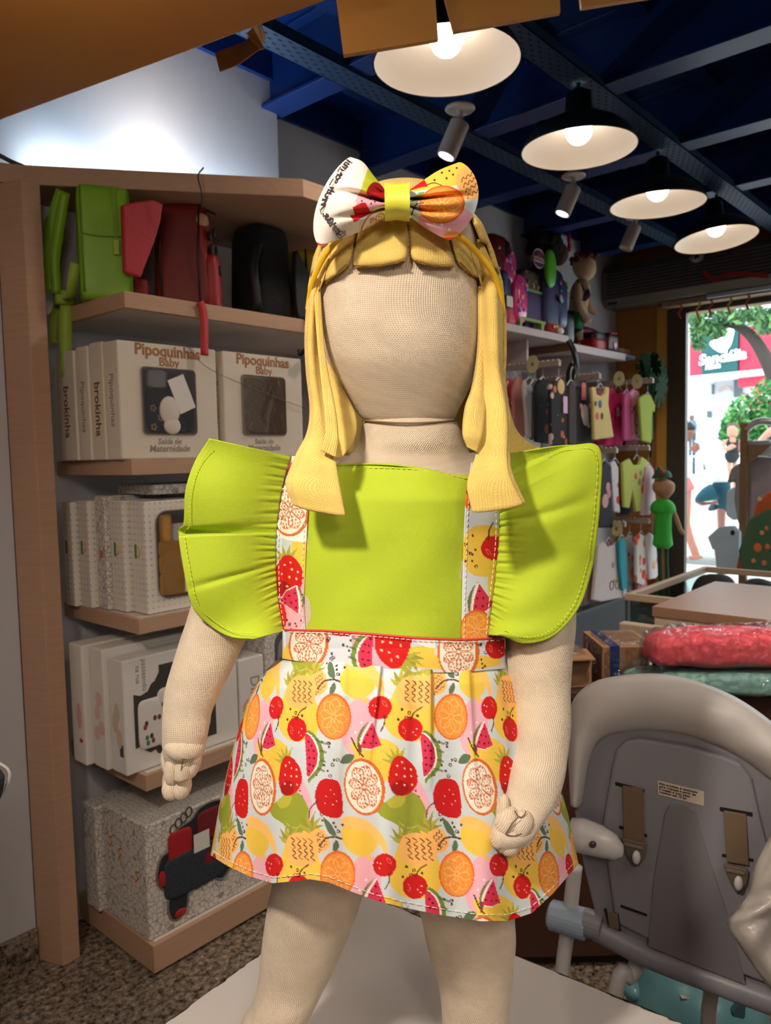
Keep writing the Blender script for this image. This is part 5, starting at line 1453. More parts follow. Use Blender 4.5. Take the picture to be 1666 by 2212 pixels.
bb = MB(); wp = [PV(x, y, 1.955) for x, y in ((265, 442), (292, 436), (330, 430), (354, 440), (348, 480), (336, 520), (322, 556), (306, 600), (288, 594), (270, 588))]
bb.prism([(p_[0], p_[2]) for p_ in wp], 1.955, 1.972, axis='y'); bb.v[0] = np.array([W(*q) for q in bb.v[0]])
obj('red_wing', bb, M((178, 34, 44), .6, bump=.1), t, bevel=.006, world=True)
obj('red_pouch', soft_box(-.07, -.02, -.06, -.01, .0, .085, p=3), M((150, 30, 38), .6), t, smooth=True)
obj('black_side_strap', MB().ribbon(spline([(-.03, .0, .22), (-.055, -.01, .14), (-.03, -.02, .04)], 16), (.6, -.8, 0), .03, .01), BLK, t, smooth=True)
obj('hanging_strap', MB().ribbon([W(*PV(x, y, 1.862)) for x, y in spline([(432, 652), (438, 668), (441, 700), (442, 768)], 20)], UD, .026, .002), M((190, 30, 36), .6), t, smooth=True, world=True)
# black pack
t = thing('backpack', 'black furry backpack with a rounded fin and dangling black strap', 'backpack', at=(1.635, 1.985, ZS), group=GRP)
obj('body', soft_box(-.015, .150, -.035, .13, .0, .312, p=5, pz=8, taper=.10), mat('black_plush', (15, 15, 16), .95, var=.4, scale=60, bump=.5, bscale=160), t, smooth=True)
fin = spline([(.13, .03), (.13, .225), (.165, .20), (.21, .13), (.236, .06), (.225, .02), (.19, .005)], 30, True)
obj('fin', MB().prism([tuple(q) for q in fin], -.06, -.038, axis='y'), BLK, t, bevel=.008)
obj('side_strap', MB().ribbon(spline([(.0, -.02, .24), (-.03, -.03, .16), (-.025, -.04, .03)], 16), (.6, -.8, 0), .03, .012), BLK, t, smooth=True)
obj('hanging_strap', MB().ribbon(spline([(.10, -.06, .003), (.115, -.116, .004), (.128, -.13, -.03), (.12, -.132, -.08), (.08, -.135, -.11), (.06, -.13, -.112)], 24), (.8, -.2, .3), .022, .004), BLK, t, smooth=True)
obj('white_side', soft_box(.12, .16, .0, .1, .08, .245, p=3), M((196, 190, 184), .8), t, smooth=True)
t = thing('backpack', 'yellow backpack with dark piping half hidden by the mannequin hair', 'backpack', at=(1.83, 1.99, ZS), group=GRP)
obj('body', soft_box(.0, .13, -.03, .12, .0, .27, p=4, pz=6), mat('yellow_nylon', (164, 140, 20), .5, var=.06), t, smooth=True)
for xx in (.012, .075): obj('piping', MB().tube([(xx, -.030, .02), (xx, -.034, .15), (xx, -.026, .26)], .003, 6), BLK, t, smooth=True)
# dark pushchair at the far left edge
t = thing('pushchair', 'black pushchair hood with thin white piping at the far left edge', 'pushchair', P(-40, 1950, 1.05) * np.array([1, 1, 0]))
q = [(-260, 1620), (-60, 1622), (0, 1650), (20, 1670), (14, 1702), (4, 1730), (6, 2000), (8, 2230), (-20, 2420), (-260, 2420)]
bb = MB(); a = [P(x, y, 1.05) for x, y in q]; bb.prism([(p_[0], p_[2]) for p_ in a], 0.82, 1.05, axis='y')
hd_ = obj('hood', bb, M((20, 20, 22), .7, bump=.2), t, world=True, bevel=.01)
bb = MB(); bb.tube([P(x, y, 1.052) for x, y in spline([(-60, 1622), (0, 1650), (20, 1668), (16, 1695), (2, 1722)], 20)], .0022, 6)
obj('piping', bb, M((190, 186, 180)), t, world=True, smooth=True)
bb = MB(); c = a[7]; bb.tube([(c[0] - .1, .9, .0), (c[0] - .1, .9, c[2] + .05)], .012, 8).tube([(c[0] - .1, 1.02, .0), (c[0] - .1, 1.02, c[2] + .05)], .012, 8)
obj('frame', bb, M((40, 40, 42), .4), t, world=True)
# ================================================================ RIGHT-HAND STRETCH OF THE LONG WALL
VF = 2.17
LILAC = mat('lilac_grey_shelf', (176, 160, 160), .5, var=.03)
a, c = PV(1090, 700, VF), PV(1229, 718, VF)
zA = (a[2] + c[2]) / 2
t = thing('wall_shelf', 'lilac grey wall shelf carrying toy backpacks right of the hair', 'shelf', at=(a[0] - .45, VF, zA - .045))
LA = c[0] - a[0] + .45
obj('board', MB().box(0, LA, 0, VW - VF - .002, 0, .04), LILAC, t, bevel=.002); obj('bracket', MB().box(.1, .12, .1, VW - VF - .002, -.12, 0), LILAC, t); obj('bracket', MB().box(LA - .3, LA - .28, .1, VW - VF - .002, -.12, 0), LILAC, t)
UA = (a[0], c[0])
d0, d1 = PV(1236, 741, VF), PV(1352, 763, VF)
zB = d0[2]
t = thing('wall_shelf', 'lilac grey wall shelf under the bikini mannequin', 'shelf', at=(d0[0], VF, zB - .045))
obj('board', MB().box(0, d1[0] - d0[0], 0, VW - VF - .002, 0, .045), LILAC, t, bevel=.002); obj('end_board', MB().box(-.012, 0, .0, VW - VF - .002, 0, .045), M((120, 84, 60), .5), t); obj('bracket', MB().box(.2, .22, .1, VW - VF - .002, -.12, 0), LILAC, t)
GT = 'toys on the wall shelf'
def pxy(x0, x1, y0, y1, v):
    """photo rectangle on a wall-parallel plane -> (u0, u1, z0, z1)"""
    p0, p1 = PV(x0, (y0 + y1) / 2, v), PV(x1, (y0 + y1) / 2, v)
    return p0[0], p1[0], PV((x0 + x1) / 2, y1, v)[2], PV((x0 + x1) / 2, y0, v)[2]
def toy(name, label, cat, x0, x1, y0, y1, v, base, grp=GT):
    u0, u1, z0, z1 = pxy(x0, x1, y0, y1, v)
    t = thing(name, label, cat, at=(u0, v, base), group=grp)
    return t, u1 - u0, z1 - base
ZA = zA - .004; ZBs = zB + .001
t, w_, h_ = toy('toy_backpack', 'shiny red and black child backpack beside the hair', 'backpack', 1066, 1104, 505, 690, 2.21, ZA)
obj('body', soft_box(0, w_, 0, .12, 0, h_, p=5, pz=7), M((110, 16, 18), .35), t, smooth=True); obj('black_trim', soft_box(w_ * .66, w_ * 1.02, -.006, .05, h_ * .2, h_ * .95, p=4), M((24, 20, 22), .4), t, smooth=True)
for k in range(2): obj('stud', MB().ell((w_ * .3, -.004, h_ * (.62 + .22 * k)), (.012, .006, .012)), M((150, 140, 130), .3, metal=.6), t, smooth=True)
obj('blue_flap', soft_box(w_ * .45, w_ * .75, -.012, .02, h_ * .32, h_ * .6, p=3), M((30, 50, 120), .5), t, smooth=True); obj('tag', MB().box(w_ * .6, w_ * .95, -.016, -.013, h_ * .2, h_ * .32), WHITEC, t)
def blobs(t, w_, h_, n, cols, x0=0, x1=1, z0=0, z1=1, y=-.004, r=.012, name='print_mark'):
    for k in range(n):
        obj(name, MB().ell((w_ * random.uniform(x0, x1), y, h_ * random.uniform(z0, z1)), (r * random.uniform(.6, 1.2), .003, r * random.uniform(.6, 1.2)), 8, 5), M(cols[k % len(cols)], .4), t)
HOLO = [(90, 150, 220), (236, 120, 190), (250, 190, 120), (150, 100, 200)]
t, w_, h_ = toy('toy_pack', 'glossy pink patterned pencil case leaning upright over the pink doll pack', 'toy', 1088, 1119, 532, 612, 2.20, ZA + .20)
obj('body', soft_box(0, w_, 0, .06, 0, h_, p=2.6, pz=2.6, lean=(.02, 0)), M((214, 60, 130), .25, coat=.5), t, smooth=True); blobs(t, w_, h_, 8, HOLO, .2, .8, .15, .85, -.002)
t, w_, h_ = toy('toy_pack', 'pink domed doll pack with colourful printed front standing on the shelf', 'toy', 1098, 1141, 590, 692, 2.195, ZA)
obj('body', soft_box(0, w_ * .8, .01, .09, 0, h_ * .6, p=3), M((200, 30, 90), .4), t, smooth=True); obj('printed_front', soft_box(w_ * .35, w_, -.01, .05, .02, h_, p=3, pz=3), M((236, 70, 150), .25, coat=.5), t, smooth=True); blobs(t, w_, h_, 10, HOLO, .45, .9, .12, .9, -.013)
t, w_, h_ = toy('toy_backpack', 'purple backpack with green band and oval printed tag', 'backpack', 1134, 1187, 590, 697, 2.24, ZA)
PUR = M((52, 28, 92), .5)
obj('body', soft_box(0, w_, 0, .13, 0, h_ * .72, p=7, pz=9), PUR, t, smooth=True); obj('upper_pocket', soft_box(.0, w_, .01, .12, h_ * .68, h_ * 1.05, p=5), M((70, 66, 50), .6), t, smooth=True); obj('green_band', MB().box(0, w_, -.004, .10, h_ * .66, h_ * .70), M((110, 170, 60), .5), t)
blobs(t, w_, h_, 9, [(150, 170, 60), (214, 120, 50), (190, 60, 50)], .1, .95, .74, 1.0, .008)
tg = obj('oval_tag', MB().lathe([(0, 0), (.06, 0), (.06, .004), (0, .004)], 28, mtx=np.array([[1.1, 0, 0, w_ * .42], [0, 0, -1, -.02], [0, .88, 0, h_ * 1.22], [0, 0, 0, 1]])), M((60, 40, 120), .4), t)
obj('oval_rim', MB().tube([(w_ * .42 + .063 * math.cos(q), -.022, h_ * 1.22 + .05 * math.sin(q)) for q in np.linspace(0, 2 * math.pi, 30)], .0035, 6, caps=False), M((214, 180, 70), .4), tg)
obj('cap_picture', MB().ell((w_ * .42, -.026, h_ * 1.22 + .018), (.026, .003, .02)), M((150, 24, 60), .4), tg); obj('name_band', MB().box(w_ * .42 - .055, w_ * .42 + .055, -.0275, -.0255, h_ * 1.22 - .022, h_ * 1.22 + .004), M((206, 190, 180)), tg)
text('lettering', 'MINIMALS', .022, M((180, 30, 30)), tg, frame((w_ * .42, -.0279, h_ * 1.22 - .009), (1, 0, 0), (0, 0, 1)).tolist(), bold=.0006)
t, w_, h_ = toy('toy_stool', 'small lime green plastic feet under the purple backpack tag', 'stool', 1124, 1182, 692, 712, 2.19, ZA)
for x in (0, .8): obj('leg', MB().prism([(w_ * x, 0), (w_ * x + .02, 0), (w_ * x + .03, .05), (w_ * x - .004, .05)], 0, .03, axis='y'), M((120, 150, 50), .4), t)
obj('bar', MB().box(w_ * .05, w_ * .95, 0, .03, .04, .055), M((120, 150, 50), .4), t)
t, w_, h_ = toy('toy_backpack', 'dark blue child backpack with green leaf flap and printed side', 'backpack', 1180, 1228, 545, 705, 2.21, ZA)
obj('body', soft_box(0, w_ * .95, 0, .12, 0, h_ * .82, p=4, pz=5), M((36, 34, 92), .45), t, smooth=True); obj('printed_side', soft_box(w_ * .5, w_, -.01, .08, h_ * .1, h_ * .7, p=3), M((44, 60, 120), .3), t, smooth=True); blobs(t, w_, h_, 10, [(110, 180, 60), (200, 60, 50), (80, 150, 200), (190, 180, 80)], .5, .95, .35, .72, -.012)
obj('green_flap', soft_box(-.01, w_ * .4, -.02, .02, h_ * .55, h_, p=2.4, pz=2.4), M((96, 190, 40), .4), t, smooth=True); obj('star', MB().ell((w_ * .55, -.016, h_ * .45), (.02, .003, .02), 5, 4), M((170, 166, 160)), t)
t, w_, h_ = toy('plush_toy', 'small red and white plush at the end of the toy shelf', 'toy', 1188, 1222, 694, 722, 2.18, ZA)
obj('body', soft_box(0, w_, 0, .07, 0, h_ * .8, p=2.6), M((150, 40, 36), .8), t, smooth=True); obj('white_belly', MB().ell((w_ * .6, -.004, h_ * .25), (.03, .02, .02)), WHITEC, t, smooth=True); blobs(t, w_, h_, 4, [(210, 170, 60)], .2, .8, .3, .6, -.004, .01)
# doll with black curls
t, w_, h_ = toy('doll', 'dark skinned doll with big black curly hair and red bow', 'doll', 1152, 1210, 490, 600, 2.40, ZA)
bb = MB(); cz = h_ - .10
for k in range(60):
    a_ = RNG.normal(size=3); a_ /= np.linalg.norm(a_); q = np.array([w_ * .42, .0, cz]) + a_ * np.array([.10, .08, .11]) * RNG.uniform(.7, 1)
    bb.ell(q, (.035,) * 3, 8, 6)
obj('curly_hair', bb, mat('black_curls', (12, 10, 10), .95), t, smooth=True)
obj('face', MB().ell((w_ * .78, -.03, cz - .05), (.06, .06, .07)), M((74, 46, 34), .8), t, smooth=True); obj('body', soft_box(w_ * .1, w_ * .8, -.03, .06, 0, cz - .08, p=3), M((60, 30, 70), .8), t, smooth=True)
obj('red_bow', MB().ell((w_ + .005, -.06, cz + .05), (.016, .012, .035)).ell((w_ + .01, -.06, cz), (.02, .012, .03)), M((180, 30, 34), .5), t, smooth=True)
# bikini mannequin
YB2 = 4.62
SK2 = mat('pale_mannequin_cloth', (214, 180, 146), .8, var=.05)
mb0 = W(*PV(1262, 742, 2.32)); mb0[2] = ZBs
t = thing('shop_mannequin', 'pale child mannequin in purple bikini top and green sequin skirt', 'mannequin', mb0)
def fig(name, L, R, Y, ratio, material, par, m=30, n=28): return obj(name, limb(L, R, Y, ratio=ratio, n=n, m=m), material, par, world=True, smooth=True)
YB2 = float(mb0[1])
fig('head', [(1254, 550), (1240, 562), (1238, 580), (1246, 596), (1256, 606)], [(1266, 550), (1282, 560), (1288, 580), (1282, 598), (1268, 608)], YB2, .95, SK2, t)
fig('torso', [(1252, 600), (1240, 612), (1232, 630), (1230, 660), (1226, 680)], [(1268, 600), (1276, 625), (1272, 650), (1268, 672), (1264, 690)], YB2, .75, SK2, t)
fig('leg', [(1232, 680), (1238, 710), (1248, 735), (1246, 742)], [(1262, 690), (1260, 715), (1262, 738), (1266, 744)], YB2, .9, SK2, t)
fig('leg', [(1222, 690), (1212, 712), (1200, 735), (1198, 744)], [(1244, 690), (1230, 718), (1216, 740), (1212, 746)], YB2 + .06, .9, SK2, t)
fig('arm', [(1240, 618), (1240, 650), (1250, 680), (1262, 698)], [(1256, 612), (1258, 650), (1266, 675), (1278, 690)], YB2 - .06, .9, SK2, t)
fig('arm', [(1262, 620), (1266, 650), (1272, 672), (1280, 680)], [(1274, 622), (1278, 650), (1284, 668), (1292, 676)], YB2 + .06, .9, SK2, t)
bb = MB(); c_ = P(1262, 556, YB2)
for k in range(34):
    q = c_ + np.array([RNG.uniform(-.07, .07), RNG.uniform(-.05, .05), RNG.uniform(-.03, .02)]); bb.ell(q, (.022, .02, .018), 7, 5)
obj('knit_hair', bb, M((112, 66, 56), .95), t, world=True, smooth=True)
obj('dark_tuft', MB().ell(P(1280, 552, YB2 - .02), (.04, .03, .025)), M((24, 20, 20), .9), t, world=True, smooth=True)
fig('bikini_top', [(1262, 632), (1260, 640), (1258, 648)], [(1272, 622), (1276, 640), (1266, 650)], YB2 - .045, .5, M((58, 20, 76), .5), t)
obj('bikini_string', MB().tube([P(1246, 604, YB2 - .05), P(1256, 615, YB2 - .075), P(1264, 630, YB2 - .08)], .004, 6).tube([P(1232, 642, YB2 - .05), P(1260, 648, YB2 - .085)], .003, 6), M((30, 18, 34)), t, world=True)
SEQ = mat('green_sequins', (14, 92, 44), .2, var=.6, scale=140, metal=.6, bump=.6, bscale=200)
fig('sequin_skirt', [(1224, 672), (1220, 690), (1216, 706), (1222, 714)], [(1262, 680), (1264, 695), (1258, 712), (1248, 718)], YB2 - .02, .95, SEQ, t)
t, w_, h_ = toy('lunch_bag', 'red and black child lunch bag with a heart on its front', 'bag', 1288, 1338, 716, 776, 2.22, ZBs)
obj('body', soft_box(0, w_ * .5, .0, .16, 0, h_ * .62, p=6), M((170, 24, 34), .5), t, smooth=True); obj('side_top', soft_box(.02, w_ * .55, .01, .15, h_ * .5, h_ * .95, p=5), M((26, 24, 28), .5), t, smooth=True)
fr = obj('front', soft_box(w_ * .42, w_, -.01, .12, 0, h_, p=4, pz=4), M((24, 26, 34), .45), t, smooth=True); obj('red_rim', MB().tube([(w_ * .45, -.008, .01), (w_ * .44, -.012, h_ * .6), (w_ * .55, -.012, h_ * .93), (w_ * .8, -.012, h_ * .97)], .006, 6), M((170, 28, 38)), fr, smooth=True)
ht = [(0, -.028), (.024, .0), (.022, .016), (.010, .022), (0, .012), (-.010, .022), (-.022, .016), (-.024, 0)]
obj('heart', MB().prism([(w_ * .74 + x, h_ * .38 + z) for x, z in ht], -.0145, -.011, axis='y'), M((214, 60, 70), .3), fr)
obj('handle_strap', MB().ribbon(spline([(0, .03, h_ * .62), (-.05, .0, h_ * .55), (-.07, -.01, h_ * .25)], 12), (0, 0, 1), .03, .005), M((150, 24, 34)), t)
t, w_, h_ = toy('toy_basket', 'dark pink toy basket behind the red lunch bag', 'toy', 1254, 1300, 704, 752, 2.40, ZBs)
obj('basket', soft_box(0, w_, 0, .09, 0, h_ * .7, p=4), M((140, 60, 60), .6), t, smooth=True); obj('lid', MB().ell((w_ / 2, .04, h_ * .8), (w_ * .6, .05, .04)), M((130, 24, 70), .6), t, smooth=True)
t, w_, h_ = toy('folded_pack', 'small folded pale blue and red packs at the shelf end', 'pack', 1338, 1378, 752, 776, 2.28, ZBs)
obj('lower_pack', soft_box(0, w_, 0, .14, 0, h_ * .45, p=5), M((150, 176, 196), .4), t, smooth=True); obj('upper_pack', soft_box(.0, w_ * .8, .01, .12, h_ * .42, h_, p=4), M((120, 44, 40), .6), t, smooth=True)
# black strap looping down from the shelf
bb = MB(); pp = spline([W(*PV(1228, 735, 2.10)), W(*PV(1240, 760, 2.08)), W(*PV(1246, 790, 2.08)), W(*PV(1240, 815, 2.08)), W(*PV(1230, 826, 2.08)), W(*PV(1230, 805, 2.10)), W(*PV(1238, 785, 2.10))], 40)
o = obj('strap_loop', bb.ribbon(pp, (.8, .2, .3), .035, .004), M((14, 14, 16), .3), smooth=True); tag(o, 'glossy black strap looping down in front of the garment rails', 'strap')
o = obj('black_boots', soft_box(0, .14, 0, .10, 0, .18, p=3), M((16, 15, 17), .35), loc=W(d0[0] - .02, VF + .03, ZBs), room=True, smooth=True); tag(o, 'glossy black pouch standing at the corner of the bikini mannequin shelf', 'pouch')

# ---------------------------------------------------------------- garment arms and clothes
ARM = mat('pale_rail', (150, 134, 122), .5)
CLOTHP = {}
def arm(tip, label, vt=2.02):
    a = PV(tip[0], tip[1], vt)
    t = thing('garment_rail', label, 'garment rail', at=(a[0], vt, a[2]), group='garment rails on the long wall')
    Lr = VW - vt - .003
    obj('bar', MB().box(-.014, .014, 0, Lr, -.016, .016), ARM, t, bevel=.003)
    bb = MB()
    for k in range(int(Lr / .03)): bb.box(-.012, .012, .01 + k * .03, .024 + k * .03, .016, .022)
    o = obj('notches', bb, ARM, t); obj('wall_plate', MB().box(-.03, .03, Lr - .006, Lr, -.06, .06), ARM, t)
    return a
def garment(name, label, cat, poly, ua, col, grp, hook=None, marks=(), patt=None, sleeves=()):
    q = np.array(poly, float); xc, yc = q[:, 0].mean(), q[:, 1].mean()
    v = min(VW - .05, max(1.98, PU(xc, yc, ua)[1]))
    pts = [PV(x, y, v) for x, y in poly]
    u0 = np.mean([p_[0] for p_ in pts]); zb = min(p_[2] for p_ in pts)
    t = thing(name, label, cat, at=(u0, v, zb), group=grp)
    m_ = M(col, .85, bump=.15, bscale=40) if patt is None else patt
    th_ = .022
    obj('cloth', MB().prism([(p_[0] - u0, p_[2] - zb) for p_ in pts], -th_ / 2, th_ / 2, axis='y'), m_, t, bevel=.009)
    for s in sleeves:
        sp = [PV(x, y, v) for x, y in s]; obj('sleeve', MB().prism([(p_[0] - u0, p_[2] - zb) for p_ in sp], -th_ * .7, th_ * .4, axis='y'), m_, t, bevel=.007)
    zt_ = max(p_[2] for p_ in pts) - zb
    hz = (hook if hook is not None else zt_ + .06)
    obj('hanger', MB().tube(spline([(-.05, 0, zt_ - .02), (0, 0, zt_ + .012), (.05, 0, zt_ - .02)], 9), .004, 6).tube([(0, 0, zt_ + .01), (0, 0, hz)], .0025, 6), M((170, 176, 184), .3), t)
    for mk in marks:
        kind, x, y, r, cc = mk
        p_ = PV(x, y, v)
        if kind == 'o': obj('print_mark', MB().ell((p_[0] - u0, -th_ / 2 - .001, p_[2] - zb), (r, .003, r), 10, 6), M(cc, .7), t)
        elif kind == 'tag': obj('paper_tag', MB().box(p_[0] - u0 - r * .5, p_[0] - u0 + r * .5, -th_ / 2 - .006, -th_ / 2 - .003, p_[2] - zb - r, p_[2] - zb + r), M(cc, .6), t)
        elif kind == 'ring': obj('print_mark', MB().tube([(p_[0] - u0 + r * math.cos(k), -th_ / 2 - .001, p_[2] - zb + r * math.sin(k)) for k in np.linspace(0, 6.28, 16)], .003, 5, caps=False), M(cc, .7), t)
    return t
def spot_fabric(name, base, cols, scale=26, thr=.36):
    m = bpy.data.materials.new(name); m.use_nodes = True
    N, L = m.node_tree.nodes, m.node_tree.links
    b = N['Principled BSDF']; b.inputs['Roughness'].default_value = .85
    tc = N.new('ShaderNodeTexCoord'); v = N.new('ShaderNodeTexVoronoi'); v.inputs['Scale'].default_value = scale
    L.new(tc.outputs['Object'], v.inputs['Vector'])
    r = N.new('ShaderNodeValToRGB'); e = r.color_ramp.elements; e[0].position = thr - .02; e[0].color = (1, 1, 1, 1); e[1].position = thr + .02; e[1].color = (0, 0, 0, 1)
    L.new(v.outputs['Distance'], r.inputs[0])
    cr = N.new('ShaderNodeValToRGB'); cr.color_ramp.interpolation = 'CONSTANT'; e = cr.color_ramp.elements
    e[0].position = 0; e[0].color = rgba(cols[0]); e[1].position = .34; e[1].color = rgba(cols[1 % len(cols)]); k = e.new(.67); k.color = rgba(cols[2 % len(cols)])
    sx_ = N.new('ShaderNodeSeparateColor'); L.new(v.outputs['Color'], sx_.inputs[0]); L.new(sx_.outputs[0], cr.inputs[0])
    mx = N.new('ShaderNodeMix'); mx.data_type = 'RGBA'; mx.inputs[6].default_value = rgba(base)
    L.new(r.outputs[0], mx.inputs[0]); L.new(cr.outputs[0], mx.inputs[7]); L.new(mx.outputs[2], b.inputs['Base Color'])
    return m
FLR = spot_fabric('red_floral', (196, 30, 48), [(240, 210, 214), (236, 150, 160), (250, 230, 220)])
BLF = spot_fabric('black_floral', (20, 18, 22), [(190, 100, 50), (206, 170, 170), (90, 120, 80)], 16, .30)
BLM = spot_fabric('black_tropical', (24, 22, 24), [(160, 80, 60), (70, 110, 80), (190, 150, 120)], 13, .34)
PST = spot_fabric('pink_stars', (222, 146, 164), [(60, 60, 120), (200, 50, 90), (74, 64, 110)], 24, .30)
RFL = spot_fabric('white_red_floral', (214, 206, 204), [(200, 40, 40), (214, 120, 60), (190, 60, 70)], 14, .45)
REDS = spot_fabric('red_hearts', (200, 194, 200), [(196, 30, 36), (190, 40, 40), (200, 50, 50)], 13, .34)
a1 = arm((1210, 784), 'upper garment rail with dark dresses ending beside the black strap')
a2 = arm((1297, 812), 'upper garment rail holding the cream tank top')
a3 = arm((1412, 822), 'upper garment rail nearest the monstera leaves')
b1 = arm((1334, 973), 'middle garment rail ending above the heart print top')
b2 = arm((1404, 968), 'middle garment rail above the yellow fringed top')
c1 = arm((1352, 1133), 'lower garment rail with the white bicycle print dress')
c2 = arm((1404, 1126), 'lower garment rail with red floral clothes')
GU, GMi, GLo = 'clothes on the upper rails', 'clothes on the middle rails', 'clothes on the lower rails'
garment('dress', 'red floral child top nearest the mannequin hair', 'dress', [(1088, 822), (1100, 816), (1110, 830), (1108, 905), (1090, 900)], a1[0], (190, 30, 50), GU, patt=FLR)
garment('dress', 'salmon pink slip dress between red floral and white rompers', 'dress', [(1106, 850), (1112, 812), (1124, 816), (1128, 850), (1133, 944), (1108, 936)], a1[0], (186, 120, 108), GU)
garment('romper', 'white sleeveless romper on the upper rail', 'romper', [(1128, 830), (1134, 818), (1140, 850), (1150, 850), (1152, 820), (1157, 832), (1157, 955), (1140, 945)], a1[0], (200, 190, 186), GU, marks=[('o', 1140, 842, .03, (150, 160, 176))])
garment('dress', 'dark tropical print dress beside the white romper', 'dress', [(1155, 832), (1164, 820), (1182, 820), (1190, 834), (1192, 960), (1156, 955)], a1[0], (30, 26, 28), GU, patt=BLM)
garment('dress', 'black floral dress with a hanging pink paper tag', 'dress', [(1186, 834), (1196, 822), (1218, 822), (1228, 836), (1228, 966), (1188, 962)], a1[0], (24, 22, 26), GU, patt=BLF, marks=[('tag', 1216, 875, .045, (200, 160, 200)), ('o', 1208, 836, .04, (206, 170, 110))])
garment('top', 'black top with white kitten picture and ruffled cap sleeves', 'top', [(1238, 850), (1246, 834), (1256, 836), (1270, 836), (1280, 850), (1276, 876), (1284, 968), (1236, 968)], a2[0] + .02, (22, 20, 26), GU, marks=[('tag', 1256, 846, .05, (220, 90, 80)), ('o', 1260, 892, .05, (210, 196, 200)), ('o', 1262, 905, .042, (206, 190, 196)), ('o', 1252, 878, .018, (220, 150, 160)), ('o', 1270, 878, .018, (220, 150, 160)), ('o', 1268, 918, .02, (206, 196, 200))])
garment('tank_top', 'cream yellow tank top with coloured flower print', 'top', [(1275, 838), (1284, 835), (1287, 852), (1297, 856), (1304, 850), (1306, 834), (1314, 838), (1312, 872), (1324, 945), (1281, 951), (1279, 875)], a2[0] + .10, (206, 184, 118), GU, marks=[('o', 1283, 872, .016, (60, 60, 40)), ('o', 1293, 873, .024, (40, 80, 140)), ('o', 1287, 899, .022, (206, 70, 60)), ('o', 1297, 899, .02, (50, 60, 40))])
garment('top', 'hot pink top with white bow print', 'top', [(1309, 840), (1320, 835), (1330, 852), (1340, 850), (1352, 836), (1364, 846), (1358, 870), (1357, 935), (1340, 962), (1306, 963), (1318, 930)], a3[0] - .05, (226, 40, 120), GU, marks=[('o', 1332, 890, .03, (240, 200, 214)), ('o', 1341, 893, .026, (240, 200, 214)), ('ring', 1324, 893, .03, (150, 20, 70))])
garment('top', 'pink top printed with dark stars', 'top', [(1356, 850), (1366, 841), (1378, 844), (1382, 862), (1387, 950), (1356, 948)], a3[0], (222, 146, 164), GU, patt=PST)
garment('top', 'lime green plain top nearest the monstera plant', 'top', [(1378, 860), (1390, 852), (1402, 852), (1414, 872), (1412, 892), (1407, 888), (1405, 958), (1384, 952)], a3[0] + .06, (146, 160, 50), GU)
for k, (x, y) in enumerate(((1300, 957), (1348, 960), (1362, 958))): garment('child_shirt', ['crimson hem of a top showing under the hot pink top', 'dark red hem hanging below the hot pink top', 'dark crimson hem showing below the star print top'][k], 'top', [(x - 14, y - 40), (x + 14, y - 42), (x + 16, y + 4), (x - 14, y + 6)], a3[0] + .12, [(190, 20, 80), (120, 16, 40), (96, 16, 36)][k], GU)
for k, (x0, x1, y0, y1, ua_, cc, lab) in enumerate(((1146, 1166, 824, 950, a1[0] + .05, (96, 84, 80), 'grey child dress squeezed between the white romper and tropical dress'), (1226, 1242, 826, 962, a1[0] + .12, (58, 48, 50), 'charcoal child dress squeezed in behind the black floral dress'), (1284, 1300, 838, 940, a2[0] + .22, (120, 40, 60), 'maroon top just visible behind the cream tank top'), (1346, 1362, 846, 952, a3[0] - .14, (170, 60, 110), 'dark pink top squeezed behind the hot pink top'), (1398, 1408, 856, 950, a3[0] + .16, (60, 90, 70), 'dark green top hidden behind the lime green top'))):
    garment('child_shirt', lab, 'top', [(x0, y0 + 10), (x0 + 4, y0), (x1 - 4, y0), (x1, y0 + 10), (x1 + 1, y1), (x0 - 1, y1)], ua_, cc, GU)
garment('top', 'navy top with pink kitten picture on the middle rail', 'top', [(1296, 1010), (1306, 996), (1318, 1006), (1322, 1140), (1290, 1140)], b1[0] + .0, (26, 24, 40), GMi, marks=[('o', 1310, 1052, .03, (206, 140, 150)), ('o', 1304, 1082, .045, (200, 150, 150)), ('o', 1312, 1066, .03, (190, 130, 140))])
garment('dungarees', 'white strap top with red hearts beside the navy kitten top', 'top', [(1316, 1000), (1326, 994), (1334, 1010), (1334, 1060), (1338, 1108), (1324, 1106)], b1[0] + .14, (200, 190, 196), GMi, patt=REDS)
garment('top', 'yellow green top with red flowers and fringed hem', 'top', [(1342, 1000), (1358, 990), (1366, 1004), (1378, 1004), (1384, 986), (1396, 994), (1404, 1010), (1396, 1016), (1400, 1082), (1384, 1080), (1382, 1104), (1372, 1106), (1364, 1060), (1358, 1098), (1346, 1096)], b2[0] - .05, (178, 184, 84), GMi, marks=[('o', 1371, 1028, .022, (214, 60, 50)), ('o', 1388, 1036, .03, (206, 40, 40)), ('o', 1386, 1056, .034, (206, 40, 40)), ('o', 1379, 1040, .026, (110, 120, 90)), ('o', 1381, 1022, .02, (120, 126, 96))])
garment('dress', 'pale lilac dress behind the yellow green fringed top', 'dress', [(1392, 1008), (1402, 1004), (1410, 1012), (1417, 1112), (1384, 1114)], b2[0] + .12, (190, 164, 168), GMi)
garment('dress', 'white child dress with yellow bicycle print', 'dress', [(1290, 1176), (1302, 1168), (1310, 1180), (1322, 1178), (1330, 1170), (1336, 1182), (1334, 1200), (1350, 1290), (1296, 1300), (1278, 1296)], c1[0], (206, 190, 186), GLo, marks=[('ring', 1318, 1264, .028, (90, 80, 70)), ('ring', 1330, 1262, .028, (120, 100, 50)), ('o', 1324, 1254, .014, (190, 160, 60)), ('o', 1321, 1220, .02, (170, 120, 130)), ('o', 1311, 1175, .016, (170, 30, 40))])
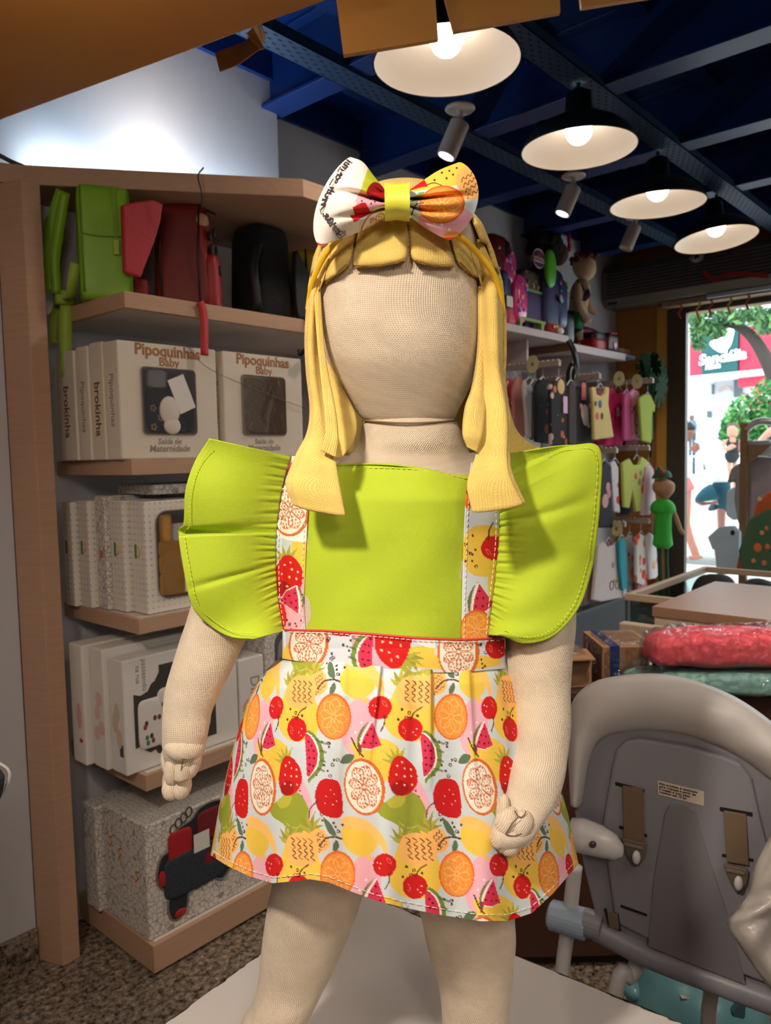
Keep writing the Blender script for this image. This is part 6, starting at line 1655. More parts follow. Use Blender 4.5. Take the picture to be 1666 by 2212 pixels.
garment('dress', 'beige dress behind the white bicycle print dress', 'dress', [(1272, 1190), (1286, 1180), (1292, 1230), (1286, 1302), (1262, 1306)], c1[0] - .1, (150, 134, 122), GLo)
garment('top', 'turquoise top on the lower rail', 'top', [(1334, 1170), (1342, 1160), (1350, 1168), (1354, 1270), (1342, 1276), (1336, 1220)], c1[0] + .14, (40, 150, 166), GLo)
garment('dress', 'orange and grey floral dress beside the turquoise top', 'dress', [(1350, 1164), (1360, 1154), (1370, 1166), (1370, 1260), (1352, 1256)], c2[0] - .02, (200, 170, 150), GLo, patt=spot_fabric('orange_floral', (190, 184, 184), [(214, 120, 60), (190, 60, 60), (220, 150, 90)], 13, .4))
garment('dress', 'red floral ruffled dress on the lower rail', 'dress', [(1372, 1160), (1382, 1152), (1394, 1160), (1402, 1250), (1386, 1266), (1372, 1258)], c2[0], (200, 60, 60), GLo, patt=RFL)
garment('dress', 'white dress with pink striped side nearest the green-hatted mannequin', 'dress', [(1394, 1158), (1404, 1150), (1412, 1160), (1424, 1236), (1414, 1250), (1400, 1252)], c2[0] + .14, (206, 196, 196), GLo, marks=[('o', 1417, 1210, .02, (206, 110, 130)), ('o', 1420, 1224, .02, (206, 110, 130)), ('o', 1422, 1236, .018, (206, 110, 130)), ('o', 1410, 1220, .03, (214, 160, 90))])
for k in range(5): garment('child_shirt', ['dark blue hem beneath the yellow fringed top', 'pale blue hem at the bottom of the lower rail', 'white hem below the turquoise top', 'pink hem beneath the red floral dress', 'grey hem behind the orange floral dress'][k], 'top',
    [[(1340, 1080), (1362, 1080), (1362, 1112), (1340, 1112)], [(1258, 1290), (1272, 1290), (1270, 1322), (1256, 1320)], [(1342, 1250), (1352, 1250), (1352, 1290), (1344, 1288)], [(1374, 1250), (1396, 1250), (1396, 1276), (1374, 1276)], [(1354, 1250), (1366, 1250), (1366, 1280), (1354, 1280)]][k], (b2[0], c1[0] - .1, c1[0] + .2, c2[0] + .1, c2[0])[k], [(36, 44, 84), (140, 160, 190), (200, 200, 206), (200, 110, 130), (150, 150, 156)][k], (GMi, GLo, GLo, GLo, GLo)[k])
TAGM = mat('cream_tag', (190, 178, 130), .6)
for k, (x, y, ua, lab) in enumerate(((1150, 787, a1[0], 'round cream size tag on the rail of dark dresses'), (1337, 818, a3[0] - .2, 'round cream size tag above the hot pink top'), (1376, 824, a3[0], 'round cream size tag above the lime green top'), (1332, 1142, c1[0], 'round cream size tag above the bicycle print dress'))):
    p_ = PU(x, y, ua - .02)
    o = obj('size_tag', MB().lathe([(.012, 0), (.048, 0), (.048, .004), (.012, .004)], 24, mtx=np.array([[0, 0, 1, 0], [.75, 0, 0, 0], [0, 1.0, 0, 0], [0, 0, 0, 1]])), TAGM, loc=W(*p_), room=True)
    tag(o, lab, 'tag', 'round size tags')
# monstera plant
t = thing('monstera_plant', 'dark green monstera leaves beside the end of the garment rails', 'plant', at=PU(1415, 830, UE - .25))
LEAF = mat('monstera_leaf', (16, 52, 24), .75, var=.25, spec=.15)
def leaf(c, s, rot, tilt):
    pts = []
    for k in range(44):
        a_ = k / 44 * 2 * math.pi
        r = s * (1 - .25 * math.cos(a_)) * (1 if (k % 5) else .55)
        pts.append((r * math.sin(a_) * .8, r * math.cos(a_)))
    m4 = np.array(Matrix.Translation(Vector(c)) @ Matrix.Rotation(rot, 4, 'Z') @ Matrix.Rotation(tilt, 4, 'X') @ Matrix.Rotation(rot * 2, 4, 'Y'))
    return MB().prism(pts, -.002, .002, axis='y', mtx=m4)
for k, (x, y, s, r) in enumerate(((1396, 792, .13, .4), (1420, 806, .13, 1.0), (1430, 834, .12, 1.6), (1405, 826, .12, 2.6), (1388, 800, .10, 3.4), (1414, 786, .10, 4.0))):
    p_ = PU(x, y, UE - .25 - .03 * k)
    obj('leaf', leaf(np.array(p_) - np.array(PU(1415, 830, UE - .25)), s, r * .3 - .5, .2 * math.sin(k)), LEAF, t)
obj('stem', MB().tube([(0, 0, 0), (.03, .02, -.2), (.05, .05, -.5)], .008, 6), LEAF, t)
# green-hatted mannequin
g0 = W(*PU(1430, 1100, UE - .45)); yg = float(g0[1]); g0[2] = 0
t = thing('shop_mannequin', 'child mannequin in bright green shirt and pointed green hat', 'mannequin', g0)
fig('head', [(1426, 1034), (1412, 1044), (1412, 1060), (1424, 1072), (1430, 1080)], [(1440, 1034), (1456, 1044), (1456, 1060), (1446, 1074), (1440, 1082)], yg, .9, M((170, 132, 104), .9), t)
fig('shirt', [(1426, 1076), (1410, 1086), (1405, 1102), (1412, 1114), (1413, 1150), (1410, 1176)], [(1440, 1076), (1454, 1086), (1460, 1102), (1452, 1114), (1451, 1150), (1454, 1176)], yg, .6, M((44, 170, 44), .7, bump=.2), t)
fig('hat', [(1408, 1034), (1412, 1026), (1420, 1012), (1422, 1008)], [(1452, 1030), (1446, 1018), (1432, 1014), (1426, 1008)], yg, .8, M((16, 76, 40), .7), t)
obj('red_button', MB().ell(P(1430, 1020, yg - .1), (.018, .01, .018)), M((150, 24, 30)), t, world=True)
fig('arm', [(1450, 1096), (1456, 1120), (1466, 1146), (1474, 1156)], [(1454, 1090), (1466, 1118), (1474, 1140), (1480, 1150)], yg, .9, M((170, 132, 104), .9), t)
fig('arm', [(1408, 1100), (1404, 1120), (1404, 1150)], [(1418, 1100), (1416, 1120), (1412, 1152)], yg, .9, M((150, 116, 92), .9), t)
fig('leg', [(1418, 1168), (1420, 1200), (1424, 1300), (1424, 1390)], [(1432, 1168), (1430, 1200), (1434, 1300), (1434, 1390)], yg, .9, M((22, 60, 40), .8), t)
fig('leg', [(1434, 1168), (1436, 1200), (1438, 1300), (1438, 1390)], [(1446, 1168), (1444, 1200), (1448, 1300), (1448, 1390)], yg, .9, M((22, 60, 40), .8), t)

# dark plinth under the garment rails
t = thing('low_plinth', 'dark grey low plinth along the wall under the hanging clothes', 'plinth', at=(3.3, 2.18, 0))
obj('body', MB().box(0, UE - .08 - 3.3, 0, VW - 2.183, .04, .46), M((44, 44, 48), .6), t, bevel=.003); obj('plinth_top', MB().box(-.01, UE - .075 - 3.3, -.01, VW - 2.183, .461, .48), M((52, 52, 56), .5), t, bevel=.002); obj('toe_kick', MB().box(.02, UE - .1 - 3.3, .03, VW - 2.183, 0, .039), M((24, 24, 26)), t)
# ================================================================ FOREGROUND AND MIDDLE RIGHT
# white display table under the mannequin
K0, KL, KR = PZ(757, 1918, ZT), PZ(355, 2212, ZT), PZ(1487, 2192, ZT)
e1 = (KL - K0) / np.linalg.norm(KL - K0); e2 = np.array([-e1[1], e1[0], 0]); e2 = e2 if e2 @ (KR - K0) > 0 else -e2
t = thing('display_table', 'white laminate display table with chipped edges under the fruit dress mannequin', 'table', K0 * np.array([1, 1, 0]))
S1, S2 = .82, 1.0
WTAB = mat('white_tabletop', (206, 200, 196), .38, var=.02, scale=3)
def quad(a, b_, z0, z1, o1=0, o2=0, s1=S1, s2=S2):
    c = [K0 + e1 * o1 + e2 * o2, K0 + e1 * s1 + e2 * o2, K0 + e1 * s1 + e2 * s2, K0 + e1 * o1 + e2 * s2]
    return MB().prism([tuple(q[:2]) for q in c], z0, z1)
obj('tabletop', quad(0, 0, ZT - .018, ZT), WTAB, t, world=True, bevel=.001)
obj('cabinet_body', quad(0, 0, .06, ZT - .019, .03, .03, S1 - .03, S2 - .03), WTAB, t, world=True)
obj('plinth', quad(0, 0, 0, .06, .06, .06, S1 - .06, S2 - .06), M((60, 56, 54)), t, world=True)
CHIP = mat('dark_chipboard', (70, 58, 48), .9)
for d, ln in ((e1, S1), (e2, S2)):
    bb = MB(); n_ = np.array([-d[1], d[0], 0])
    for k in range(60):
        s0 = random.uniform(0.02, ln - .03); l_ = random.uniform(.006, .045); w0 = random.uniform(.0006, .0022)
        p0 = K0 + d * s0; m4 = frame(p0 + np.array([0, 0, .0002]), d, n_ if d @ e2 < .5 else n_)
        sgn = 1 if (n_ @ ((e2 if d is e1 else e1))) > 0 else -1
        bb.prism([(0, 0), (l_, 0), (l_ * .8, sgn * w0), (l_ * .3, sgn * w0 * 1.6)], 0, .0006, mtx=m4)
    o = obj('edge_chips', bb, CHIP, t, world=True); o['kind'] = 'stuff'
obj('edge_line', MB().tube([K0 + np.array([0, 0, -.002]), K0 + e1 * S1 + np.array([0, 0, -.002])], .0014, 6).tube([K0 + np.array([0, 0, -.002]), K0 + e2 * S2 + np.array([0, 0, -.002])], .0014, 6), CHIP, t, world=True)

# brown cabinet behind with cartons and wrapped packs
t = thing('cabinet', 'dark brown cabinet behind the mannequin carrying cartons and wrapped packs', 'cabinet', (.30, 2.06, 0))
BRW = mat('dark_brown_veneer', (74, 46, 34), .45, var=.15, scale=5, stretch=(1, 1, 8))
obj('body', MB().box(0, .84, .012, .24, .03, .78), BRW, t); obj('door', MB().box(.005, .41, 0, .011, .04, .77), BRW, t, bevel=.002); obj('door', MB().box(.416, .835, 0, .011, .04, .77), BRW, t, bevel=.002); obj('cabinet_top', MB().box(-.02, .86, -.015, .25, .78, .80), BRW, t, bevel=.002)
obj('plinth', MB().box(.02, .82, .03, .22, 0, .03), M((30, 24, 20)), t)
CARD = mat('brown_cardboard', (150, 108, 74), .75, var=.08, scale=14, bump=.1, bscale=30)
CLEARW = clear_mat('clear_wrap', base=.04, rough=.08, bump=1.0, bscale=24)
def crumple(bb, amt, seed, fz=18):
    r = np.random.default_rng(seed); v = bb.v[0]; ph = r.uniform(0, 6, (3, 3)); 
    d = sum(np.sin(v @ (r.normal(size=3) * fz) + r.uniform(0, 6)) for _ in range(6)) / 6
    bb.v[0] = v + d[:, None] * amt * np.array([.5, .5, 1.0]); return bb
t = thing('carton', 'brown cardboard carton with torn flap left of the blue tape', 'carton', (.34, 2.07, .8005), rz=.06)
obj('box_body', MB().box(0, .22, 0, .20, 0, .085), CARD, t, bevel=.003); obj('flap', MB().box(0, .22, -.02, .06, .086, .090, np.array(Matrix.Rotation(.12, 4, 'X'))), CARD, t); obj('wrap', crumple(soft_box(-.004, .224, -.006, .19, .0, .10, p=8, n=60, m=30), .006, 3, 30), CLEARW, t, smooth=True)
t = thing('carton', 'brown cardboard carton right of the blue tape, beside the red wrapped pack', 'carton', (.585, 2.075, .8005), rz=.02)
obj('box_body', MB().box(0, .15, 0, .19, 0, .115), CARD, t, bevel=.003); tp = obj('blue_tape', MB().box(.022, .048, -.002, .192, .0, .1165), M((24, 44, 110), .3, coat=.4), t); obj('wrap', crumple(soft_box(-.004, .154, -.006, .19, .0, .12, p=8, n=60, m=30), .004, 4, 30), CLEARW, t, smooth=True)
def pack(label, x0, x1, y0, y1, z0, z1, col, seed, taper=.12):
    t = thing('wrapped_pack', label, 'pack', ((x0 + x1) / 2, (y0 + y1) / 2, z0), group='clothes packs in clear plastic')
    a_, b_ = (x1 - x0) / 2, (y1 - y0) / 2
    obj('folded_clothes', crumple(soft_box(-a_, a_, -b_, b_, 0, z1 - z0, p=5, pz=4, n=80, m=30, taper=taper), .008, seed, 26), M(col, .8, bump=.25, bscale=30), t, smooth=True)
    obj('plastic_wrap', crumple(soft_box(-a_ - .008, a_ + .008, -b_ - .008, b_ + .008, 0.0005, z1 - z0 + .008, p=5, pz=4, n=140, m=60, taper=taper), .012, seed + 9, 60), CLEARW, t, smooth=True)
    bb = MB(); bb.prism([(-a_ - .045, .004), (-a_ + .01, .03), (-a_ + .01, -.0), (-a_ - .02, .0)], -b_ + .02, -b_ + .06, axis='y'); obj('loose_corner', bb, CLEARW, t)
pack('teal folded clothes in clear plastic under the red pack', .62, 1.12, 1.95, 2.14, .8005 + .0, .862, (136, 184, 172), 2)
pack('bright red folded clothes in clear plastic on top of the teal pack', .685, 1.18, 1.97, 2.13, .874, .962, (255, 92, 106), 5)
# counter with wood top
t = thing('shop_counter', 'white shop counter with a wooden top near the street door', 'counter', at=(2.49, 1.01, 0))
obj('body', MB().box(.0, .60, -1.9, 0, .08, .895), M((196, 176, 158), .5), t, bevel=.002); obj('wood_top', MB().box(-.004, .612, -1.91, .006, .896, .93), mat('counter_wood', (150, 112, 88), .4, var=.1, scale=5, stretch=(10, 1, 1)), t, bevel=.0015); obj('plinth', MB().box(.03, .58, -1.88, -.03, 0, .08), M((50, 46, 44)), t)
# bench frame
t = thing('bench_frame', 'beige wooden bench frame in front of the counter', 'bench', at=(2.40, 1.085, 0))
BEI = M((176, 156, 138), .5)
obj('rail', MB().box(-.02, .02, -.19, .0, .845, .885), BEI, t, bevel=.004); obj('post', MB().box(-.02, .02, -.03, .0, 0, .844), BEI, t, bevel=.004); obj('post', MB().box(-.02, .02, -.19, -.16, 0, .844), BEI, t, bevel=.004); obj('lower_rail', MB().box(-.015, .015, -.159, -.031, .3, .33), BEI, t, bevel=.003)
# glass case with shoes
sc_ = 1.4
t = thing('display_case', 'low glass display case with pale wooden rim full of small shoes', 'display case', at=(3.22, 1.44, 0))
FRM = M((186, 160, 136), .5)
L_, D_, Zc = 1.0, 1.6, .82
for nm, bx in (('rim', (0, .03, -D_, 0, Zc - .03, Zc)), ('rim', (L_ - .03, L_, -D_, 0, Zc - .03, Zc)), ('rim', (.031, L_ - .031, -.03, 0, Zc - .03, Zc)), ('rim', (.031, L_ - .031, -D_, -D_ + .03, Zc - .03, Zc)), ('floor_board', (0, L_, -D_, 0, .50, .52)), ('lower_body', (.02, L_ - .02, -D_ + .02, -.02, 0, .499))):
    obj(nm, MB().box(*bx), FRM, t, bevel=.003)
GLS = clear_mat('case_glass', (225, 240, 238), .06, .02)
for bx in ((.010, .014, -D_ + .03, -.03, .521, Zc - .031), (.03, L_ - .03, -.016, -.012, .521, Zc - .031)): obj('glass_pane', MB().box(*bx), GLS, t)
obj('corner_post', MB().box(.002, .012, -.012, -.002, .521, Zc - .031), M((60, 66, 66)), t)
def shoe(label, u, v, rz, col, z=.5215, s=1.0):
    o = thing('child_shoe', label, 'shoe', at=(u, v, z), rz=rz, group='small shoes in the display case')
    rows = []
    for k in np.linspace(0, 1, 12):
        w2 = .03 * s * (math.sin(math.pi * min(1, k * .92 + .06)) ** .5) * (1.1 if k > .5 else .95); h = (.055 - .028 * k) * s * (1 if 0 < k < 1 else .3)
        th_ = np.linspace(0, 2 * math.pi, 14, endpoint=False)
        rows.append(np.stack([np.full(14, k * .14 * s), w2 * np.cos(th_), .008 + h * (1 + np.sin(th_)) / 2], 1))
    up = obj('upper', MB().rings(rows), M(col, .6), o, smooth=True)
    obj('sole', MB().prism([(k * .14 * s, .032 * s * math.sin(math.pi * min(1, k * .92 + .06)) ** .5) for k in np.linspace(0, 1, 10)] + [(k * .14 * s, -.032 * s * math.sin(math.pi * min(1, k * .92 + .06)) ** .5) for k in np.linspace(1, 0, 10)], 0, .010), M((210, 204, 196), .6), o)
    obj('strap', MB().ribbon(spline([(.06, -.032 * s, .02), (.062, 0, .048 * s), (.06, .032 * s, .02)], 9), (1, 0, 0), .012, .003), M((30, 28, 30), .5), o)
SHC = [((206, 170, 120), 'beige'), ((36, 130, 140), 'teal'), ((30, 28, 30), 'black'), ((150, 60, 40), 'rust'), ((210, 204, 200), 'white'), ((40, 60, 80), 'navy')]
WHERE = ['at the near corner of the glass case', 'by the left pane of the glass case', 'halfway along the left pane of the case', 'at the far corner of the glass case', 'in the second row of the glass case', 'behind the counter top in the glass case']
n_ = 0
for r_ in range(6):
    for q in range(3):
        cc, nm = SHC[(r_ + q * 2) % 6]
        shoe('%s child shoe %s, %s from the wall side' % (nm, WHERE[r_], ('first', 'second', 'third')[q]), 3.22 + .10 + r_ * .145, 1.44 - .10 - q * .16, random.uniform(1.2, 1.9), cc, s=1.1)
for k, (u, v, cc, nm) in enumerate((( 3.98, 1.30, (30, 26, 26), 'black and orange'), (4.0, 1.10, (24, 24, 28), 'black and teal'))):
    t2 = thing('folded_shirt', 'crumpled %s clothing heaped at the far end of the glass case' % nm, 'clothing', at=(u, v, .5215), group='clothing heaped in the glass case')
    obj('cloth', crumple(soft_box(-.10, .10, -.11, .11, 0, .29, p=2.6, pz=2.6, n=40, m=20), .02, k + 20, 22), M(cc, .8), t2, smooth=True); obj('coloured_fold', crumple(soft_box(-.105, .03, -.115, .0, .10, .25, p=2.5, n=30, m=16), .012, k + 31, 22), M([(170, 70, 30), (40, 140, 120)][k], .8), t2, smooth=True)

# ---------------------------------------------------------------- high chair (seen from behind)
HO = P(1480, 1700, 1.22)
HN = np.array([-.5, -.866, -.10]); HN /= np.linalg.norm(HN)
HE = np.array([.866, -.5, 0]); HU = np.cross(HE, -HN); HU = HU if HU[2] > 0 else -HU
hc = thing('high_chair', 'grey plastic baby high chair seen from behind with brown harness straps', 'high chair', HO * np.array([1, 1, 0]))
def HP(x, y, off=0.0):
    d = ray(x, y); o = HO + HN * off
    return CAMPOS + d * (((o - CAMPOS) @ HN) / (d @ HN))
def hplate(name, px_, o0, o1, material, par, bevel=.004, smoothn=0):
    pts = np.array(px_, float)
    if smoothn: pts = spline(pts, smoothn, True)
    front = [HP(x, y, o0) for x, y in pts]; back = [f - HN * (o0 - o1) for f in front]
    n = len(front); bb = MB()
    bb.add(np.array(front + back), [tuple(range(n)), tuple(range(2 * n - 1, n - 1, -1))] + [(i, n + i, n + (i + 1) % n, (i + 1) % n) for i in range(n)])
    return obj(name, bb, material, par, world=True, bevel=bevel)
GRY = mat('grey_plastic', (132, 131, 138), .38, var=.02); GRYL = mat('pale_vinyl', (196, 190, 186), .5, var=.03, bump=.25, bscale=14); BLUG = mat('pale_blue_plastic', (152, 170, 188), .35, var=.02); WPL = mat('white_plastic', (206, 202, 200), .3, var=.02)
SLOT = M((14, 13, 13), .8); WEB = mat('brown_webbing', (112, 92, 70), .85, var=.1, scale=300)
outer = [(1236, 1740), (1232, 1640), (1234, 1560), (1244, 1510), (1290, 1474), (1370, 1460), (1440, 1461), (1520, 1480), (1600, 1516), (1680, 1575), (1760, 1660), (1800, 1780), (1800, 1900)]
inner = [(1780, 1900), (1770, 1800), (1720, 1720), (1666, 1684), (1620, 1648), (1560, 1614), (1480, 1586), (1400, 1577), (1330, 1584), (1292, 1602), (1270, 1650), (1256, 1730), (1246, 1745)]
def arch(o0, o1, bulge):
    A_ = spline(outer, 80); B_ = spline(inner[::-1], 80); n = 16; pts = []
    for i in range(80):
        for j in range(n):
            s = j / (n - 1); q = A_[i] * (1 - s) + B_[i] * s
            h = o0 + bulge * math.sin(math.pi * s) ** .5 + .003 * math.sin(i * .5 + s * 7) * (1 if 30 < i < 60 else .3) * math.sin(math.pi * s)
            pts.append(HP(q[0], q[1], h))
    return MB().grid(np.array(pts), 80, n)
obj('padded_rim', arch(-.01, 0, .05), GRYL, hc, world=True, smooth=True, solid=.006)
shell = [(1240, 1745), (1252, 1660), (1290, 1560), (1400, 1520), (1500, 1535), (1620, 1600), (1700, 1680), (1760, 1800), (1760, 2180), (1640, 2150), (1400, 2052), (1312, 2015), (1286, 1980), (1262, 1880), (1246, 1800)]
bk_ = hplate('back_shell', shell, .0, -.012, GRY, hc, .005)
pan = [(1300, 1790), (1322, 1660), (1330, 1622), (1350, 1602), (1380, 1597), (1480, 1612), (1560, 1634), (1600, 1650), (1624, 1684), (1640, 1760), (1700, 2000), (1720, 2150), (1640, 2120), (1400, 2030), (1330, 1995)]
hplate('raised_panel', pan, .010, .0, GRY, hc, .006)
trap = [(1400, 2046), (1412, 1900), (1436, 1760), (1446, 1738), (1480, 1740), (1502, 1752), (1530, 1850), (1580, 2000), (1612, 2130)]
tr_ = hplate('centre_channel', trap, .0125, .009, mat('grey_plastic_channel', (122, 119, 124), .45, var=.02), hc, .003)
for px_ in ([(1329, 1690), (1332, 1690), (1392, 1706), (1392, 1712), (1330, 1697)], [(1555, 1745), (1558, 1744), (1626, 1756), (1626, 1764), (1556, 1752)], [(1338, 1784), (1398, 1803), (1398, 1809), (1338, 1790)], [(1560, 1845), (1628, 1856), (1628, 1862), (1560, 1851)], [(1341, 1955), (1398, 1975), (1398, 1980), (1341, 1960)],
            [(1305, 1964), (1310, 1963), (1318, 1996), (1314, 1996)], [(1328, 1972), (1336, 1974), (1342, 2012), (1336, 2010)]):
    hplate('slot', px_, .0112, .009, SLOT, hc, 0)
def strap(a_, c_, w_, name='harness_strap'):
    q = np.array(a_, float); r = np.array(c_, float)
    hplate(name, [tuple(q), (q[0] + w_, q[1] + w_ * .17), (r[0] + w_, r[1] + w_ * .17), tuple(r)], .016, .0125, WEB, hc, .001)
strap((1345, 1698), (1348, 1812), 44); strap((1564, 1752), (1570, 1862), 48); strap((1312, 1972), (1316, 2004), 22)
for x, y in ((1343, 1812), (1564, 1868)):
    bu = hplate('buckle', [(x, y), (x + 50, y + 10), (x + 54, y + 18), (x + 50, y + 44), (x + 38, y + 60), (x + 26, y + 62), (x + 14, y + 44), (x, y + 8)], .020, .0125, M((104, 90, 78), .45), hc, .003)
    hplate('buckle_bar', [(x + 4, y + 8), (x + 46, y + 17), (x + 46, y + 24), (x + 4, y + 15)], .023, .0205, M((126, 108, 92), .45), bu, .001)
    bb = MB(); c_ = HP(x + 32, y + 40, .024); bb.ell(c_, (.007, .006, .012)); obj('peg', bb, WPL, hc, world=True, smooth=True)
st = hplate('sticker', [(1421, 1686), (1521, 1710), (1521, 1741), (1422, 1716)], .0112, .0102, M((206, 190, 172), .5), hc, 0)
sx_ = HP(1521, 1710, .0114) - HP(1421, 1686, .0114); sxn = sx_ / np.linalg.norm(sx_); sy_ = HP(1421, 1686, .0114) - HP(1422, 1716, .0114); sy_ -= sxn * (sy_ @ sxn); syn = sy_ / np.linalg.norm(sy_)
mi = np.array(MATX[hc.name].inverted())
for k, ln in enumerate(('Este produto é destinado', 'para crianças a partir de', '6 meses e com peso', 'máximo até 15 kg.')):
    o_ = HP(1424 + .2 * k, 1692 + 6.2 * k, .0116)
    text('lettering', ln, .0058, M((40, 34, 32)), hc, (mi @ frame(o_, sxn, syn)).tolist(), align='LEFT', bold=.00012, ext=.0001)
# arm pivot, hub, tubes
bb = MB(); rows = []
for k, (x, y, r) in enumerate(((1236, 1802, 40), (1262, 1806, 42), (1300, 1818, 38), (1330, 1830, 30), (1346, 1838, 14), (1348, 1839, 2))):
    c_ = HP(x, y, .035); rr_ = r * 1.2 / FPX; th_ = np.linspace(0, 2 * math.pi, 28, endpoint=False)
    rows.append(c_ + np.cos(th_)[:, None] * HU * rr_ + np.sin(th_)[:, None] * HN * rr_ * .8)
pv_ = obj('arm_pivot', bb.rings(rows), WPL, hc, world=True, smooth=True)
obj('pivot_screw', MB().ell(HP(1281, 1824, .063), (.006, .004, .006)), M((60, 60, 62), .4), pv_, world=True, smooth=True)
bb = MB(); bb.tube([HP(1186, 1974, .0), HP(1192, 1976, .0), HP(1262, 1996, .0), HP(1268, 1998, .0)], [.020, .0265, .0275, .026], 24); obj('hinge_hub', bb, BLUG, hc, world=True, smooth=False)
bb = MB(); bb.tube([HP(1262, 1990, .0), HP(1300, 2004, .0)], .024, 20); obj('hinge_sleeve', bb, GRY, hc, world=True)
bb = MB(); bb.tube(spline([HP(1290, 2006, .0), HP(1400, 2062, .0), HP(1520, 2108, .0), HP(1690, 2170, .0)], 20), .022, 16); obj('cross_bar', bb, GRY, hc, world=True, smooth=True)
leg0 = HP(1230, 1985, -.01)
def down(p_, k): return p_ + np.array(k)
bb = MB(); bb.tube(spline([HP(1243, 1870, -.02), HP(1236, 1930, -.01), leg0, HP(1215, 2095, .0), HP(1205, 2230, .02), down(HP(1205, 2230, .02), (-.02, .0, -HP(1205, 2230, .02)[2] + .012))], 30), .0135, 12); obj('leg', bb, WPL, hc, world=True, smooth=True)
q = HP(1378, 2060, -.03)
bb = MB(); bb.tube(spline([HP(1380, 2050, -.03), HP(1376, 2080, -.03), HP(1362, 2110, -.02), HP(1330, 2145, .0), down(HP(1330, 2145, 0), (-.06, .02, -HP(1330, 2145, 0)[2] + .012))], 24), .0135, 12); obj('leg', bb, WPL, hc, world=True, smooth=True)
q = HP(1720, 2150, 0)
bb = MB(); bb.tube(spline([q, q + np.array([.0, -.02, -.2]), np.array([q[0] + .03, q[1] - .03, .012])], 12), .0135, 12); obj('leg', bb, WPL, hc, world=True, smooth=True)
bb = MB(); q = q + np.array([-.05, .15, 0]); bb.tube(spline([q, q + np.array([.0, .06, -.2]), np.array([q[0] + .03, q[1] + .13, .012])], 12), .0135, 12); obj('leg', bb, WPL, hc, world=True, smooth=True)
sq = [HP(1260, 1980, -.02), HP(1700, 2140, -.02), HP(1700, 2140, -.30), HP(1260, 1980, -.30)]
bb = MB(); bb.add(np.array([s_ for s_ in sq] + [s_ - np.array([0, 0, .03]) for s_ in sq]), [(0, 1, 2, 3), (7, 6, 5, 4), (0, 4, 5, 1), (1, 5, 6, 2), (2, 6, 7, 3), (3, 7, 4, 0)]); obj('seat', bb, GRY, hc, world=True, bevel=.01)

# clear plastic bag at the right edge
BAG = clear_mat('milky_plastic', (245, 238, 230), .03, .35, bump=.25, bscale=10, milky=.7)
LB = spline([(1720, 1700), (1672, 1790), (1628, 1880), (1612, 1940), (1572, 1986), (1590, 2030), (1630, 2090), (1680, 2160), (1720, 2240)], 40); pts = []
for i, (x, y) in enumerate(LB):
    for j in range(14):
        s = j / 13; xx = x + s * 150
        pts.append(P(xx, y + 10 * math.sin(s * 5), 1.02 + .03 * s - .035 * math.sin(math.pi * min(1, s * 1.3)) + .006 * math.sin(i * .9 + s * 9) * (s > 0)))
o = obj('plastic_bag', MB().grid(np.array(pts), 40, 14), BAG, smooth=True, solid=.0008); tag(o, 'crumpled translucent plastic bag hanging at the right edge over the high chair', 'bag')
# teal baby bather
c_ = P(1508, 2200, 1.75); c_[2] = 0
t = thing('baby_bather', 'round teal baby bath toy with fish mark on the floor under the high chair', 'bath toy', c_)
TEAL = mat('teal_plastic', (92, 142, 150), .3, var=.03)
obj('body', MB().lathe([(0, .0), (.12, .0), (.16, .05), (.165, .10), (.14, .165), (.09, .205), (.03, .222), (0.001, .224)], 40), TEAL, t, smooth=True)
obj('bump', MB().ell((-.035, -.135, .125), (.045, .03, .045)), TEAL, t, smooth=True); obj('fish_fin', MB().prism([(-.0, .0), (.03, .035), (.028, -.01), (.012, -.03)], -.115, -.10, axis='y', mtx=np.array(Matrix.Translation((.03, .0, .19)))), M((60, 96, 104), .4), t)
obj('sticker', MB().box(-.07, -.03, -.10, -.07, .196, .198, np.array(Matrix.Translation((0, .02, .003)))), M((190, 180, 160), .5), t)
for s in (-1, 1): obj('handle', MB().ell((s * .15, .02, .15), (.025, .03, .02)), TEAL, t, smooth=True)
# ================================================================ THE STREET OUTSIDE THE DOOR
PAVE = mat('pale_paving', (214, 212, 206), .8, var=.06, scale=9, bump=.2, bscale=30)
struct('street_ground', MB().box(UE + .02, 40, -26, 22, -.12, -.01), PAVE, room=True)
struct('kerb', MB().box(UE + 4.4, UE + 4.6, -20, 14, -.01, .06), M((150, 150, 148), .8), room=True, bevel=.01)
US = 17.0
def S(x, y, u=US): return PU(x, y, u)
def sboard(name, px_, u, th_, material, par, base):
    pts = [S(x, y, u) for x, y in px_]
    return obj(name, MB().prism([(p_[1] - base[1], p_[2] - base[2]) for p_ in pts], u - base[0] - th_, u - base[0], axis='x'), material, par)
b0 = (US, S(1560, 960)[1], 0.0)
t = thing('storefront', 'white shop building across the street with red fascia and green sign', 'building', at=b0)
PALE = M((226, 230, 232), .7); REDF = mat('red_fascia', (226, 56, 84), .5, var=.05); GREENS = mat('green_sign', (22, 92, 92), .5, var=.05)
wl = [(1440, 560), (1900, 500), (1900, 960), (1440, 985)]
sboard('facade', wl, US + .3, .2, PALE, t, b0)
sboard('red_fascia', [(1496, 740), (1524, 735), (1524, 812), (1496, 816)], US, .15, REDF, t, b0)
sg = sboard('green_sign', [(1524, 700), (1602, 690), (1600, 804), (1523, 812)], US - .02, .2, GREENS, t, b0)
sboard('red_fascia', [(1604, 712), (1720, 690), (1720, 790), (1602, 802)], US, .15, REDF, t, b0)
sboard('ledge', [(1494, 816), (1720, 794), (1720, 806), (1494, 830)], US - .3, .4, PALE, t, b0)
sboard('red_awning', [(1602, 808), (1680, 804), (1660, 832), (1602, 838)], US - .3, .2, REDF, t, b0)
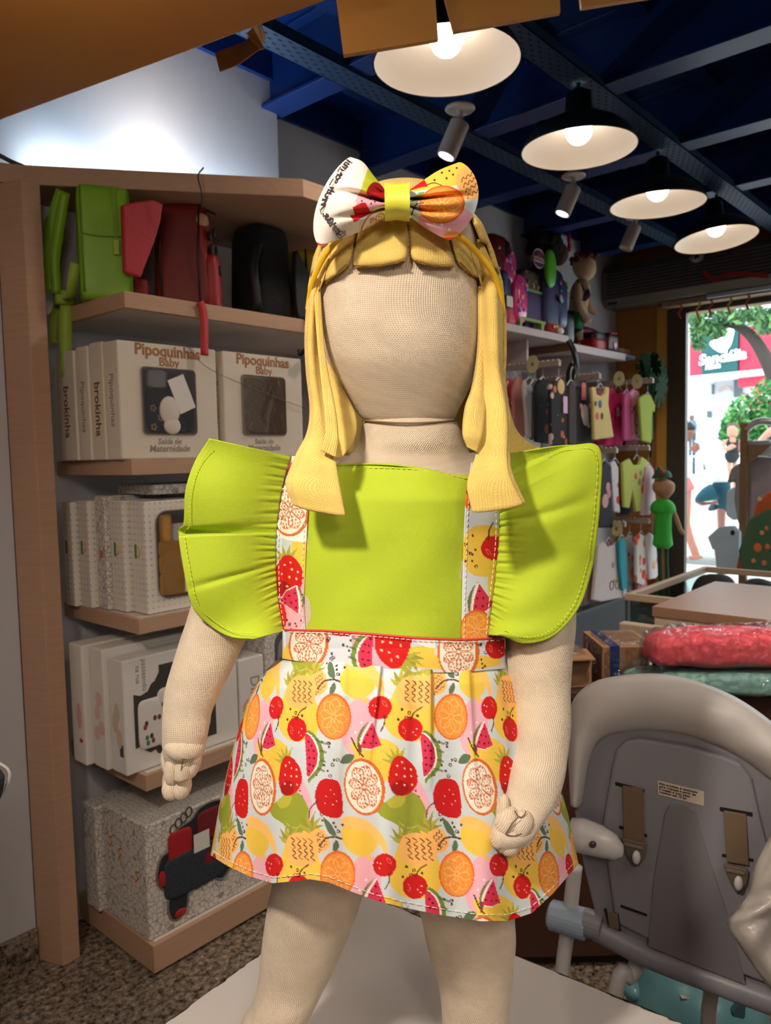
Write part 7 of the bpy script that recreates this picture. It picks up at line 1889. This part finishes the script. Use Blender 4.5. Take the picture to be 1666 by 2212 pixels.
for px_ in ([(1541, 830), (1545, 830), (1545, 852), (1541, 852)], [(1589, 820), (1604, 820), (1604, 856), (1589, 858)], [(1531, 888), (1538, 888), (1538, 902), (1531, 902)]): sboard('dark_window', px_, US + .08, .1, M((90, 104, 112), .4), t, b0)
pn = sboard('poster', [(1545, 826), (1588, 820), (1588, 858), (1545, 860)], US + .08, .05, M((206, 206, 214), .6), t, b0)
a_ = np.linspace(.2, math.pi - .2, 16); cc = S(1567, 842, US); obj('poster_arch', MB().tube([(.0 - .0 + US - .02 - b0[0], cc[1] - b0[1] - .14 * math.cos(q), cc[2] - b0[2] - .06 + .12 * math.sin(q)) for q in a_], .02, 6), M((214, 176, 160), .7), pn)
# sign emblem and lettering
WS = mat('sign_white', (250, 250, 250), .5, emit=.6)
em = spline([S(x, y, US - .24)[1:] for x, y in ((1534, 744), (1546, 756), (1562, 762), (1578, 748), (1584, 728), (1586, 712), (1572, 704), (1560, 702), (1556, 716), (1550, 728), (1540, 734))], 40, True)
obj('sign_emblem', MB().prism([(q[0] - b0[1], q[1] - b0[2]) for q in em], US - .26 - b0[0], US - .23 - b0[0], axis='x'), WS, sg)
mi = np.array(MATX[sg.name].inverted())
def stext(body, x, y, size, bold):
    o_ = W(*S(x, y, US - .26)); text('lettering', body, size, WS, sg, (mi @ frame(o_, -VD + np.array([0, 0, .06]), np.array([0, 0, 1]))).tolist(), bold=bold, shear=.12)
stext('Sandália', 1560, 772, .30, .012); stext('Itaca', 1540, 791, .17, .006)
# tree branch with leaves in front
def leaves(name, cpx, u, n, size, cols, par, base, spread, seed):
    r = np.random.default_rng(seed); bb = MB(); V_, F_, C_ = [], [], []
    for k in range(n):
        i = r.integers(len(cpx)); x, y, rx, ry = cpx[i]
        while True:
            d_ = r.uniform(-1, 1, 2)
            if d_ @ d_ < 1: break
        p_ = np.array(PU(x + d_[0] * rx, y + d_[1] * ry, u + r.uniform(-spread, spread))) - np.array(base)
        a1_ = r.normal(size=3); a1_ /= np.linalg.norm(a1_); a2_ = np.cross(a1_, r.normal(size=3)); a2_ /= np.linalg.norm(a2_)
        s = size * r.uniform(.6, 1.3)
        j = len(V_); V_ += [p_ - a1_ * s, p_ - a2_ * s * .35, p_ + a1_ * s, p_ + a2_ * s * .35]; F_.append((j, j + 1, j + 2, j + 3)); c_ = lin(cols[r.integers(len(cols))]); C_ += [c_] * 4
    bb.add(np.array(V_), F_, col=np.array(C_)); o = obj(name, bb, FOLI, par, cols=True); return o
FOLI = vcol_mat('street_leaves', .6)
b1_ = (12.0, PU(1600, 700, 12.0)[1], 0.90)
t = thing('street_tree', 'leaning street tree with dark curved branch above the green sign', 'tree', at=b1_)
br_ = spline([np.array(PU(x, y, 12.0)) - np.array(b1_) for x, y in ((1560, 698), (1595, 705), (1625, 728), (1650, 765), (1672, 810), (1700, 880), (1712, 1015))], 40)
obj('branch', MB().tube(br_, np.linspace(.05, .14, 40), 10), M((74, 64, 60), .8), t, smooth=True)
o = leaves('leaf_canopy', [(1520, 690, 34, 18), (1580, 684, 40, 16), (1640, 684, 40, 22), (1660, 700, 30, 24), (1506, 720, 12, 34), (1545, 712, 26, 18), (1512, 742, 10, 10)], 12.0, 1000, .085, [(70, 112, 66), (96, 140, 84), (120, 160, 100), (60, 96, 70)], t, b1_, .4, 4); o['kind'] = 'stuff'
b2_ = (11.7, PU(1620, 930, 11.7)[1], .90)
t = thing('street_bush', 'green bush with small orange flowers beside the seated woman', 'bush', at=b2_)
o = leaves('leaf_mass', [(1620, 900, 50, 44), (1660, 880, 40, 60), (1590, 920, 30, 30), (1640, 950, 50, 40), (1575, 940, 20, 18), (1700, 900, 40, 90)], 11.7, 3200, .06, [(60, 130, 60), (84, 156, 80), (110, 176, 96), (130, 186, 110), (50, 110, 66)], t, b2_, .5, 8); o['kind'] = 'stuff'
o = leaves('flowers', [(1640, 880, 50, 60), (1650, 850, 30, 30)], 11.3, 60, .035, [(226, 110, 70), (230, 90, 90)], t, b2_, .3, 5); o['kind'] = 'stuff'
obj('stem', MB().tube([(0, -.2, 0), (0, -.2, .5)], .06, 8), M((80, 70, 50)), t)
# raised terrace across the street
ZTE = .90
struct('street_terrace', MB().box(10.0, 30, -26, 22, -.01, ZTE), PAVE, room=True, bevel=.02)
# people
def person(label, u, z0, parts):
    p_ = np.array(PU(parts[0][1][0][0], parts[0][1][0][1], u)); w0 = W(u, p_[1], z0)
    t = thing('person', label, 'person', w0, group='people in the street'); yp = float(w0[1])
    for nm, L, R, rat_, colr, dy in parts: obj(nm, limb(L, R, yp + dy, ratio=rat_, n=20, m=22), M(colr, .8), t, world=True, smooth=True)
    return t
SKN = (206, 150, 126)
person('woman in black tank top and dark shorts beside the bush', 10.6, ZTE, [
    ('head', [(1576, 920), (1572, 928), (1573, 940), (1578, 947)], [(1586, 919), (1594, 928), (1593, 941), (1586, 948)], .9, SKN, 0), ('hair', [(1574, 914), (1571, 922), (1571, 934)], [(1590, 914), (1594, 922), (1586, 930)], .9, (110, 84, 74), .05),
    ('torso', [(1570, 950), (1570, 965), (1570, 982)], [(1596, 950), (1595, 966), (1596, 984)], .6, (44, 40, 50), 0), ('neck', [(1578, 944), (1576, 954)], [(1588, 944), (1590, 954)], .9, SKN, -.03),
    ('arm', [(1565, 950), (1558, 962), (1565, 967), (1580, 959)], [(1574, 948), (1566, 964), (1572, 974), (1590, 966)], .9, SKN, -.16), ('arm', [(1592, 950), (1596, 962), (1594, 976)], [(1600, 950), (1604, 964), (1601, 978)], .9, SKN, .05),
    ('shorts', [(1567, 978), (1566, 986), (1569, 994)], [(1596, 978), (1597, 987), (1592, 996)], .8, (36, 40, 48), -.02), ('leg', [(1569, 988), (1571, 1010), (1574, 1040), (1575, 1054)], [(1580, 988), (1580, 1010), (1580, 1040), (1579, 1054)], .9, SKN, 0), ('leg', [(1582, 988), (1583, 1010), (1584, 1040), (1584, 1054)], [(1593, 988), (1592, 1010), (1590, 1040), (1589, 1054)], .9, SKN, .0)])
person('man in white shirt and teal shorts resting one leg up', 7.2, 0, [
    ('shirt', [(1500, 952), (1508, 968), (1522, 1000), (1530, 1030), (1536, 1046)], [(1546, 948), (1560, 962), (1566, 990), (1572, 1020), (1574, 1046)], .6, (236, 240, 242), 0),
    ('shorts', [(1536, 1042), (1540, 1060), (1550, 1080), (1552, 1098)], [(1576, 1040), (1578, 1060), (1576, 1080), (1570, 1104)], .8, (20, 72, 88), 0), ('raised_thigh', [(1534, 1046), (1518, 1056), (1504, 1074), (1506, 1082)], [(1550, 1080), (1534, 1082), (1518, 1084), (1510, 1086)], .8, (22, 80, 96), -.1),
    ('raised_leg', [(1504, 1074), (1516, 1083), (1534, 1084), (1548, 1080)], [(1504, 1086), (1516, 1092), (1534, 1090), (1550, 1088)], .9, (150, 96, 80), -.02), ('shoe', [(1530, 1098), (1536, 1090), (1546, 1088)], [(1534, 1104), (1546, 1102), (1552, 1098)], .8, (70, 90, 100), .05),
    ('leg', [(1550, 1098), (1551, 1130), (1554, 1180), (1556, 1255)], [(1568, 1100), (1566, 1130), (1566, 1180), (1564, 1255)], .9, (150, 104, 92), 0), ('foot', [(1536, 1256), (1548, 1250), (1562, 1248)], [(1538, 1266), (1550, 1266), (1566, 1264)], .8, (60, 70, 80), -.05), ('arm', [(1500, 956), (1496, 964), (1490, 962)], [(1514, 962), (1504, 978), (1492, 972)], .9, (160, 110, 96), 0), ('head', [(1478, 920), (1470, 934), (1478, 950)], [(1492, 918), (1500, 932), (1494, 950)], .95, (150, 104, 88), .02), ('hair', [(1477, 914), (1469, 926), (1470, 934)], [(1492, 912), (1501, 922), (1500, 930)], 1.0, (50, 40, 36), .03)])
for lab, u, x0, hy, w_, cs in (('standing person in grey blue shirt further down the street', 19.0, 1526, 897, 9, ((120, 90, 80), (130, 150, 166), (90, 110, 130))), ('person in pink top standing behind the plastic chair', 21.0, 1545, 899, 7, ((120, 84, 76), (216, 90, 110), (110, 110, 130))), ('person in blue clothes by the door frame edge', 16.0, 1495, 897, 10, ((130, 96, 84), (110, 136, 160), (70, 90, 110)))):
    yb = {19.0: 1014, 21.0: 1010, 16.0: 1023}[u]
    person(lab, u, ZTE, [('head', [(x0 - w_ * .4, hy), (x0 - w_ * .5, hy + 6), (x0 - w_ * .3, hy + 12)], [(x0 + w_ * .4, hy), (x0 + w_ * .5, hy + 6), (x0 + w_ * .3, hy + 12)], .9, cs[0], 0), ('shirt', [(x0 - w_ * .7, hy + 11), (x0 - w_ * 1.1, hy + 22), (x0 - w_ * .9, hy + 38)], [(x0 + w_ * .7, hy + 10), (x0 + w_ * 1.1, hy + 22), (x0 + w_ * .9, hy + 38)], .6, cs[1], 0),
        ('leg', [(x0 - w_ * .9, hy + 36), (x0 - w_ * .8, hy + 70), (x0 - w_ * .7, yb)], [(x0 + .2, hy + 36), (x0 - 1, hy + 70), (x0 - 1, yb)], .8, cs[2], 0), ('leg', [(x0, hy + 36), (x0 + 1, hy + 70), (x0 + 1, yb)], [(x0 + w_ * .9, hy + 36), (x0 + w_ * .8, hy + 70), (x0 + w_ * .7, yb)], .8, cs[2], 0)])
person('walking person of whom one bare leg shows beside the door frame', 9.3, 0, [('leg', [(1478, 1130), (1482, 1160), (1492, 1190), (1498, 1204)], [(1490, 1128), (1498, 1160), (1508, 1188), (1512, 1204)], .9, (176, 116, 96), 0), ('foot', [(1490, 1202), (1502, 1199), (1514, 1200)], [(1492, 1210), (1506, 1209), (1518, 1206)], .8, (170, 110, 92), -.04), ('shorts', [(1474, 1036), (1480, 1060), (1484, 1064)], [(1490, 1032), (1500, 1052), (1496, 1058)], .8, (190, 110, 110), 0), ('thigh', [(1474, 1060), (1476, 1100), (1478, 1132)], [(1494, 1058), (1492, 1100), (1490, 1130)], .8, (176, 116, 96), .05), ('torso', [(1470, 940), (1468, 990), (1472, 1040)], [(1488, 940), (1489, 990), (1490, 1040)], .7, (200, 200, 206), .1), ('head', [(1474, 905), (1470, 916), (1474, 930), (1476, 940)], [(1484, 905), (1489, 916), (1485, 930), (1483, 940)], .95, (160, 110, 92), .1), ('leg', [(1462, 1060), (1466, 1120), (1470, 1208)], [(1480, 1060), (1480, 1120), (1478, 1208)], .8, (170, 112, 92), .3)])
person('person in dark sleeveless top leaning at the clothes rack', 8.0, 0, [('head', [(1674, 868), (1668, 886), (1676, 906)], [(1692, 866), (1700, 884), (1692, 906)], .95, (190, 140, 120), .05), ('hair', [(1672, 860), (1666, 874), (1668, 890)], [(1694, 858), (1703, 874), (1702, 892)], 1.0, (60, 44, 40), .08), ('arm', [(1636, 952), (1646, 940), (1660, 926), (1672, 918)], [(1644, 958), (1656, 948), (1672, 938), (1682, 930)], .9, (210, 160, 140), 0), ('torso', [(1660, 915), (1662, 950), (1662, 1020)], [(1700, 905), (1704, 950), (1704, 1020)], .6, (40, 36, 48), .05), ('leg', [(1662, 1016), (1662, 1120), (1664, 1236)], [(1682, 1016), (1680, 1120), (1676, 1236)], .6, (50, 50, 60), .05), ('leg', [(1684, 1016), (1684, 1120), (1684, 1236)], [(1704, 1016), (1702, 1120), (1698, 1236)], .6, (50, 50, 60), .05)])
# white plastic chair
q0 = PU(1534, 965, 13.0)
t = thing('plastic_chair', 'white plastic garden chair in the street behind the white shirt', 'chair', at=(13.0, q0[1], ZTE))
WCH = M((244, 246, 248), .4); hz = PU(1534, 932, 13.0)[2] - ZTE
a_ = np.linspace(0, math.pi, 18); obj('backrest', MB().tube([(0, .2 * math.cos(q), .44 + (hz - .44) * math.sin(q) ** .5) for q in a_], .03, 8), WCH, t, smooth=True)
for y in (-.1, 0, .1): obj('slat', MB().box(-.015, .015, y - .025, y + .025, .44, hz - .03), WCH, t)
obj('seat', MB().box(-.36, .02, -.22, .22, .41, .44), WCH, t, bevel=.01)
for x in (-.33, 0):
    for y in (-.2, .2): obj('leg', MB().tube([(x, y, 0), (x, y, .41)], .02, 8), WCH, t)
# clothes rack in the doorway
ur = 5.05
def R_(x, y, u=ur): return np.array(PU(x, y, u))
r0 = R_(1606, 1180); t = thing('clothes_rack', 'metal clothes rack with square post and curved top rail in the doorway', 'clothes rack', at=(ur, r0[1], 0))
zt_ = R_(1606, 918)[2]; DKW = M((120, 92, 62), .6)
obj('post', MB().box(-.02, .02, -.022, .022, 0.03, zt_), DKW, t, bevel=.003); obj('post_cap', MB().box(-.022, .022, -.024, .024, zt_, zt_ + .012), M((170, 106, 40), .6), t)
hp = [R_(x, y) - np.array([ur, r0[1], 0]) for x, y in ((1612, 928), (1630, 914), (1650, 910), (1680, 914), (1710, 930))]
obj('curved_rail', MB().tube(spline(hp, 30), .022, 12), M((190, 190, 192), .25, metal=.5), t, smooth=True)
obj('hang_bar', MB().tube([R_(1606, 958) - np.array([ur, r0[1], 0]), R_(1720, 955) - np.array([ur, r0[1], 0])], .018, 10), M((170, 178, 186), .25, metal=.5), t, smooth=True)
zb_ = R_(1606, 960)[2]; obj('brace', MB().prism([(-.0, zb_ - .14), (-.0, zb_), (-.16, zb_)], -.012, .012, axis='x'), DKW, t)
obj('foot', MB().box(-.2, .2, -.03, .03, 0, .03), DKW, t)
def hung(name, label, cat, px_, u, col, th_=.05, marks=()):
    pts = [np.array(PU(x, y, u)) for x, y in px_]; c0 = np.mean(pts, axis=0); zb = min(p_[2] for p_ in pts)
    t = thing(name, label, cat, at=(u, c0[1], zb), group='clothes at the street door')
    obj('cloth', MB().prism([(p_[1] - c0[1], p_[2] - zb) for p_ in pts], -th_ / 2, th_ / 2, axis='x'), M(col, .85, bump=.3, bscale=20), t, bevel=.015)
    for x, y, r, cc in marks:
        p_ = np.array(PU(x, y, u)); obj('print_mark', MB().ell((-th_ / 2 - .002, p_[1] - c0[1], p_[2] - zb), (.004, r, r * 1.2), 10, 6), M(cc, .8), t)
    return t
hung('tshirt', 'large grey lilac shirt hanging behind the rack post', 'shirt', [(1600, 1000), (1640, 985), (1700, 990), (1700, 1160), (1596, 1130), (1588, 1080), (1590, 1040), (1572, 1044), (1582, 1010)], 5.16, (150, 144, 156))
hung('tshirt', 'white shirt collar hanging at the top of the rack', 'shirt', [(1610, 975), (1628, 962), (1700, 962), (1700, 986), (1640, 984), (1612, 990)], 5.12, (220, 230, 238))
hung('tshirt', 'pale blue white shirt hanging low beside the rack post', 'shirt', [(1572, 1060), (1590, 1050), (1600, 1060), (1602, 1120), (1586, 1124), (1570, 1112)], 5.20, (200, 220, 236))
hung('tshirt', 'pale blue shirt with round neck on a low stand at the door', 'shirt', [(1532, 1160), (1556, 1138), (1586, 1136), (1600, 1150), (1598, 1240), (1552, 1240), (1546, 1186), (1542, 1186)], 4.98, (176, 196, 216), marks=[(1586, 1150, .014, (30, 34, 40))])
hung('dress', 'green floral dress with orange fruit print at the right edge', 'dress', [(1622, 1120), (1660, 1100), (1720, 1090), (1720, 1240), (1606, 1240), (1598, 1190), (1612, 1150)], 4.6, (64, 98, 70), .06, marks=[(1641, 1182, .022, (214, 110, 60)), (1660, 1140, .012, (206, 120, 80)), (1650, 1150, .012, (206, 150, 120)), (1632, 1210, .012, (206, 140, 110)), (1655, 1215, .014, (190, 120, 90)), (1662, 1180, .014, (214, 110, 60))])
hung('dress', 'orange patterned dress above the green floral dress', 'dress', [(1634, 1090), (1660, 1062), (1720, 1055), (1720, 1100), (1660, 1110), (1628, 1128)], 4.66, (190, 90, 44), .06, marks=[(1645, 1078, .012, (226, 190, 160))])
hung('dress', 'rust red skirt hem showing left of the green floral dress', 'dress', [(1600, 1185), (1610, 1196), (1612, 1240), (1590, 1240)], 4.68, (176, 76, 44), .04)
